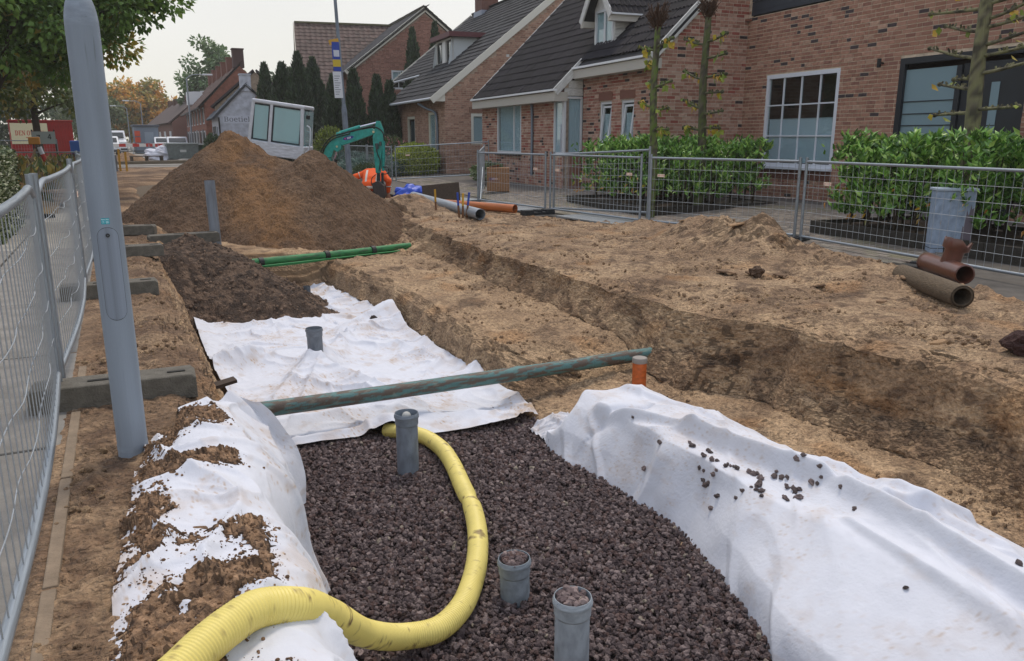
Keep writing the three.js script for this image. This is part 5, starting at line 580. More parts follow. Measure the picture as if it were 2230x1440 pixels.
{ // --- house with the steep ribbed roof and dormer
  const t = house('brick_house', 'brown brick house with steep black tiled roof and gabled white dormer', 3.05, -2.35);
  const yr = (p) => 3.41 + .974 * (p + 2.47); // roof surface
  const Fg = frameM(t.L(3.05, 0, -2.35), GABLE.U, GABLE.N); brickWall(t, 'gable_wall', Fg, [[0, -.1], [2.6, -.1], [2.6, yr(.25) - .12], [0, yr(-2.35) - .12]], [], { ...B_B, single: 150, seed: 7 });
  const Ff = frameM(t.L(6.85, 0, -2.35), FRONT.U, FRONT.N); // u = 6.85 - s
  brickWall(t, 'front_wall', Ff, [[0, -.1], [3.8, -.1], [3.8, 3.50], [0, 3.50]], [[.95, 1.59, 1.28, 2.41], [2.06, 2.70, 1.28, 2.41]], { ...B_B, single: 150, seed: 9, prefer: (u, v) => (v < 1.3 ? 9 : 0) });
  for (const u of [.95, 2.06]) { const w = windowUnit(t, Ff, u, u + .64, 1.28, 2.41, { set: -.07, w: .07, sill: true, curtain: [u + .08, u + .58, 1.34, 2.1, 9] }); mesh('sash', bars(-.23, .23, -.46, .46, .05, .04).map((g) => put(g.rotateX(-.12).translate(u + .33, 1.84, -.03), Ff)), frameW, w); const L = []; for (let k = 0; k < 13; k++) L.push(put(box(.05, .2, .02, u - .02 + k * .056, 2.53, .004), Ff)); mesh('soldier_course', L, mat('#7a5346', .9), t).userData.kind = 'stuff'; }
  // low wing under the long roof
  const Fl = frameM(t.L(13.4, 0, -2.9), FRONT.U, FRONT.N); // u = 13.4 - s
  brickWall(t, 'wing_wall', Fl, [[0, -.1], [6.5, -.1], [6.5, 2.95], [0, 2.95]], [[1.45, 3.50, 1.02, 2.62], [5.85, 6.5, 1.02, 2.62]], { ...B_B, single: 0, seed: 11 });
  windowUnit(t, Fl, 1.45, 3.50, 1.02, 2.62, { set: -.03, w: .07, mx: [2.85], mw: .06, curtain: [1.6, 3.4, 1.05, 2.5, 24], curtainM: mat('#e2ebf2', .9, { side: THREE.DoubleSide }), sill: black });
  windowUnit(t, Fl, 5.85, 6.44, 1.06, 2.58, { noRoom: true, set: -.03, w: .05, curtain: [5.85, 6.4, 1.04, 2.6, 9], curtainM: mat('#e4edf4', .9, { side: THREE.DoubleSide }) });
  const Fs = frameM(t.L(6.9, 0, -2.9), GABLE.U, GABLE.N); // side of the wing
  mesh('wing_side', put(worldUV(new THREE.ExtrudeGeometry(new THREE.Shape([[0, -.1], [.55, -.1], [.55, 1.04], [0, 1.04]].map((p) => new THREE.Vector2(...p))), { depth: .1, bevelEnabled: false }).translate(0, 0, -.1)), Fs), mat('#84604f', .9), t);
  windowUnit(t, Fs, .0, .55, 1.06, 2.58, { noRoom: true, set: -.02, w: .055, curtain: [.14, .56, 1.04, 2.6, 8], curtainM: mat('#e4edf4', .9, { side: THREE.DoubleSide }) });
  for (let k = 0; k < 5; k++) { const y = 2.60 + k * .2, uu = clamp((y + .2 - yr(-2.9) + .12) / .974, 0, .55); if (uu >= .54) break; mesh('side_board', put(rbox(.55 - uu * .9, .192, .03, .004, .55 - (.55 - uu * .9) / 2, y + .1, .0), Fs), whiteP, t); }
  // roof
  const len = 10.55, U = V(0, 0, 1), UPS = V(1, .974, 0).normalize(), k1 = Math.hypot(1, .974), e0 = -3.15, run = (2.5 - e0) * k1, cut = 13.52 - 6.86, q1 = (-2.58 - e0) * k1;
  roofTiles(t, 'roof', { origin: t.L(13.52, yr(e0) + .03, e0), U, UPS, len, run, w: .30, l: .335, kind: 'ribbed', colors: ['#1a161d', '#1f1b22', '#161318'], rough: .85, single: 300, seed: 5, outline: [[0, 0], [cut, 0], [cut, q1], [len, q1], [len, run], [0, run]], inside: (u, q) => (u < cut || q > q1 + .05) && !(u > 6.72 && u < 7.65 && q > (-2.05 - e0) * k1 && q < (-.72 - e0) * k1) });
  const board = (a, b, w, h, nm = 'verge_board') => mesh(nm, beam(a.toArray(), b.toArray(), w, h), whiteP, t);
  board(t.L(3.0, yr(-2.62) - .02, -2.62), t.L(3.0, yr(2.5) - .02, 2.5), .05, .2); board(t.L(6.86, yr(-3.2) - .02, -3.2), t.L(6.86, yr(-2.36) - .02, -2.36), .05, .2); board(t.L(13.55, yr(-3.2) - .02, -3.2), t.L(13.55, yr(2.5) - .02, 2.5), .05, .2);
  mesh('gutter', [box(.13, .05, 6.72, .0, .0, 0)], mat('#dfe3e6', .4), t).position.copy(t.L(10.19, yr(-3.15) - .005, -3.22)); mesh('eave_box', [box(.40, .24, 6.66, 0, 0, 0)], mat('#b4b1a8', .7), t).position.copy(t.L(10.19, yr(-3.15) - .17, -3.02)); mesh('gutter', [box(.12, .05, 3.86, 0, 0, 0)], mat('#dfe3e6', .4), t).position.copy(t.L(4.93, yr(-2.58) - .005, -2.66)); mesh('eave_box', [box(.34, .22, 3.8, 0, 0, 0)], mat('#b4b1a8', .7), t).position.copy(t.L(4.93, yr(-2.58) - .16, -2.50));
  mesh('downpipe', tube([t.L(9.04, 2.6, -2.98), t.L(9.0, 2.45, -2.96), t.L(8.98, 2.3, -2.95), t.L(8.98, .4, -2.95)].map((v) => v.toArray()), .04, 30, 10), zinc, t);
  mesh('core', [box(6, 4.4, 9.9, 4.3, 1.9, -5.4), box(2, 2.5, 5.0, 1.5, 1.25, -7.3)], mat('#3b302b', .95), t);
  // dormer
  const df = -2.02, s0 = 5.82, s1 = 6.92, dm = (s0 + s1) / 2, ye = 4.82, ya = 5.55; const Fd = frameM(t.L(s1, 0, df), FRONT.U, FRONT.N), W = s1 - s0;
  const dn = mesh('dormer', [put(new THREE.ExtrudeGeometry((() => { const s = new THREE.Shape([[0, 3.78], [W, 3.78], [W, ye], [W / 2, ya], [0, ye]].map((p) => new THREE.Vector2(...p))); s.holes.push(new THREE.Path([[.06, 3.86], [W - .06, 3.86], [W - .06, 4.76], [.06, 4.76]].map((p) => new THREE.Vector2(...p)))); return s; })(), { depth: .06, bevelEnabled: false }).translate(0, 0, -.06), Fd), put(box(.05, 1.0, 1.6, W - .025, 4.3, -.82), Fd), put(box(.05, 1.0, 1.6, .025, 4.3, -.82), Fd)], whiteP, t);
  for (let k = 0; k < 5; k++) mesh('cheek_board', put(rbox(.02, .19, 1.0 - .0 * k, .003, W + .004, 3.92 + k * .2, -.52), Fd), whiteP, dn);
  const wn = windowUnit(t, Fd, .06, W - .06, 3.86, 4.76, { set: -.02, w: .06, mx: [W / 2], mw: .09, curtain: [.1, W - .1, 3.9, 4.7, 10], curtainM: mat('#d8e2e4', .9, { side: THREE.DoubleSide }) }); void wn;
  for (const sd of [-1, 1]) { const U2 = V(1, 0, 0), hw = W / 2 + .28, rise = (ya - ye) / (W / 2), up = V(0, rise, sd * -1).normalize(), oo = t.L(dm, ye - .28 * rise + .10, df - .28); oo.z += sd * hw; roofTiles(t, 'dormer_roof', { origin: oo, U: U2, UPS: up, len: 2.6, run: hw * Math.hypot(1, rise), w: .30, l: .26, kind: 'ribbed', colors: ['#1a161d', '#1f1b22'], rough: .85, seed: 6 }); board(V(oo.x, oo.y - .06, oo.z), V(oo.x, oo.y + hw * rise - .06, oo.z - sd * hw), .04, .18, 'barge_board'); mesh('dormer_eave', box(2.2, .16, .16, oo.x + 1.1, oo.y - .10, oo.z - sd * .08), mat('#b9b6ad', .7), t); mesh('dormer_gutter', box(2.2, .04, .09, oo.x + 1.1, oo.y - .01, oo.z + sd * .02), mat('#dfe3e6', .4), t); }
}
{ // --- house with the flat tiled roof, dormer and chimney
  const t = house('brick_house', 'pale brick house with grey flat tiled roof, red edged dormer and chimney', 17.15, -3.06); const yr = (p) => 3.0 + .785 * (p + 3.5), k1 = Math.hypot(1, .785);
  const BC = { colors: ['#b08a76', '#a07a68', '#bb9883', '#93705f'], weights: [.4, .3, .2, .1], mortar: '#b3a08e' };
  const Fg = frameM(t.L(17.15, 0, -3.06), GABLE.U, GABLE.N); brickWall(t, 'gable_wall', Fg, [[0, -.1], [6, -.1], [6, yr(2.94) - .2], [0, yr(-3.06) - .2]], [[1.05, 1.98, 1.26, 2.42]], { ...BC, seed: 3, header: .3 });
  windowUnit(t, Fg, 1.05, 1.98, 1.26, 2.42, { set: -.04, w: .11, frame: mat('#c8c9bf', .5), curtain: [1.15, 1.9, 1.35, 2.3, 16] }); { const L = []; for (let k = 0; k < 17; k++) L.push(put(box(.05, .21, .02, 1.0 + k * .062, 2.56, .004), Fg)); mesh('soldier_course', L, mat('#7f5f50', .9), t).userData.kind = 'stuff'; mesh('window_vent', put(box(.12, .10, .01, 2.6, 4.62, .01), Fg), whiteP, t); }
  const Ff = frameM(t.L(25.1, 0, -3.06), FRONT.U, FRONT.N); // u = 25.1 - s
  brickWall(t, 'front_wall', Ff, [[0, -.1], [7.95, -.1], [7.95, 3.05], [0, 3.05]], [[2.2, 3.5, .1, 2.4], [5.6, 6.6, 1.0, 2.5]], { ...BC, seed: 5 });
  windowUnit(t, Ff, 5.6, 6.6, 1.0, 2.5, { set: -.05, w: .09, frame: mat('#cfcfc0', .5), curtain: [5.7, 6.5, 1.1, 2.4, 9] }); const door = mesh('door', put(box(.9, 2.1, .05, 3.0, 1.15, -.1), Ff), mat('#2c3a40', .5), t); mesh('door_frame', bars(2.2, 3.5, .1, 2.4, .1, .08, -.05).map((g) => put(g, Ff)), mat('#cfcfc0', .5), t); mesh('door_light', put(box(.3, 1.4, .01, 2.5, 1.35, -.1), Ff), paneM, door); mesh('porch_column', put(box(.3, 2.9, .3, .6, 1.45, .45), Ff), mat('#b8a48c', .8), t);
  const e0 = -3.53, len = 13.75, run = (2.9 - e0) * k1, cut = 30.9 - 25.1, q1 = (-1.72 - e0) * k1;
  roofTiles(t, 'roof', { origin: t.L(30.9, yr(e0) + .03, e0), U: V(0, 0, 1), UPS: V(1, .785, 0).normalize(), len, run, w: .42, l: .34, kind: 'flat', stagger: true, colors: ['#25262b', '#2a2b31', '#212227', '#333438'], rough: .95, single: 300, seed: 8, outline: [[0, q1], [cut, q1], [cut, 0], [len, 0], [len, run], [0, run]], inside: (u, q) => u > cut || q > q1 });
  roofTiles(t, 'back_roof', { origin: t.L(30.9, yr(2.9) + .03 - 3.9, 2.9 + 5), U: V(0, 0, 1), UPS: V(-1, .785, 0).normalize(), len, run: 5 * k1, w: .42, l: .34, kind: 'flat', stagger: true, colors: ['#2b2c32', '#313238'], seed: 9 });
  { const L = []; for (let k = 0; k < 34; k++) L.push(new THREE.CylinderGeometry(.11, .12, .42, 8, 1, false, 0, Math.PI).rotateX(Math.PI / 2).rotateZ(Math.PI / 2 - Math.PI / 2).translate(0, .02, 0).translate(...t.L(30.7 - k * .405, yr(2.9) + .03, 2.9).toArray())); mesh('ridge_tiles', L, mat('#5d5a44', .9), t).userData.kind = 'stuff'; }
  const vb = (s, a, b) => mesh('verge_board', beam(t.L(s, yr(a) - .03, a).toArray(), t.L(s, yr(b) - .03, b).toArray(), .05, .24), mat('#cfcdc2', .55), t); vb(17.08, -3.62, 2.9); vb(30.95, -1.75, 2.9); mesh('verge_bracket', put(prism([[-.5, 2.86], [0, 2.86], [0, 3.2]], .05).translate(0, 0, -.02), Fg), mat('#cfcdc2', .55), t);
  mesh('gutter', tube([t.L(17.1, yr(e0) - .02, e0 - .06), t.L(25.1, yr(e0) - .02, e0 - .06)].map((v) => v.toArray()), .055, 4, 8), mat('#b5bcc4', .5), t); mesh('gutter', tube([t.L(25.1, yr(-1.72) - .02, -1.78), t.L(30.9, yr(-1.72) - .02, -1.78)].map((v) => v.toArray()), .055, 4, 8), mat('#b5bcc4', .5), t); mesh('downpipe', tube([t.L(19.4, 2.85, -3.5), t.L(18.9, 2.65, -3.3), t.L(18.2, 2.45, -3.14), t.L(18.1, 2.2, -3.12), t.L(18.1, .1, -3.12)].map((v) => v.toArray()), .05, 30, 10), zinc, t);
  mesh('core', [box(5.6, 2.9, 7.6, 3.2, 1.4, -4.1), box(4, 4.2, 12, 4.6, 2.1, -7.4)], mat('#4a3a32', .95), t);
  // dormer
  const df = -1.33, s0 = 21.5, s1 = 23.95, W = s1 - s0, Fd = frameM(t.L(s1, 0, df), FRONT.U, FRONT.N), y0 = 4.66, y1 = 5.78; const dn = mesh('dormer', [put(box(.12, y1 - y0, .08, .06, (y0 + y1) / 2, -.04), Fd), put(box(.12, y1 - y0, .08, W - .06, (y0 + y1) / 2, -.04), Fd), put(box(.5, y1 - y0, .08, W / 2, (y0 + y1) / 2, -.04), Fd), put(box(W - .24, .12, .08, W / 2, y0 + .06, -.042), Fd), put(box(W - .24, .1, .08, W / 2, y1 - .05, -.042), Fd), put(prism([[0, y0], [0, y1], [-1.5, y1]], .04).rotateY(-Math.PI / 2).rotateY(0).scale(1, 1, 1), new THREE.Matrix4())].slice(0, 5), mat('#d0d2cf', .5), t);
  for (const s of [s0, s1]) { const g = new THREE.ExtrudeGeometry(new THREE.Shape([[df, y0 - .1], [df, y1], [(y1 - 3) / .785 - 3.5 + .1, y1], [(y0 - .1 - 3) / .785 - 3.5, y0 - .1]].map((p) => new THREE.Vector2(p[0] + 3.06, p[1]))), { depth: .05, bevelEnabled: false }); g.translate(0, 0, -(s - 17.15) - (s === s0 ? .05 : 0)); mesh('cheek', worldUV(g), mat('#bfc6c8', .7), dn); }
  mesh('dormer_roof', [box(1.9, .20, W + .5, t.L(0, 0, df).x + .75, y1 + .08, -(22.72 - 17.15))], mat('#5e2f33', .6), dn); for (const u of [.5, 1.95]) { mesh('pane', put(box(.56, .86, .01, u, (y0 + y1) / 2, -.07), Fd), paneM, dn); mesh('room', put(box(.6, .9, .02, u, (y0 + y1) / 2, -.3), Fd), darkIn, dn); mesh('sash', bars(u - .3, u + .3, y0 + .13, y1 - .12, .05, .03, -.05).map((g) => put(g, Fd)), black, dn); }
  mesh('chimney', [box(.9, 1.7, 1.1, ...t.L(28.6, yr(2.9) + .55, 2.9).toArray())], mat('#6e4b42', .9, { map: rep(mottleT, 2) }), t); mesh('chimney_flashing', [box(1.02, .25, 1.22, ...t.L(28.6, yr(2.9) - .2, 2.9).toArray())], mat('#8d96a4', .6), t);
}
{ // --- tall gable house behind the conifers
  const t = house('brick_house', 'tall red brown gable house behind the row of conifers', 36.5, -2.6); const sl = .766, ap = 1.81, ya = 9.16, yr = (p) => ya - sl * Math.abs(p - ap), k1 = Math.hypot(1, sl); const BD = { colors: ['#96685a', '#885b4f', '#a37465'], weights: [.4, .35, .25], mortar: '#a08a7c' };
  const Fg = frameM(t.L(36.5, 0, -2.6), GABLE.U, GABLE.N); brickWall(t, 'gable_wall', Fg, [[0, -.1], [8.8, -.1], [8.8, yr(6.2) - .25], [ap + 2.6, ya - .25], [0, yr(-2.6) - .25]], [[2.2, 3.1, 4.4, 5.5], [2.2, 2.95, .8, 2.74]], { ...BD, seed: 2, course: .077 });
  windowUnit(t, Fg, 2.2, 3.1, 4.4, 5.5, { w: .1, mx: [2.65], my: [4.85], curtain: [2.3, 3.0, 4.9, 5.4, 6], set: -.05 }); windowUnit(t, Fg, 2.2, 2.95, .8, 2.74, { w: .09, mx: [2.58], my: [1.95, 1.35], curtain: [2.25, 2.9, 1.97, 2.65, 6], set: -.05 });
  const Ff = frameM(t.L(49, 0, -2.6), FRONT.U, FRONT.N); brickWall(t, 'front_wall', Ff, [[0, -.1], [12.5, -.1], [12.5, 5.5], [0, 5.5]], [[7.2, 8.3, 2.9, 4.6], [10.5, 11.4, 3.0, 4.6]], { ...BD, seed: 6 }); windowUnit(t, Ff, 7.2, 8.3, 2.9, 4.6, { w: .1, set: -.04 }); windowUnit(t, Ff, 10.5, 11.4, 3.0, 4.6, { w: .1, set: -.04 });
  const e0 = -3.1, run = (ap - e0) * k1; roofTiles(t, 'roof', { origin: t.L(49.2, yr(e0), e0), U: V(0, 0, 1), UPS: V(1, sl, 0).normalize(), len: 12.9, run, w: .36, l: .36, kind: 'wave', colors: ['#36353a', '#3d3c42', '#302f34'], single: 0, seed: 3 }); roofTiles(t, 'back_roof', { origin: t.L(49.2, yr(6.8), 6.8), U: V(0, 0, 1), UPS: V(-1, sl, 0).normalize(), len: 12.9, run: (6.8 - ap) * k1, w: .36, l: .36, kind: 'wave', colors: ['#4b4a4f', '#525157'], seed: 4 });
  const vb = (a, b) => mesh('verge_board', beam(t.L(36.4, yr(a) - .05, a).toArray(), t.L(36.4, yr(b) - .05, b).toArray(), .06, .26), mat('#cfcdc2', .55), t); vb(-3.2, ap); vb(6.8, ap); { const L = []; for (let k = 0; k < 30; k++) L.push(box(.2, .1, .40, ...t.L(49 - k * .43, ya + .07 + (k % 2) * .01, ap).toArray())); mesh('ridge_tiles', L, mat('#5a5646', .9), t).userData.kind = 'stuff'; } mesh('gutter', tube([t.L(36.4, yr(e0) - .03, e0 - .06), t.L(49.2, yr(e0) - .03, e0 - .06)].map((v) => v.toArray()), .06, 4, 8), mat('#5d646d', .5), t); mesh('downpipe', tube([t.L(37.2, 5.2, -2.9), t.L(37, 4.9, -2.66), t.L(37, .1, -2.66)].map((v) => v.toArray()), .05, 20, 8), zinc, t);
  mesh('core', [box(8.2, 5.1, 12, 4.4, 2.5, -6.4), box(3.6, 2.2, 11.6, 4.4, 6.0, -6.4)], mat('#40312c', .95), t);
}
{ // --- brown roofed house further back
  const t = thing('brick_house', 'brown tiled house behind the tall conifers with mossy ridge', 'house', [14.2, 0, -57.5], -.18); t.updateMatrixWorld(true);
  const BE = mat('#8a6657', .9, { map: rep(mottleT, 1) }); mesh('wall', [worldUV(prism([[-4.4, 0], [4.4, 0], [4.4, 4.6], [0, 9.0], [-4.4, 4.6]], 9.4).rotateY(Math.PI / 2).translate(-2.2, 0, 0))], BE, t);
  roofTiles(t, 'roof', { origin: V(-2.5, 4.35, 4.75), U: V(1, 0, 0), UPS: V(0, 1, -1).normalize(), len: 10, run: 6.72, w: .36, l: .36, kind: 'wave', colors: ['#54403b', '#5d4842', '#4a3833'], single: 0, seed: 12 }); roofTiles(t, 'back_roof', { origin: V(-2.5, 4.35, -4.75), U: V(1, 0, 0), UPS: V(0, 1, 1).normalize(), len: 10, run: 6.72, w: .36, l: .36, kind: 'wave', colors: ['#54403b'], seed: 13 });
  mesh('ridge_tiles', [box(10, .12, .25, 2.5, 9.16, 0)], mat('#59553c', .9), t); mesh('verge_board', [beam([-2.55, 4.3, 4.8], [-2.55, 9.05, 0], .06, .22)], mat('#b3aca0', .6), t); mesh('verge_board', [beam([-2.55, 4.3, -4.8], [-2.55, 9.05, 0], .06, .22)], mat('#b3aca0', .6), t); mesh('window', box(.05, 1.3, .9, -2.22, 3.2, 2.2), frameW, t);
  const an = mesh('annex', [worldUV(prism([[-2.6, 0], [2.6, 0], [2.6, 3.4], [0, 5.6], [-2.6, 3.4]], 6).translate(-5.2, 0, -2.5))], mat('#a3907c', .9, { map: rep(mottleT, 1) }), t); mesh('annex_roof', [box(3.6, .12, 6.3, -6.65, 4.56, .5, 0, 0, .70), box(3.6, .12, 6.3, -3.75, 4.56, .5, 0, 0, -.70)], mat('#3c3437', .9), an); mesh('annex_window', box(.8, .9, .06, -5.9, 2.9, 3.53), frameW, an);
}
{ // --- white shop
  const t = thing('shop_house', 'low white shop with lettering on its gable and a white chimney', 'house', [5.7, 0, -52.3], -.03); t.updateMatrixWorld(true); const wp = mat('#c3c8d3', .9, { map: rep(mottleT, .6), bumpMap: rep(grainB, .6), bumpScale: .01 });
  mesh('gable_wall', worldUV(prism([[0, 0], [3.7, 0], [3.7, 2.9], [1.75, 4.62], [0, 2.88]], 5.2).translate(0, 0, -5.2)), wp, t);
  roofTiles(t, 'roof', { origin: V(-.32, 2.62, .1), U: V(0, 0, -1), UPS: V(1.75 + .2, 1.74 + .18, 0).normalize(), len: 5.4, run: 2.9, w: .34, l: .34, kind: 'wave', colors: ['#4a515b', '#535a64'], seed: 2 }); roofTiles(t, 'back_roof', { origin: V(4.0, 2.68, .1), U: V(0, 0, -1), UPS: V(-2.2, 1.9, 0).normalize(), len: 5.4, run: 2.9, w: .34, l: .34, kind: 'wave', colors: ['#4a515b'], seed: 3 });
  mesh('verge_board', beam([-.3, 2.6, .08], [1.72, 4.62, .08], .05, .12), mat('#2c3036', .6), t); mesh('chimney', [box(.62, 1.0, .62, 1.75, 4.75, -.25), box(.7, .08, .7, 1.75, 5.24, -.25)], wp, t); mesh('downpipe', rod([.04, 0, .06], [.04, 2.7, .06], .05), black, t);
  const tx = textTex(512, 128, (x, W, H) => { x.fillStyle = '#c3c8d3'; x.fillRect(0, 0, W, H); x.fillStyle = '#5c5f69'; x.font = '112px serif'; x.fillText('Boetiek S', 6, 98, 500); }); mesh('lettering', new THREE.PlaneGeometry(2.15, .46).translate(1.36, 2.58, .012), mat('#ffffff', .9, { map: tx }), t);
  mesh('hanging_sign', [box(.62, .42, .06, 2.55, 3.75, .12)], mat('#6a5448', .7), t); mesh('sign_ring', new THREE.TorusGeometry(.09, .02, 6, 18).translate(2.72, 3.75, .16), white, t);
  mesh('shop_door', box(.05, 2.1, .9, -.02, 1.1, -1.2), mat('#7d858c', .5), t); for (const z of [-2.6, -3.9]) mesh('window', box(.05, 1.4, .8, -.02, 1.5, z), mat('#30363c', .2), t);
}
{ // --- terrace of brick houses up the street
  const t = thing('terraced_houses', 'long red brick terrace with many chimneys up the street', 'house', [5.9, 0, -61.8], -.02); t.updateMatrixWorld(true); const wm = mat('#8c5a4a', .95, { map: rep(mottleT, .8), bumpMap: rep(grainB, 2), bumpScale: .01 }), L = 24;
  mesh('gable_wall', worldUV(prism([[0, 0], [5.4, 0], [5.4, 3.9], [2.55, 6.5], [0, 3.85]], L).translate(0, 0, -L)), wm, t);
  roofTiles(t, 'roof', { origin: V(-.4, 3.62, .05), U: V(0, 0, -1), UPS: V(2.95, 2.95, 0).normalize(), len: L, run: 4.2, w: .4, l: .4, kind: 'wave', colors: ['#5b4640', '#664f47'], seed: 4 });
  for (let k = 0; k < 6; k++) { mesh('chimney', [box(.75, 1.25, .75, 2.55, 6.75 + (k ? 0 : .25), -.45 - k * 4.3), box(.83, .08, .83, 2.55, 7.4 + (k ? 0 : .25), -.45 - k * 4.3)], mat(k ? '#6d473d' : '#4e3a38', .9), t); }
  for (let k = 0; k < 7; k++) { const z = -1.6 - k * 3.3; for (const y of [1.2, 3.0]) { const w = mesh('window', box(.06, y > 2 ? 1.15 : 1.5, 1.0, -.02, y + .05, z), frameW, t); mesh('pane', box(.02, y > 2 ? .95 : 1.3, .36, -.06, y + .05, z - .23), black, w); mesh('pane', box(.02, y > 2 ? .95 : 1.3, .36, -.06, y + .05, z + .23), black, w); } mesh('door', box(.06, 2.1, .85, -.02, 1.05, z - 1.6), mat(['#4a4f56', '#5d3a32', '#7d8288'][k % 3], .6), t); }
  mesh('gutter', rod([-.42, 3.55, 0], [-.42, 3.55, -L], .07), mat('#3f3a3a', .7), t); mesh('dormer', box(1.3, 1.1, 1.8, .55, 4.95, -18), mat('#d2d6da', .6), t);
  const u = thing('terraced_houses', 'lower row of brick houses at the far bend of the street', 'house', [5.2, 0, -88], .05); mesh('wall', worldUV(prism([[0, 0], [5.4, 0], [5.4, 3.0], [2.7, 5.2], [0, 3.0]], 26).translate(0, 0, -26)), mat('#6f4f47', .95), u); mesh('roof', [box(3.9, .12, 26, 1.2, 4.15, -13, 0, 0, .68)], mat('#4b3d3b', .9), u); for (let k = 0; k < 5; k++) { mesh('window', box(.06, 1.3, 1.4, -.02, 1.5, -2 - k * 5), frameW, u); mesh('chimney', box(.7, 1.1, .7, 2.7, 5.4, -2 - k * 5.4), mat('#5a423c', .9), u); }
}
// ---------------------------------------------------------------- vegetation
function leafGeo(l, w, bend = .25) { // pointed oval, folded along its rib, root at the origin, along +y
  const P = [[0, 0, 0], [-.5 * w, .4 * l, .0], [0, .4 * l, -bend * w], [.5 * w, .4 * l, 0], [0, l, .18 * l]], I = [0, 2, 1, 0, 3, 2, 1, 2, 4, 2, 3, 4]; const g = new THREE.BufferGeometry(); g.setAttribute('position', new THREE.Float32BufferAttribute(P.flat(), 3)); g.setAttribute('uv', new THREE.Float32BufferAttribute([.5, 0, 0, .5, .5, .5, 1, .5, .5, 1], 2)); g.setIndex(I); g.computeVertexNormals(); return g;
}
const leafMat = (rough = .5, tr = .25) => new THREE.MeshPhysicalMaterial({ color: '#ffffff', roughness: rough, transmission: tr, thickness: 0, side: THREE.DoubleSide });
const lm1 = leafMat(.75, .3), lmGloss = leafMat(.42, .12), lmDark = leafMat(.85, .15);
function scatter(name, parent, geo, m, n, fill, seed) { const r = RNG(seed), im = new THREE.InstancedMesh(geo, m, n), M = new THREE.Matrix4(), q = new THREE.Quaternion(), p = V(0, 0, 0), s = V(1, 1, 1), d = V(0, 1, 0), c = new THREE.Color(), q2 = new THREE.Quaternion(); let k = 0; for (let i = 0; i < n; i++) { const sc = fill(r, p, d, c); if (!sc) continue; q.setFromUnitVectors(UP, d.normalize()); q2.setFromAxisAngle(UP, r() * 6.283); q.multiply(q2); s.setScalar(sc); M.compose(p, q, s); im.setMatrixAt(k, M); im.setColorAt(k, c); k++; } im.count = k; im.name = name; im.userData.kind = 'stuff'; im.castShadow = im.receiveShadow = true; parent.add(im); return im; }
const rdir = (r, d) => { const z = r() * 2 - 1, a = r() * 6.283, s = Math.sqrt(1 - z * z); return d.set(s * Math.cos(a), z, s * Math.sin(a)); };
const barkM = mat('#4a4036', .95, { bumpMap: rep(grainB, 3), bumpScale: .03, map: rep(grainT, 2) });
function limb(P, r0, r1, seg = 24) { const c = new THREE.CatmullRomCurve3(P.map((p) => V(...p))), n = 10; const g = grid(n + 1, seg + 1, (i, j, o) => { const t = j / seg, p = c.getPoint(t), tg = c.getTangent(t), a = Math.abs(tg.y) > .9 ? V(1, 0, 0) : UP, S = tg.clone().cross(a).normalize(), T = S.clone().cross(tg), an = i / n * Math.PI * 2, r = lerp(r0, r1, t) * (1 + nz(p.x * 6 + an, p.y * 6, p.z * 6) * .15); o.copy(p).addScaledVector(S, Math.cos(an) * r).addScaledVector(T, Math.sin(an) * r); }); return g; }
function tree(name, label, x, z, h, o) { // crown of leaf clumps round limbs
  const t = thing(name, label, 'tree', [x, 0, z], 0, o.group), r = RNG(o.seed), tr = []; tr.push(limb([[0, -.1, 0], [o.lean?.[0] * .4 || 0, h * .3, 0], [o.lean?.[0] || 0, h * .62, o.lean?.[1] || 0]], o.r, o.r * .45)); const clumps = [], C = o.c ?? [0, h * .62, 0], R = o.R;
  for (let k = 0; k < o.clumps; k++) { const d = rdir(r, V(0, 0, 0)), f = Math.pow(r(), .45); const w = 1 + .22 * nz(d.x * 2, d.y * 2, d.z * 2 + o.seed); const p = [C[0] + d.x * R[0] * f * w, C[1] + d.y * R[1] * f * w, C[2] + d.z * R[2] * f * w]; clumps.push(p); if (k % 8 === 0) { const s = [(o.lean?.[0] || 0) * .8, h * (.25 + .35 * r()), 0]; tr.push(limb([s, [lerp(s[0], p[0], .5), lerp(s[1], p[1], .6), lerp(s[2], p[2], .5)], p], o.r * .3, o.r * .05, 10)); } }
  mesh('trunk', tr, barkM, t); const cols = o.colors.map((c) => new THREE.Color(c)), cr = o.cr ?? .55;
  scatter('crown', t, leafGeo(o.leaf ?? .13, (o.leaf ?? .13) * .7), lm1, o.n, (r2, p, d, c) => { const cl = clumps[(r2() * clumps.length) | 0]; rdir(r2, d); const f = Math.pow(r2(), .5) * cr; p.set(cl[0] + d.x * f, cl[1] + d.y * f * .8, cl[2] + d.z * f); d.x += (r2() - .5); d.y -= .2; c.copy(cols[(Math.abs(Math.sin(cl[0] * 9 + cl[1] * 5 + cl[2] * 7)) * .999 * cols.length + (r2() < .3 ? r2() * cols.length : 0)) % cols.length | 0]).multiplyScalar(.8 + r2() * .4); return .7 + r2() * .6; }, o.seed + 1); return t;
}
const GT = 'street trees beside the footpath';
tree('maple_tree', 'large green tree with a few orange leaves leaning over the footpath', -3.0, -24.5, 8.6, { r: .30, R: [4.2, 3.4, 3.6], c: [.45, 6.2, .0], lean: [.3, 0], clumps: 240, n: 95000, leaf: .16, cr: .75, colors: ['#668a36', '#587c34', '#769a40', '#8aa848', '#5f8436', '#6c8e3a', '#a8983e', '#7c9c48', '#547832', '#64883a'], seed: 31 });
tree('maple_tree', 'green tree with a bare low trunk behind the leaning tree', -4.6, -31, 8, { r: .24, R: [3.2, 3.0, 3.0], c: [.3, 5.4, 0], clumps: 90, n: 16000, leaf: .18, cr: .75, colors: ['#4b5e2a', '#5a6f30', '#6a7c38', '#7b8a40', '#9a8438'], seed: 32 });
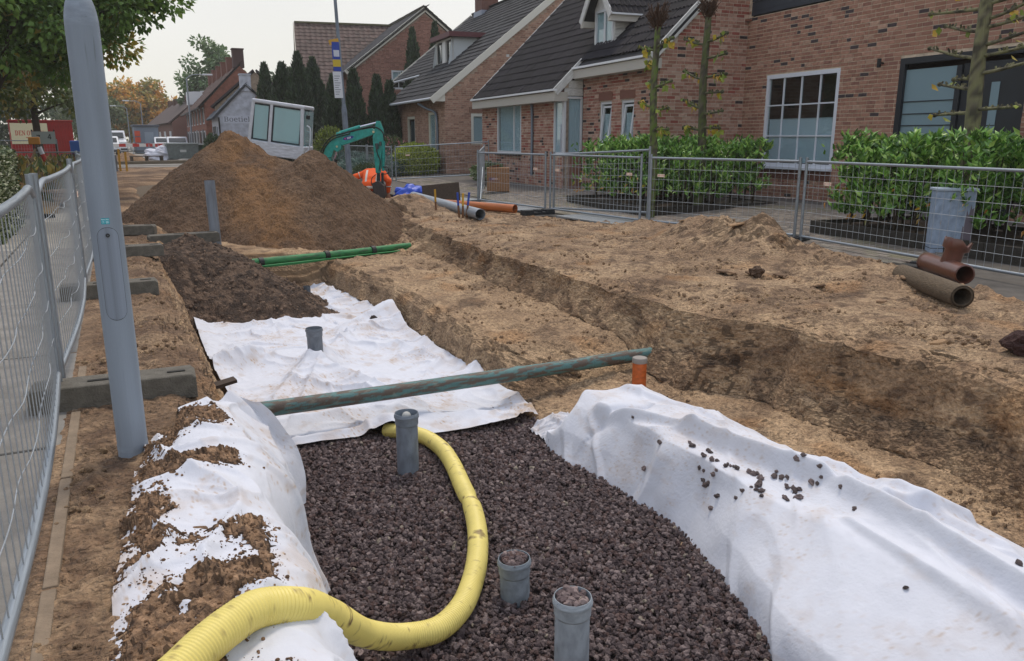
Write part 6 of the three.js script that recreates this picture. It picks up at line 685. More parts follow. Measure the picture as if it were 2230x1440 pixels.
tree('maple_tree', 'smaller tree with yellowing leaves above the red container', -3.2, -43, 8, { r: .2, R: [2.8, 3.2, 2.6], c: [-.1, 5.0, 0], clumps: 70, n: 9000, leaf: .22, cr: .8, colors: ['#566830', '#727d3a', '#958c3e', '#667636'], seed: 33 });
tree('maple_tree', 'dark green tree at the end of the footpath trees', -8.5, -37, 9, { r: .25, R: [3.6, 4.2, 3.6], c: [0, 5.2, 0], clumps: 90, n: 13000, leaf: .2, cr: .85, colors: ['#44562a', '#52652e', '#5f7334'], seed: 34 });
tree('poplar_tree', 'loose airy tree rising behind the terrace chimneys', 10.5, -97, 12, { r: .3, R: [3.4, 4.6, 3], c: [0, 7.2, 0], clumps: 80, n: 7000, leaf: .42, cr: .9, colors: ['#64804e', '#758e58', '#587446'], seed: 35 });
tree('beech_tree', 'round golden autumn tree at the end of the street', 3.4, -124, 10, { r: .4, R: [4.6, 4.3, 4], c: [0, 5.0, 0], clumps: 130, n: 9000, leaf: .5, cr: 1.0, colors: ['#d39a3a', '#c48c36', '#aa9440', '#deae50', '#948f48'], seed: 36 });
tree('beech_tree', 'green tree beside the golden autumn tree', -3.5, -118, 9, { r: .3, R: [4.2, 4, 4], c: [0, 4.6, 0], clumps: 80, n: 6000, leaf: .5, cr: 1, colors: ['#4d6138', '#5f7042', '#6d7a4a'], seed: 37 });
for (const [x, z, h, R, s] of [[-14, -70, 9, 5, 41], [-11, -95, 10, 5, 42], [-20, -60, 11, 6, 43], [14, -130, 9, 5, 44], [22, -110, 10, 6, 45]]) tree('beech_tree', 'distant green tree closing the view behind the street', x, z, h, { group: 'distant trees behind the street', r: .3, R: [R, h * .45, R], c: [0, h * .52, 0], clumps: 70, n: 4000, leaf: .55, cr: 1.2, colors: ['#46583a', '#55663f', '#3d4f33'], seed: s });
// columnar conifers
function conifer(label, x, z, h, R, seed, n = 5200) { const t = thing('columnar_conifer', label, 'conifer', [x, 0, z], 0, 'columnar conifers before the tall gable house'), r = RNG(seed); mesh('trunk', limb([[0, 0, 0], [0, h * .5, 0], [0, h * .9, 0]], .09, .03, 8), barkM, t); const cols = ['#2a3a22', '#33472c', '#24341d', '#3f5434'].map((c) => new THREE.Color(c)); scatter('crown', t, leafGeo(.26, .10), lmDark, n, (r2, p, d, c) => { const y = Math.pow(r2(), .85), a = r2() * 6.283, prof = Math.pow(Math.sin(Math.PI * Math.min(1, .10 + y * .90)), .55) * (1 - .60 * y), rr = R * prof * (.55 + .45 * Math.sqrt(r2())) * (1 + .55 * nz(Math.cos(a) * 2.2, y * h * 1.6, Math.sin(a) * 2.2 + seed) + .25 * nz(Math.cos(a) * 6, y * h * 4, Math.sin(a) * 6 + seed)); p.set(Math.cos(a) * rr, .15 + y * h * .93, Math.sin(a) * rr); d.set(Math.cos(a) * .35, 1, Math.sin(a) * .35); d.x += (r2() - .5) * .5; d.z += (r2() - .5) * .5; c.copy(cols[(r2() * 4) | 0]).multiplyScalar(.75 + .6 * r2()); return .55 + r2() * .7; }, seed); return t; }
conifer('thin dark conifer standing free in front of the white shop', 7.95, -48.3, 5.7, .75, 51); conifer('broad dark conifer, first of the close clump', 8.05, -43.5, 5.3, 1.05, 52); conifer('tall pointed conifer in the middle of the close clump', 8.35, -41, 5.6, .85, 53); conifer('dark conifer at the garden edge of the close clump', 9.35, -42.3, 5.5, .95, 54); conifer('conifer behind the lamp post with the yellow bands', 9.6, -39.2, 4.4, .7, 55); conifer('slim conifer before the gable corner', 9.95, -36.8, 4.5, .62, 56); conifer('taller of the twin conifers before the gable wall', 11.0, -36.7, 4.25, .55, 57); conifer('shorter of the twin conifers before the gable wall', 11.55, -36.5, 4.0, .5, 58); conifer('conifer rising behind the grey flat tiled roof', 16.2, -46.5, 8.0, .8, 59); conifer('small conifer behind the red edged dormer', 17.6, -46.5, 8.4, .7, 60);
// rounded shrubs
function shrub(name, label, x, z, R, cols, n, leaf, seed, o = {}) { const y0 = o.y ?? .05, t = thing(name, label, o.cat ?? 'shrub', [x, y0, z], 0, o.group); const r = RNG(seed), st = []; for (let k = 0; k < 7; k++) { const a = r() * 6.28; st.push(limb([[0, -.05, 0], [Math.cos(a) * R[0] * .3, R[1] * .5, Math.sin(a) * R[2] * .3], [Math.cos(a) * R[0] * .6, R[1] * 1.1, Math.sin(a) * R[2] * .6]], .025, .01, 6)); } mesh('stems', st, barkM, t); const cc = cols.map((c) => new THREE.Color(c)); scatter('foliage', t, leafGeo(leaf, leaf * .6), o.m ?? lm1, n, (r2, p, d, c) => { rdir(r2, d); if (d.y < -.8) d.y = -.5; const w = 1 + .14 * nz(d.x * 3, d.y * 3, d.z * 3 + seed), f = Math.pow(r2(), .25) * w; p.set(d.x * R[0] * f, R[1] + d.y * R[1] * f, d.z * R[2] * f); d.y += .3; d.x += (r2() - .5) * .8; d.z += (r2() - .5) * .8; c.copy(cc[(r2() * cc.length) | 0]).multiplyScalar(.75 + r2() * .5); return .6 + r2() * .7; }, seed); return t; }
shrub('box_shrub', 'clipped round yellow green shrub on the terrace', 10.5, -30.2, [.95, .66, .9], ['#a2b03a', '#8d9c36', '#748430', '#bcc650'], 8500, .09, 71, { y: -.05 });
shrub('juniper', 'low blue green juniper spreading behind the fence', 9.0, -30.6, [1.4, .36, 1.2], ['#5f7a72', '#6f8a80', '#4c645c'], 3500, .12, 72); shrub('juniper', 'second blue green juniper near the lamp post', 8.6, -33.5, [1.3, .42, 1.2], ['#5f7a72', '#6b857c', '#4c645c'], 3000, .12, 73); shrub('juniper', 'small dark round shrub at the foot of the lamp post', 8.1, -28.6, [.5, .26, .5], ['#42532e', '#4d5f35'], 1200, .08, 74);
shrub('rose_bush', 'rose bush with pink blooms behind the arm of the digger', 10.3, -32.6, [.8, .75, .8], ['#46562c', '#55663a', '#c9808a', '#5c6e3c', '#4c5c30', '#4c5c30'], 1600, .12, 75); shrub('garden_shrub', 'bright yellow green shrub beside the lamp post', 8.3, -34.8, [.7, .95, .7], ['#6f7f2c', '#5d6d28', '#84923a'], 2500, .12, 76); shrub('garden_shrub', 'small green plant beside the cardboard box', 10.2, -22.6, [.5, .3, .5], ['#5a6b42', '#6e7d55'], 900, .11, 77, { y: .15 }); shrub('garden_shrub', 'dark bush between conifers and digger', 7.6, -37.5, [1.3, 1.1, 1.0], ['#22301a', '#2b3a20', '#1b2815'], 3500, .16, 78); shrub('garden_shrub', 'green creeper in front of the white shop', 5.3, -52.2, [.5, .8, .4], ['#3d5230', '#4c6238'], 1000, .2, 79);
// ivy covered post and hedge beside the path
{ const t = thing('ivy_hedge', 'variegated ivy hedge beside the footpath fence', 'hedge', [-2.2, 0, -15.0]); mesh('stems', [box(.9, 1.1, 3.0, 0, .55, 0)], mat('#2c3020', .95), t); const cc = ['#6d7b4c', '#a3ab84', '#4a5a32', '#c2c6aa', '#3b4a28', '#566639'].map((c) => new THREE.Color(c)); scatter('foliage', t, leafGeo(.075, .065), lmGloss, 12000, (r, p, d, c) => { const f = r(), y = r() * 1.28; if (f < .42) { p.set(.52 + nz(y * 3, r() * 9) * .08, y, (r() - .5) * 3.2); d.set(1, .3, 0); } else if (f < .72) { p.set((r() - .5) * 1.0, 1.24 + r() * .06, (r() - .5) * 3.2); d.set(0, 1, .2); } else { p.set((r() - .5) * 1.05, y, 1.55 + nz(y * 3, 4) * .06); d.set(0, .3, 1); } d.x += (r() - .5); d.y += (r() - .5); d.z += (r() - .5); c.copy(cc[(r() * cc.length) | 0]); return .7 + r() * .6; }, 81); }
{ const t = thing('ivy_climber', 'bright green ivy climbing a trunk behind the footpath', 'plant', [-3.35, 0, -24.2]); mesh('stems', limb([[0, 0, 0], [.1, 2, 0], [0, 4, 0]], .08, .05, 8), barkM, t); const cc = ['#7f9034', '#6a7c2c', '#92a244', '#56682a'].map((c) => new THREE.Color(c)); scatter('foliage', t, leafGeo(.17, .14), lm1, 3000, (r, p, d, c) => { const a = r() * 6.28, y = r() * 4.0, R = .5 + .25 * nz(y * 1.5, a); p.set(Math.cos(a) * R, y, Math.sin(a) * R); d.set(Math.cos(a), .1, Math.sin(a)); c.copy(cc[(r() * 4) | 0]); return .7 + r() * .6; }, 82); }
// laurel hedges in planters
const laurelC = ['#68963e', '#7fac4c', '#557e34', '#a0c262', '#456c2e'].map((c) => new THREE.Color(c));
function laurel(label, x, z, turn, sx, sz, h, y0, n, single, seed) {
  const t = thing('laurel_hedge', label, 'hedge', [x, y0, z], turn), r = RNG(seed); const bushes = []; for (let k = 0; k < Math.round(sx * sz * 4.6); k++) bushes.push([(r() - .5) * sx * .92, (r() - .5) * sz * .92, h * (.82 + r() * .26)]); const st = []; for (const [bx, bz, bh] of bushes) for (let k = 0; k < 4; k++) { const a = r() * 6.28; st.push(limb([[bx, -.02, bz], [bx + Math.cos(a) * .06, bh * .4, bz + Math.sin(a) * .06], [bx + Math.cos(a) * .22, bh * .9, bz + Math.sin(a) * .22]], .013, .006, 6)); } mesh('stems', st, mat('#3b3226', .9), t).userData.kind = 'stuff';
  // shoots: whorls of leaves round upright twigs
  const G = leafGeo(.12, .046, .3), shoots = []; const place = (rr, p, d) => { const b = bushes[(rr() * bushes.length) | 0]; let s; if (shoots.length && rr() < .86) s = shoots[(rr() * Math.min(shoots.length, 5000)) | 0]; else { const a = rr() * 6.283, v = Math.pow(rr(), .7), rad = .34 * (.35 + .65 * Math.sqrt(rr())) * (1 - .25 * v); s = [b[0] + Math.cos(a) * rad, .13 + v * (b[2] - .13), b[1] + Math.sin(a) * rad, (rr() - .5) * .5, (rr() - .5) * .5]; shoots.push(s); } const a = rr() * 6.283, hgt = rr() * .13; p.set(s[0] + s[3] * hgt, s[1] + hgt, s[2] + s[4] * hgt); d.set(Math.cos(a) + s[3], .55 + rr() * .9, Math.sin(a) + s[4]); };
  scatter('foliage', t, G, lmGloss, n, (rr, p, d, c) => { place(rr, p, d); c.copy(laurelC[(rr() * 5) | 0]).multiplyScalar(.8 + rr() * .45); return .45 + Math.pow(rr(), .7) * .85; }, seed + 3);
  const gm = laurelC.slice(0, 4).map((c) => { const m = lmGloss.clone(); m.color = c; return m; }), ym = ['#c69a2c', '#b07a26', '#a8a03a'].map((c) => { const m = lm1.clone(); m.color = new THREE.Color(c); return m; }), p = V(0, 0, 0), d = V(0, 0, 0), q = new THREE.Quaternion();
  for (let k = 0; k < single; k++) { place(r, p, d); const lf = t.localToWorld ? null : null; void lf; const yel = k < single * .16; if (yel) { p.y = .15 + r() * .6; d.set((r() - .5) - .8, -.7 + r() * .5, r() - .5); } const out = V(-Math.cos(turn), 0, -Math.sin(turn)).multiplyScalar(.0); p.add(out); if (r() < .75) { p.x = -sx / 2 + (r() - .5) * .25; } const m = mesh('leaf', G, yel ? ym[(r() * 3) | 0] : gm[(r() * 4) | 0], t); q.setFromUnitVectors(UP, d.normalize()); m.quaternion.copy(q); m.position.copy(p); m.scale.setScalar(.8 + r() * .5); }
  return t;
}
const kerbDark = mat('#38342e', .95, { map: rep(mottleT, 2), bumpMap: rep(grainB, 3), bumpScale: .006 });
function planter(label, x, z, turn, sx, sz, h, y0) { const t = thing('planter_edging', label, 'planter', [x, y0, z], turn, 'dark planter edgings'); const n = Math.max(1, Math.round(sz)), m = Math.max(1, Math.round(sx)); for (const s of [-1, 1]) { for (let k = 0; k < n; k++) mesh('edging_stone', worldUV(rbox(.07, h, sz / n - .008, .008, s * sx / 2, h / 2, -sz / 2 + (k + .5) * sz / n)), kerbDark, t); for (let k = 0; k < m; k++) mesh('edging_stone', worldUV(rbox((sx - .07) / m - .008, h, .07, .008, -(sx - .07) / 2 + (k + .5) * (sx - .07) / m, h / 2, s * (sz / 2 - .035))), kerbDark, t); } mesh('planting_soil', worldUV(grid(40, 40, (i, j, o) => { const xx = lerp(-sx / 2, sx / 2, i / 39), zz = lerp(-sz / 2, sz / 2, j / 39); o.set(xx * .98, h - .06 + nz(xx * 4, zz * 4) * .03, zz * .98); })), mat('#3a2e24', 1, { map: rep(grainT, 2), bumpMap: rep(grainB, 2), bumpScale: .03 }), t); return t; }
planter('dark planter edging under the two bare pollards', 10.75, -14.3, HA, 3.1, 3.5, .2, .0); laurel('laurel hedge around the two mossy pollard trunks', 10.75, -14.3, HA, 2.9, 3.3, 1.20, .14, 27000, 200, 91);
planter('dark planter edging behind the electricity cabinet', 10.6, -6.6, HA, 2.1, 5.0, .24, .0); laurel('laurel hedge beside the front door behind the electricity cabinet', 10.6, -6.6, HA, 1.95, 4.9, 1.22, .18, 32000, 300, 92);
// pollarded espalier trees
function pollard(label, x, z, h, r0, arms, moss, seed, knob) {
  const t = thing('pollard_tree', label, 'tree', [x, .1, z], HA, 'pollarded trees in the planters'), r = RNG(seed); const c1 = new THREE.Color(moss), c2 = new THREE.Color('#6d6658'), c3 = new THREE.Color('#3b3a2c'); const dye = (g) => { const p = g.attributes.position, a = new Float32Array(p.count * 3), c = new THREE.Color(); for (let i = 0; i < p.count; i++) { const n = fbm(p.getX(i) * 14, p.getY(i) * 9, p.getZ(i) * 14 + seed, 4, .75) * 1.3; c.copy(c2).lerp(c1, smooth(-.35, .25, n)).lerp(c3, smooth(.1, .5, -n) * .85); a.set([c.r, c.g, c.b], i * 3); } g.setAttribute('color', new THREE.BufferAttribute(a, 3)); return g; };
  const bm = mat('#ffffff', .95, { vertexColors: true, bumpMap: rep(grainB, 2), bumpScale: .02 }); mesh('trunk', dye(limb([[0, -.1, 0], [.02, h * .3, .01], [-.02, h * .65, -.01], [.01, h, 0]], r0, r0 * .62, 60)), bm, t);
  for (const [y, sd, len0, rise] of arms) { const len = len0 * (knob ? 1.55 : 1.2); const ax = .06 * (r() - .5), P = [[0, y, 0], [ax, y + rise * .35, sd * len * .45], [ax, y + rise, sd * len]]; const g = [dye(limb(P, .028, .018, 14))]; for (let k = 0; k < 8; k++) { const f = .3 + r() * .7, b = [ax, y + rise * f, sd * len * f]; g.push(dye(limb([b, [b[0] + (r() - .5) * .08, b[1] + .03 + r() * .03, b[2] + (r() - .5) * .05]], .016, .013, 4))); } g.push(dye(new THREE.IcosahedronGeometry(.034, 2).translate(ax, y + rise, sd * len))); mesh('branch', g, bm, t); }
  if (knob) { const g = []; for (let k = 0; k < 110; k++) { const a = r() * 6.28, e = r() * 1.4 - .2, R = .14 + r() * .10; g.push(limb([[0, h + .05 + (r() - .5) * .3, 0], [Math.cos(a) * R * .6, h + .1 + Math.sin(e) * R + (r() - .5) * .2, Math.sin(a) * R * .6], [Math.cos(a) * R, h + .16 + Math.sin(e) * R + (r() - .5) * .25, Math.sin(a) * R]], .012, .005, 3)); } mesh('pollard_head', g, mat('#4a3527', .95), t); }
  const G = leafGeo(.12, .10, .15), ym = ['#b9a52e', '#93a032', '#7c8f30', '#c8a43a'].map((c) => { const m = lm1.clone(); m.color = new THREE.Color(c); return m; }); for (let k = 0; k < (knob ? 80 : 26); k++) { const a = arms[(r() * arms.length) | 0], f = .4 + r() * .6, m = mesh('leaf', G, ym[(r() * 4) | 0], t); m.position.set((r() - .5) * .15, a[0] + a[3] * f + (r() - .5) * .14, a[1] * a[2] * 1.5 * f + (r() - .5) * .1); m.rotation.set(2 + r() * 1.6, r() * 6, r()); m.scale.setScalar(.7 + r() * .6); }
}
pollard('slender moss green pollard at the fence with yellow leaves', 9.03, -12.5, 3.35, .088, [[3.0, 1, .36, .10], [2.95, -1, .38, .10], [2.3, 1, .36, .08], [2.35, -1, .16, .06], [1.95, -1, .34, .10], [1.9, 1, .28, .02], [1.55, 1, .34, .0], [2.7, -1, .2, .05]], '#5f7232', 101, true);
pollard('darker pollard with bare stub branches close to the brick wall', 10.49, -12.9, 3.65, .102, [[3.2, 1, .4, .10], [3.15, -1, .46, .18], [2.55, 1, .42, .02], [2.5, -1, .5, .22], [2.25, 1, .38, .0], [1.95, -1, .45, .20], [1.85, 1, .4, .05], [1.6, 1, .36, -.02], [1.55, -1, .44, .06], [2.9, 1, .4, .04]], '#545e34', 102, true);
pollard('stout pale barked pollard in the laurel before the black door', 10.75, -7.42, 3.9, .118, [[3.3, -1, .5, .1], [2.95, 1, .5, .16], [2.62, 1, .58, .12], [2.05, -1, .5, .1], [3.45, 1, .5, .1], [3.15, 1, .62, .12], [3.1, -1, .75, .04], [2.85, 1, .60, .10], [2.8, -1, .5, .14], [2.48, 1, .62, .08], [2.45, -1, .72, .22], [2.25, 1, .65, .12], [2.2, -1, .3, .0], [1.78, 1, .55, .02], [1.74, -1, .52, -.02]], '#7b7a58', 103, false);
// ---------------------------------------------------------------- lamp post with election placards, far street, rubble garden
{
  const t = thing('street_lamp', 'tall grey street lamp with blue and yellow bands and a white notice', 'street lamp', [6.95, 0, -26.7]); t.rotation.z = .035; t.rotation.x = .0; const gm = mat('#7c8794', .55, { map: rep(mottleT, 2) }); mesh('post', [rod([0, -.1, 0], [0, 2.35, 0], .095, .09, 20), rod([0, 2.35, 0], [0, 2.6, 0], .09, .06, 20), rod([0, 2.6, 0], [0, 8.6, 0], .06, .045, 18)], gm, t); mesh('lantern', [rbox(.9, .12, .3, .05, -.5, 8.55, 0)], gm, t);
  const f = .25; mesh('band', box(.26, .9, .02, -.14, 4.05, .09, f), mat('#2a459e', .6), t); mesh('band', box(.27, .22, .022, -.14, 3.85, .092, f), mat('#c9b033', .6), t); mesh('band', box(.20, .2, .022, -.13, 4.15, .092, f), mat('#c7cbd6', .6), t); mesh('ribbon', box(.34, .16, .03, -.18, 4.5, .09, f, 0, .2), mat('#c79a3c', .7), t);
  const tx = textTex(128, 256, (x, W, H) => { x.fillStyle = '#d5d8dd'; x.fillRect(0, 0, W, H); x.fillStyle = '#7c828a'; for (let k = 0; k < 9; k++) x.fillRect(14, 40 + k * 22, 90 - (k % 3) * 16, 7); }); mesh('notice', box(.30, .82, .016, -.16, 3.18, .09, f), mat('#ffffff', .7, { map: tx }), t);
}
// far barriers and cars
function barrier(label, x, z, turn, w) { const t = thing('road_barrier', label, 'barrier', [x, 0, z], turn, 'red and white road barriers'); const n = Math.round(w / .5); for (let k = 0; k < n; k++) mesh('stripe_board', box(w / n, .24, .04, -w / 2 + (k + .5) * w / n, .92, 0), mat(k % 2 ? '#d6d3ce' : '#b8281f', .6), t); for (const s of [-1, 1]) mesh('leg', [beam([s * w * .42, 0, -.25], [s * w * .42, 1.0, 0], .05, .05), beam([s * w * .42, 0, .25], [s * w * .42, 1.0, 0], .05, .05)], galv, t); mesh('rail', box(w, .05, .05, 0, .45, 0), mat('#3d3d3f', .7), t); }
barrier('striped barrier across the lane in front of the parked vans', .9, -71, .02, 3.4); barrier('striped barrier beside the grey site container', 4.0, -69, .05, 2.6); barrier('striped barrier between the vans and the booth', 2.3, -74, 0, 2.6);
function car(label, x, z, turn, L, h, col, van) {
  const t = thing('parked_car', label, 'car', [x, 0, z], turn, 'cars parked up the street'); const prof = van ? [[-L / 2, .35], [-L / 2, h * .95], [-L / 2 + .2, h], [L * .18, h], [L * .33, h * .6], [L / 2 - .05, h * .5], [L / 2, .35]] : [[-L / 2, .35], [-L / 2 + .03, h * .62], [-L * .42, h * .68], [-L * .3, h * .97], [-.05 * L, h], [L * .12, h * .97], [L * .27, h * .66], [L / 2 - .1, h * .56], [L / 2, .4]]; const W = 1.72, g = prism(prof, W - .16, .08).translate(0, 0, -(W - .16) / 2); mesh('body', g, mat(col, .3, { metalness: .1 }), t);
  const gl = mat('#1b2126', .1); mesh('windscreen', beam([(van ? L * .20 : L * .14) + .11, h * .9 + .09, 0], [(van ? L * .31 : L * .25) + .11, h * .68 + .09, 0], 1.4, .05), gl, t); mesh('rear_window', box(.05, h * .24, 1.3, -L / 2 - (van ? .085 : -.18), h * .78, 0, 0, 0, van ? 0 : -.45), gl, t); for (const s of [-1, 1]) { mesh('side_window', box(L * .42, h * .2, .03, -.06 * L, h * .79, s * (W / 2 + .004)), gl, t); for (const e of [-1, 1]) { const w = mesh('wheel', rod([e * L * .32, .31, s * (W / 2 - .17)], [e * L * .32, .31, s * (W / 2 + .03)], .31, .31, 20), black, t); mesh('rim', rod([e * L * .32, .31, s * (W / 2 + .03)], [e * L * .32, .31, s * (W / 2 + .045)], .18, .18, 14), mat('#a5a8ab', .4, { metalness: .6 }), w); mesh(e > 0 ? 'headlight' : 'tail_light', box(.05, .14, .26, e * (L / 2 + .06), h * .5, s * .58), mat(e > 0 ? '#dfe3e6' : '#8c1d18', .3), t); } } mesh('bumper', [rbox(.14, .22, 1.66, .04, L / 2 + .02, .42, 0), rbox(.14, .22, 1.66, .04, -L / 2 - .02, .42, 0)], mat('#3a3b3d', .7), t);
}
car('white delivery van at the kerb, tallest of the parked vehicles', -.1, -88, -1.50, 4.8, 2.1, '#d8dadc', true); car('white car parked just in front of the delivery van', -.7, -79, -1.50, 4.0, 1.55, '#d4d7da', false); car('white car beside the fence behind the striped barriers', 4.2, -86, -1.62, 4.1, 1.5, '#d2d5d8', false); car('white estate car half hidden by the grey container', 5.0, -80, -1.6, 4.3, 1.52, '#ced2d6', false); car('white hatchback at the end of the parked row', .1, -98, -1.5, 4.0, 1.5, '#cfd3d6', false);
{ const t = thing('site_booth', 'grey site booth with rounded roof and orange stripes', 'booth', [2.7, 0, -88], .1); mesh('shell', rbox(2.2, 2.6, 1.6, .1, 0, 1.3, 0), mat('#6d7987', .6), t); mesh('roof', rbox(2.4, .25, 1.8, .08, 0, 2.62, 0), mat('#3d4450', .6), t); mesh('door', box(.8, 1.9, .04, .2, 1.1, .82), mat('#8693a0', .5), t); mesh('stripe', box(.5, .5, .04, -.85, 1.9, .82), mat('#c4482b', .6), t); mesh('stripe', box(.5, .5, .04, -.85, 1.3, .82), mat('#c4482b', .6), t); }
{ const t = thing('site_container', 'grey galvanised container box beside the sand heap', 'container', [4.05, 0, -60.5], .05); mesh('body', prism([[-.95, .1], [.95, .1], [1.02, 1.05], [-1.02, 1.05]], 1.2).translate(0, 0, -.6), mat('#6d7674', .6, { map: rep(mottleT, 1) }), t); mesh('lid', rbox(2.14, .1, 1.3, .03, 0, 1.1, 0), mat('#828b8a', .5), t); mesh('plate', box(.4, .16, .01, 0, .62, .605), mat('#b9bcb8', .7), t); }
{ const t = thing('wheelie_bin', 'green wheelie bin before the terrace', 'bin', [5.15, 0, -61.5], .2); mesh('bin', prism([[-.27, .08], [.27, .08], [.32, 1.0], [-.32, 1.0]], .6).translate(0, 0, -.3), mat('#2e4436', .6), t); mesh('lid', rbox(.7, .08, .74, .02, 0, 1.05, 0), mat('#c5c8c6', .6), t); for (const s of [-1, 1]) mesh('wheel', rod([s * .3, .11, -.28], [s * .36, .11, -.28], .11), black, t); }
{ const g = new THREE.IcosahedronGeometry(1, 4), p = g.attributes.position; for (let i = 0; i < p.count; i++) { const a = p.getX(i), b = p.getY(i), c = p.getZ(i), k = 1 + fbm(a * 1.6, b * 1.6, c * 1.6, 3) * .5; p.setXYZ(i, a * k * 1.0, Math.max(-.3, b * k * .55), c * k * .6); } g.computeVertexNormals(); const m = mesh('bulk_sack', g, mat('#c9cbd4', .8)); m.position.set(2.75, .32, -60.5); tag(m, 'slumped white bulk sack beside the grey container', 'sack'); }
{ const t = thing('pallet', 'low dark pallet on the far paving', 'pallet', [1.7, 0, -58.5], .05); for (let k = 0; k < 5; k++) mesh('slat', box(2.0, .04, .2, 0, .32, -.5 + k * .25), darkWood, t); for (const s of [-1, 0, 1]) mesh('bearer', box(.12, .28, 1.2, s * .9, .15, 0), darkWood, t); }
for (const [x, z, h, lab, turn] of [[2.9, -101, 5.2, 'far street lamp with a curved arm before the golden tree', Math.PI], [5.2, -66, 5.8, 'thin street lamp in front of the terrace', 0], [1.6, -112, 5, 'small street lamp at the far end of the street', Math.PI], [6.6, -84, 5.5, 'slim mast beside the terrace gutter', 0]]) { const t = thing('street_lamp', lab, 'street lamp', [x, 0, z], turn, 'far street lamps'); mesh('post', rod([0, 0, 0], [0, h, 0], .08, .05), mat('#8a9199', .5), t); mesh('arm', tube([[0, h, 0], [.4, h + .25, 0], [1.2, h + .3, 0]], .035, 16, 6), mat('#8a9199', .5), t); mesh('lantern', rbox(.7, .12, .25, .04, 1.5, h + .3, 0), mat('#c3c8cc', .4), t); }
heap('soil_heap', 'small sand pile in front of the striped barriers', -.9, 2.1, -58, -62.5, 50, 60, (x, z) => cone(x, z, .6, -60.2, .55, .5) + fbm(x * 2, z * 2, 4, 3) * .08, (x, y, z, c) => c.set('#8a6d50').multiplyScalar(1 + fbm(x * 4, z * 4, 1, 2) * .3), 1);
{ const t = thing('timber_beam', 'long timber beams laid across the far dig', 'timber', [1.8, .05, -50], .12); for (let k = 0; k < 3; k++) mesh('beam', box(5.2, .16, .2, k * .2, .1, k * .3, k * .03), mat('#6d6252', .9), t); }
for (const [x, z, lab, gr] of [[.05, -41.5, 'taller yellow marker stake in the far dig', 0], [.32, -41.2, 'shorter yellow marker stake in the far dig', 0]]) { const t = thing('marker_stake', lab, 'stake', [x, -.1, z], 0, 'yellow stakes in the far dig'); mesh('stake', box(.09, lab[0] === 't' ? 1.2 : .95, .09, 0, .5, 0), mat('#b98a26', .7), t); }
{ const t = thing('standpipe', 'grey pipe stub beside the yellow stakes in the far dig', 'pipe', [-.18, -.1, -41.6]); mesh('pipe', lathe([[.10, 0], [.13, 0], [.13, .8], [.10, .8], [.10, .1]], 18), pvcGrey, t); }
// ---------------------------------------------------------------- rubble garden on the footpath side
{
  const t = thing('site_container', 'red site container with a cream name board', 'container', [-3.6, 0, -51.5], .12); const rm = mat('#a81e1c', .55, { map: rep(mottleT, 1) }); mesh('body', rbox(3.0, 2.35, 2.2, .04, 0, 1.2, -1.1), rm, t); for (let k = 0; k < 9; k++) mesh('rib', box(.07, 2.2, .05, 0.35 + k * .13, 1.2, .02), rm, t); mesh('roof_edge', rbox(3.1, .1, 2.3, .02, 0, 2.4, -1.1), mat('#8d1816', .6), t);
  const tx = textTex(512, 256, (x, W, H) => { x.fillStyle = '#d9d2ae'; x.fillRect(0, 0, W, H); x.fillStyle = '#b93a2e'; x.font = 'bold 82px serif'; x.textAlign = 'center'; x.fillText('DEN OUDEN', W / 2, 150, 400); x.fillRect(200, 172, 200, 8); }); mesh('name_board', box(1.75, 1.1, .05, -.60, 1.72, .05), [rm, rm, rm, rm, mat('#ffffff', .6, { map: tx }), rm], t);
}
{ const t = thing('traffic_sign', 'grey house number board on two black posts', 'sign', [-2.45, 0, -35.5], .1); const tx = textTex(256, 128, (x, W, H) => { x.fillStyle = '#8f9a98'; x.fillRect(0, 0, W, H); x.fillStyle = '#22282a'; x.font = 'bold 76px sans-serif'; x.fillText('7', 50, 88); x.fillText('4', 170, 80); }); mesh('board', box(.78, .46, .03, 0, 1.5, 0), [black, black, black, black, mat('#ffffff', .6, { map: tx }), black], t); for (const s of [-1, 1]) mesh('post', box(.05, 1.8, .05, s * .38, .9, -.03, 0, 0, .02 * s), black, t); }
fence('fence panel across the rubble garden in front of the number board', 'fence panels in the rubble garden', [-3.4, .0, -27.6], [-.7, .0, -26.6], { h: 1.1, rows: 3 }); fence('fence panel behind the tripod with the red white leg', 'fence panels in the rubble garden', [-5.2, .0, -38], [-2.1, .0, -37], { h: 1.4, rows: 3 });
{ const t = thing('plank', 'pale wooden plank sloping down in the rubble garden', 'plank', [-2.2, 0, -22.2], .3); mesh('board', beam([-.9, .75, 0], [1.1, .12, .3], .22, .045), mat('#b08a58', .8, { map: rep(grainT, 1) }), t); }
{ const t = thing('barrier_tripod', 'leaning white red striped barrier post on a trestle', 'barrier', [-1.95, 0, -26.2]); for (let k = 0; k < 6; k++) mesh('stripe', rod([.0 + k * .055, 1.25 - k * .2, 0], [.055 + k * .055, 1.05 - k * .2, 0], .06), mat(k % 3 === 1 ? '#a8352c' : '#c9ccd6', .6), t); mesh('strut', beam([-.1, 1.2, 0], [-.6, 0, .1], .05, .05), mat('#8d7a60', .8), t); mesh('lamp', rbox(.28, .2, .2, .03, -.1, 1.42, 0), mat('#c0822a', .5), t); }
{ const t = thing('small_roller', 'small yellow machine lying among the rubble', 'machine', [-2.15, 0, -24.3], .2); mesh('drum', rod([-.5, .2, .2], [.3, .2, .2], .2, .2, 18), mat('#b98b1e', .5), t); mesh('hood', rbox(.9, .25, .4, .06, -.1, .5, 0), mat('#c3962a', .5), t); mesh('handle', tube([[.4, .5, 0], [.7, .8, 0], [.8, .9, 0]], .025, 12, 6), black, t); }
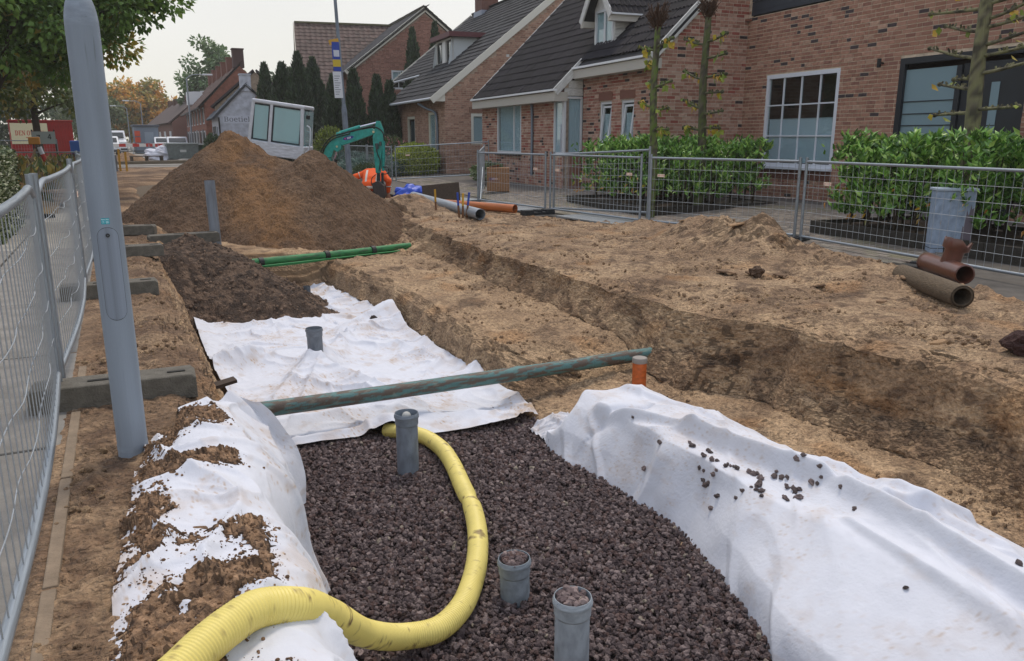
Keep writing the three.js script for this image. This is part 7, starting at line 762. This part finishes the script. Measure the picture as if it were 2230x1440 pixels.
{ const t = thing('crate', 'orange crate in front of the yellow machine', 'crate', [-2.1, 0, -21.4], .2); for (let k = 0; k < 3; k++) mesh('slat', box(.55, .1, .03, 0, .08 + k * .14, .2), mat('#b5451f', .6), t); mesh('tub', box(.53, .4, .36, 0, .21, 0), mat('#9c3b1c', .7), t); }
{ const t = thing('crate', 'blue plastic tub on a dark stand', 'crate', [-1.75, 0, -45.5]); mesh('tub', rbox(.62, .62, .6, .05, 0, 1.05, 0), mat('#1f56a8', .5), t); mesh('stand', box(.7, .72, .6, -.4, .36, 0), black, t); }
{ const t = thing('stone_stack', 'stack of pale paving stones by the fence end', 'stones', [-1.15, 0, -20.5], .1); for (let k = 0; k < 5; k++) mesh('stone', rbox(.5, .07, .36, .01, (k % 2) * .03, .04 + k * .075, 0, k * .05), mat(['#9a8570', '#8c7a68'][k % 2], .9), t); }
{ const m = mesh('white_post', rbox(.16, 1.0, .12, .01, 0, .5, 0), mat('#b8c2cf', .5)); m.position.set(-1.72, 0, -16.6); tag(m, 'short pale post at the end of the ivy hedge', 'post'); }
{ // ragged plants, leaves and rubble between them
  const cc = ['#8a7a34', '#a08a3a', '#5e6a30', '#7a6a3c', '#6b5238', '#4b5f2c'].map((c) => new THREE.Color(c)); const t = thing('wild_plants', 'ragged yellowing weeds growing over the rubble garden', 'plants', [-2.6, 0, -27]); t.userData.kind = 'stuff'; scatter('leaves', t, leafGeo(.2, .1), lm1, 6000, (r, p, d, c) => { p.set((r() - .5) * 3.6, Math.pow(r(), 2) * .8, (r() - .5) * 13); d.set(r() - .5, .9, r() - .5); c.copy(cc[(r() * cc.length) | 0]); return .6 + r() * .8; }, 111);
  const g = grid(60, 120, (i, j, o, c) => { const x = lerp(-7, -1.2, i / 59), z = lerp(-17.5, -46, j / 119); o.set(x, .02 + fbm(x * .9, z * .9, 3, 4, .6) * .16 + .06, z); c.set('#5d4d3a').lerp(new THREE.Color('#8a7450'), smooth(-.2, .5, fbm(x * 2, z * 2, 6, 3))); }, true); structure('garden_soil', g, mat('#ffffff', 1, { vertexColors: true, map: rep(grainT, 1), bumpMap: rep(grainB, 1), bumpScale: .04 }));
  const r = RNG(115); for (let k = 0; k < 14; k++) { const m = mesh('rubble_board', box(.5 + r() * .9, .04, .12), mat(['#8a7250', '#6f5f4c', '#9a8468'][(r() * 3) | 0], .9)); m.position.set(-3.4 + r() * 2.1, .2 + r() * .25, -20 - r() * 12); m.rotation.set((r() - .5) * .5, r() * 3, (r() - .5) * .5); tag(m, 'short loose board thrown among the weeds of the rubble garden', 'board', 'boards in the rubble garden'); }
}
{ // house across the street, out of view on the footpath side; the grid window mirrors it
  const t = thing('brick_house', 'brick house across the street from the grid window', 'house', [-17, 0, -14]); mesh('wall', worldUV(prism([[-7.5, 0], [7.5, 0], [7.5, 5.4], [-7.5, 5.4]], 8).rotateY(Math.PI / 2).translate(-8, 0, 0)), mat('#7e5546', .95, { map: rep(mottleT, 1) }), t); mesh('roof', [box(5.6, .15, 15.6, -1.8, 6.6, 0, 0, 0, -.62), box(5.6, .15, 15.6, -6.2, 6.6, 0, 0, 0, .62)], mat('#4a3a36', .9), t); for (let k = 0; k < 4; k++) for (const y of [1.5, 4.1]) { const w = mesh('window', box(.06, 1.5, 1.5, .02, y, -5.4 + k * 3.6), frameW, t); mesh('pane', box(.02, 1.3, 1.3, .06, y, -5.4 + k * 3.6), mat('#20262b', .15), w); }
}
scene.fog = new THREE.FogExp2('#d9dad4', 0.0009);
renderer.render(scene, camera);
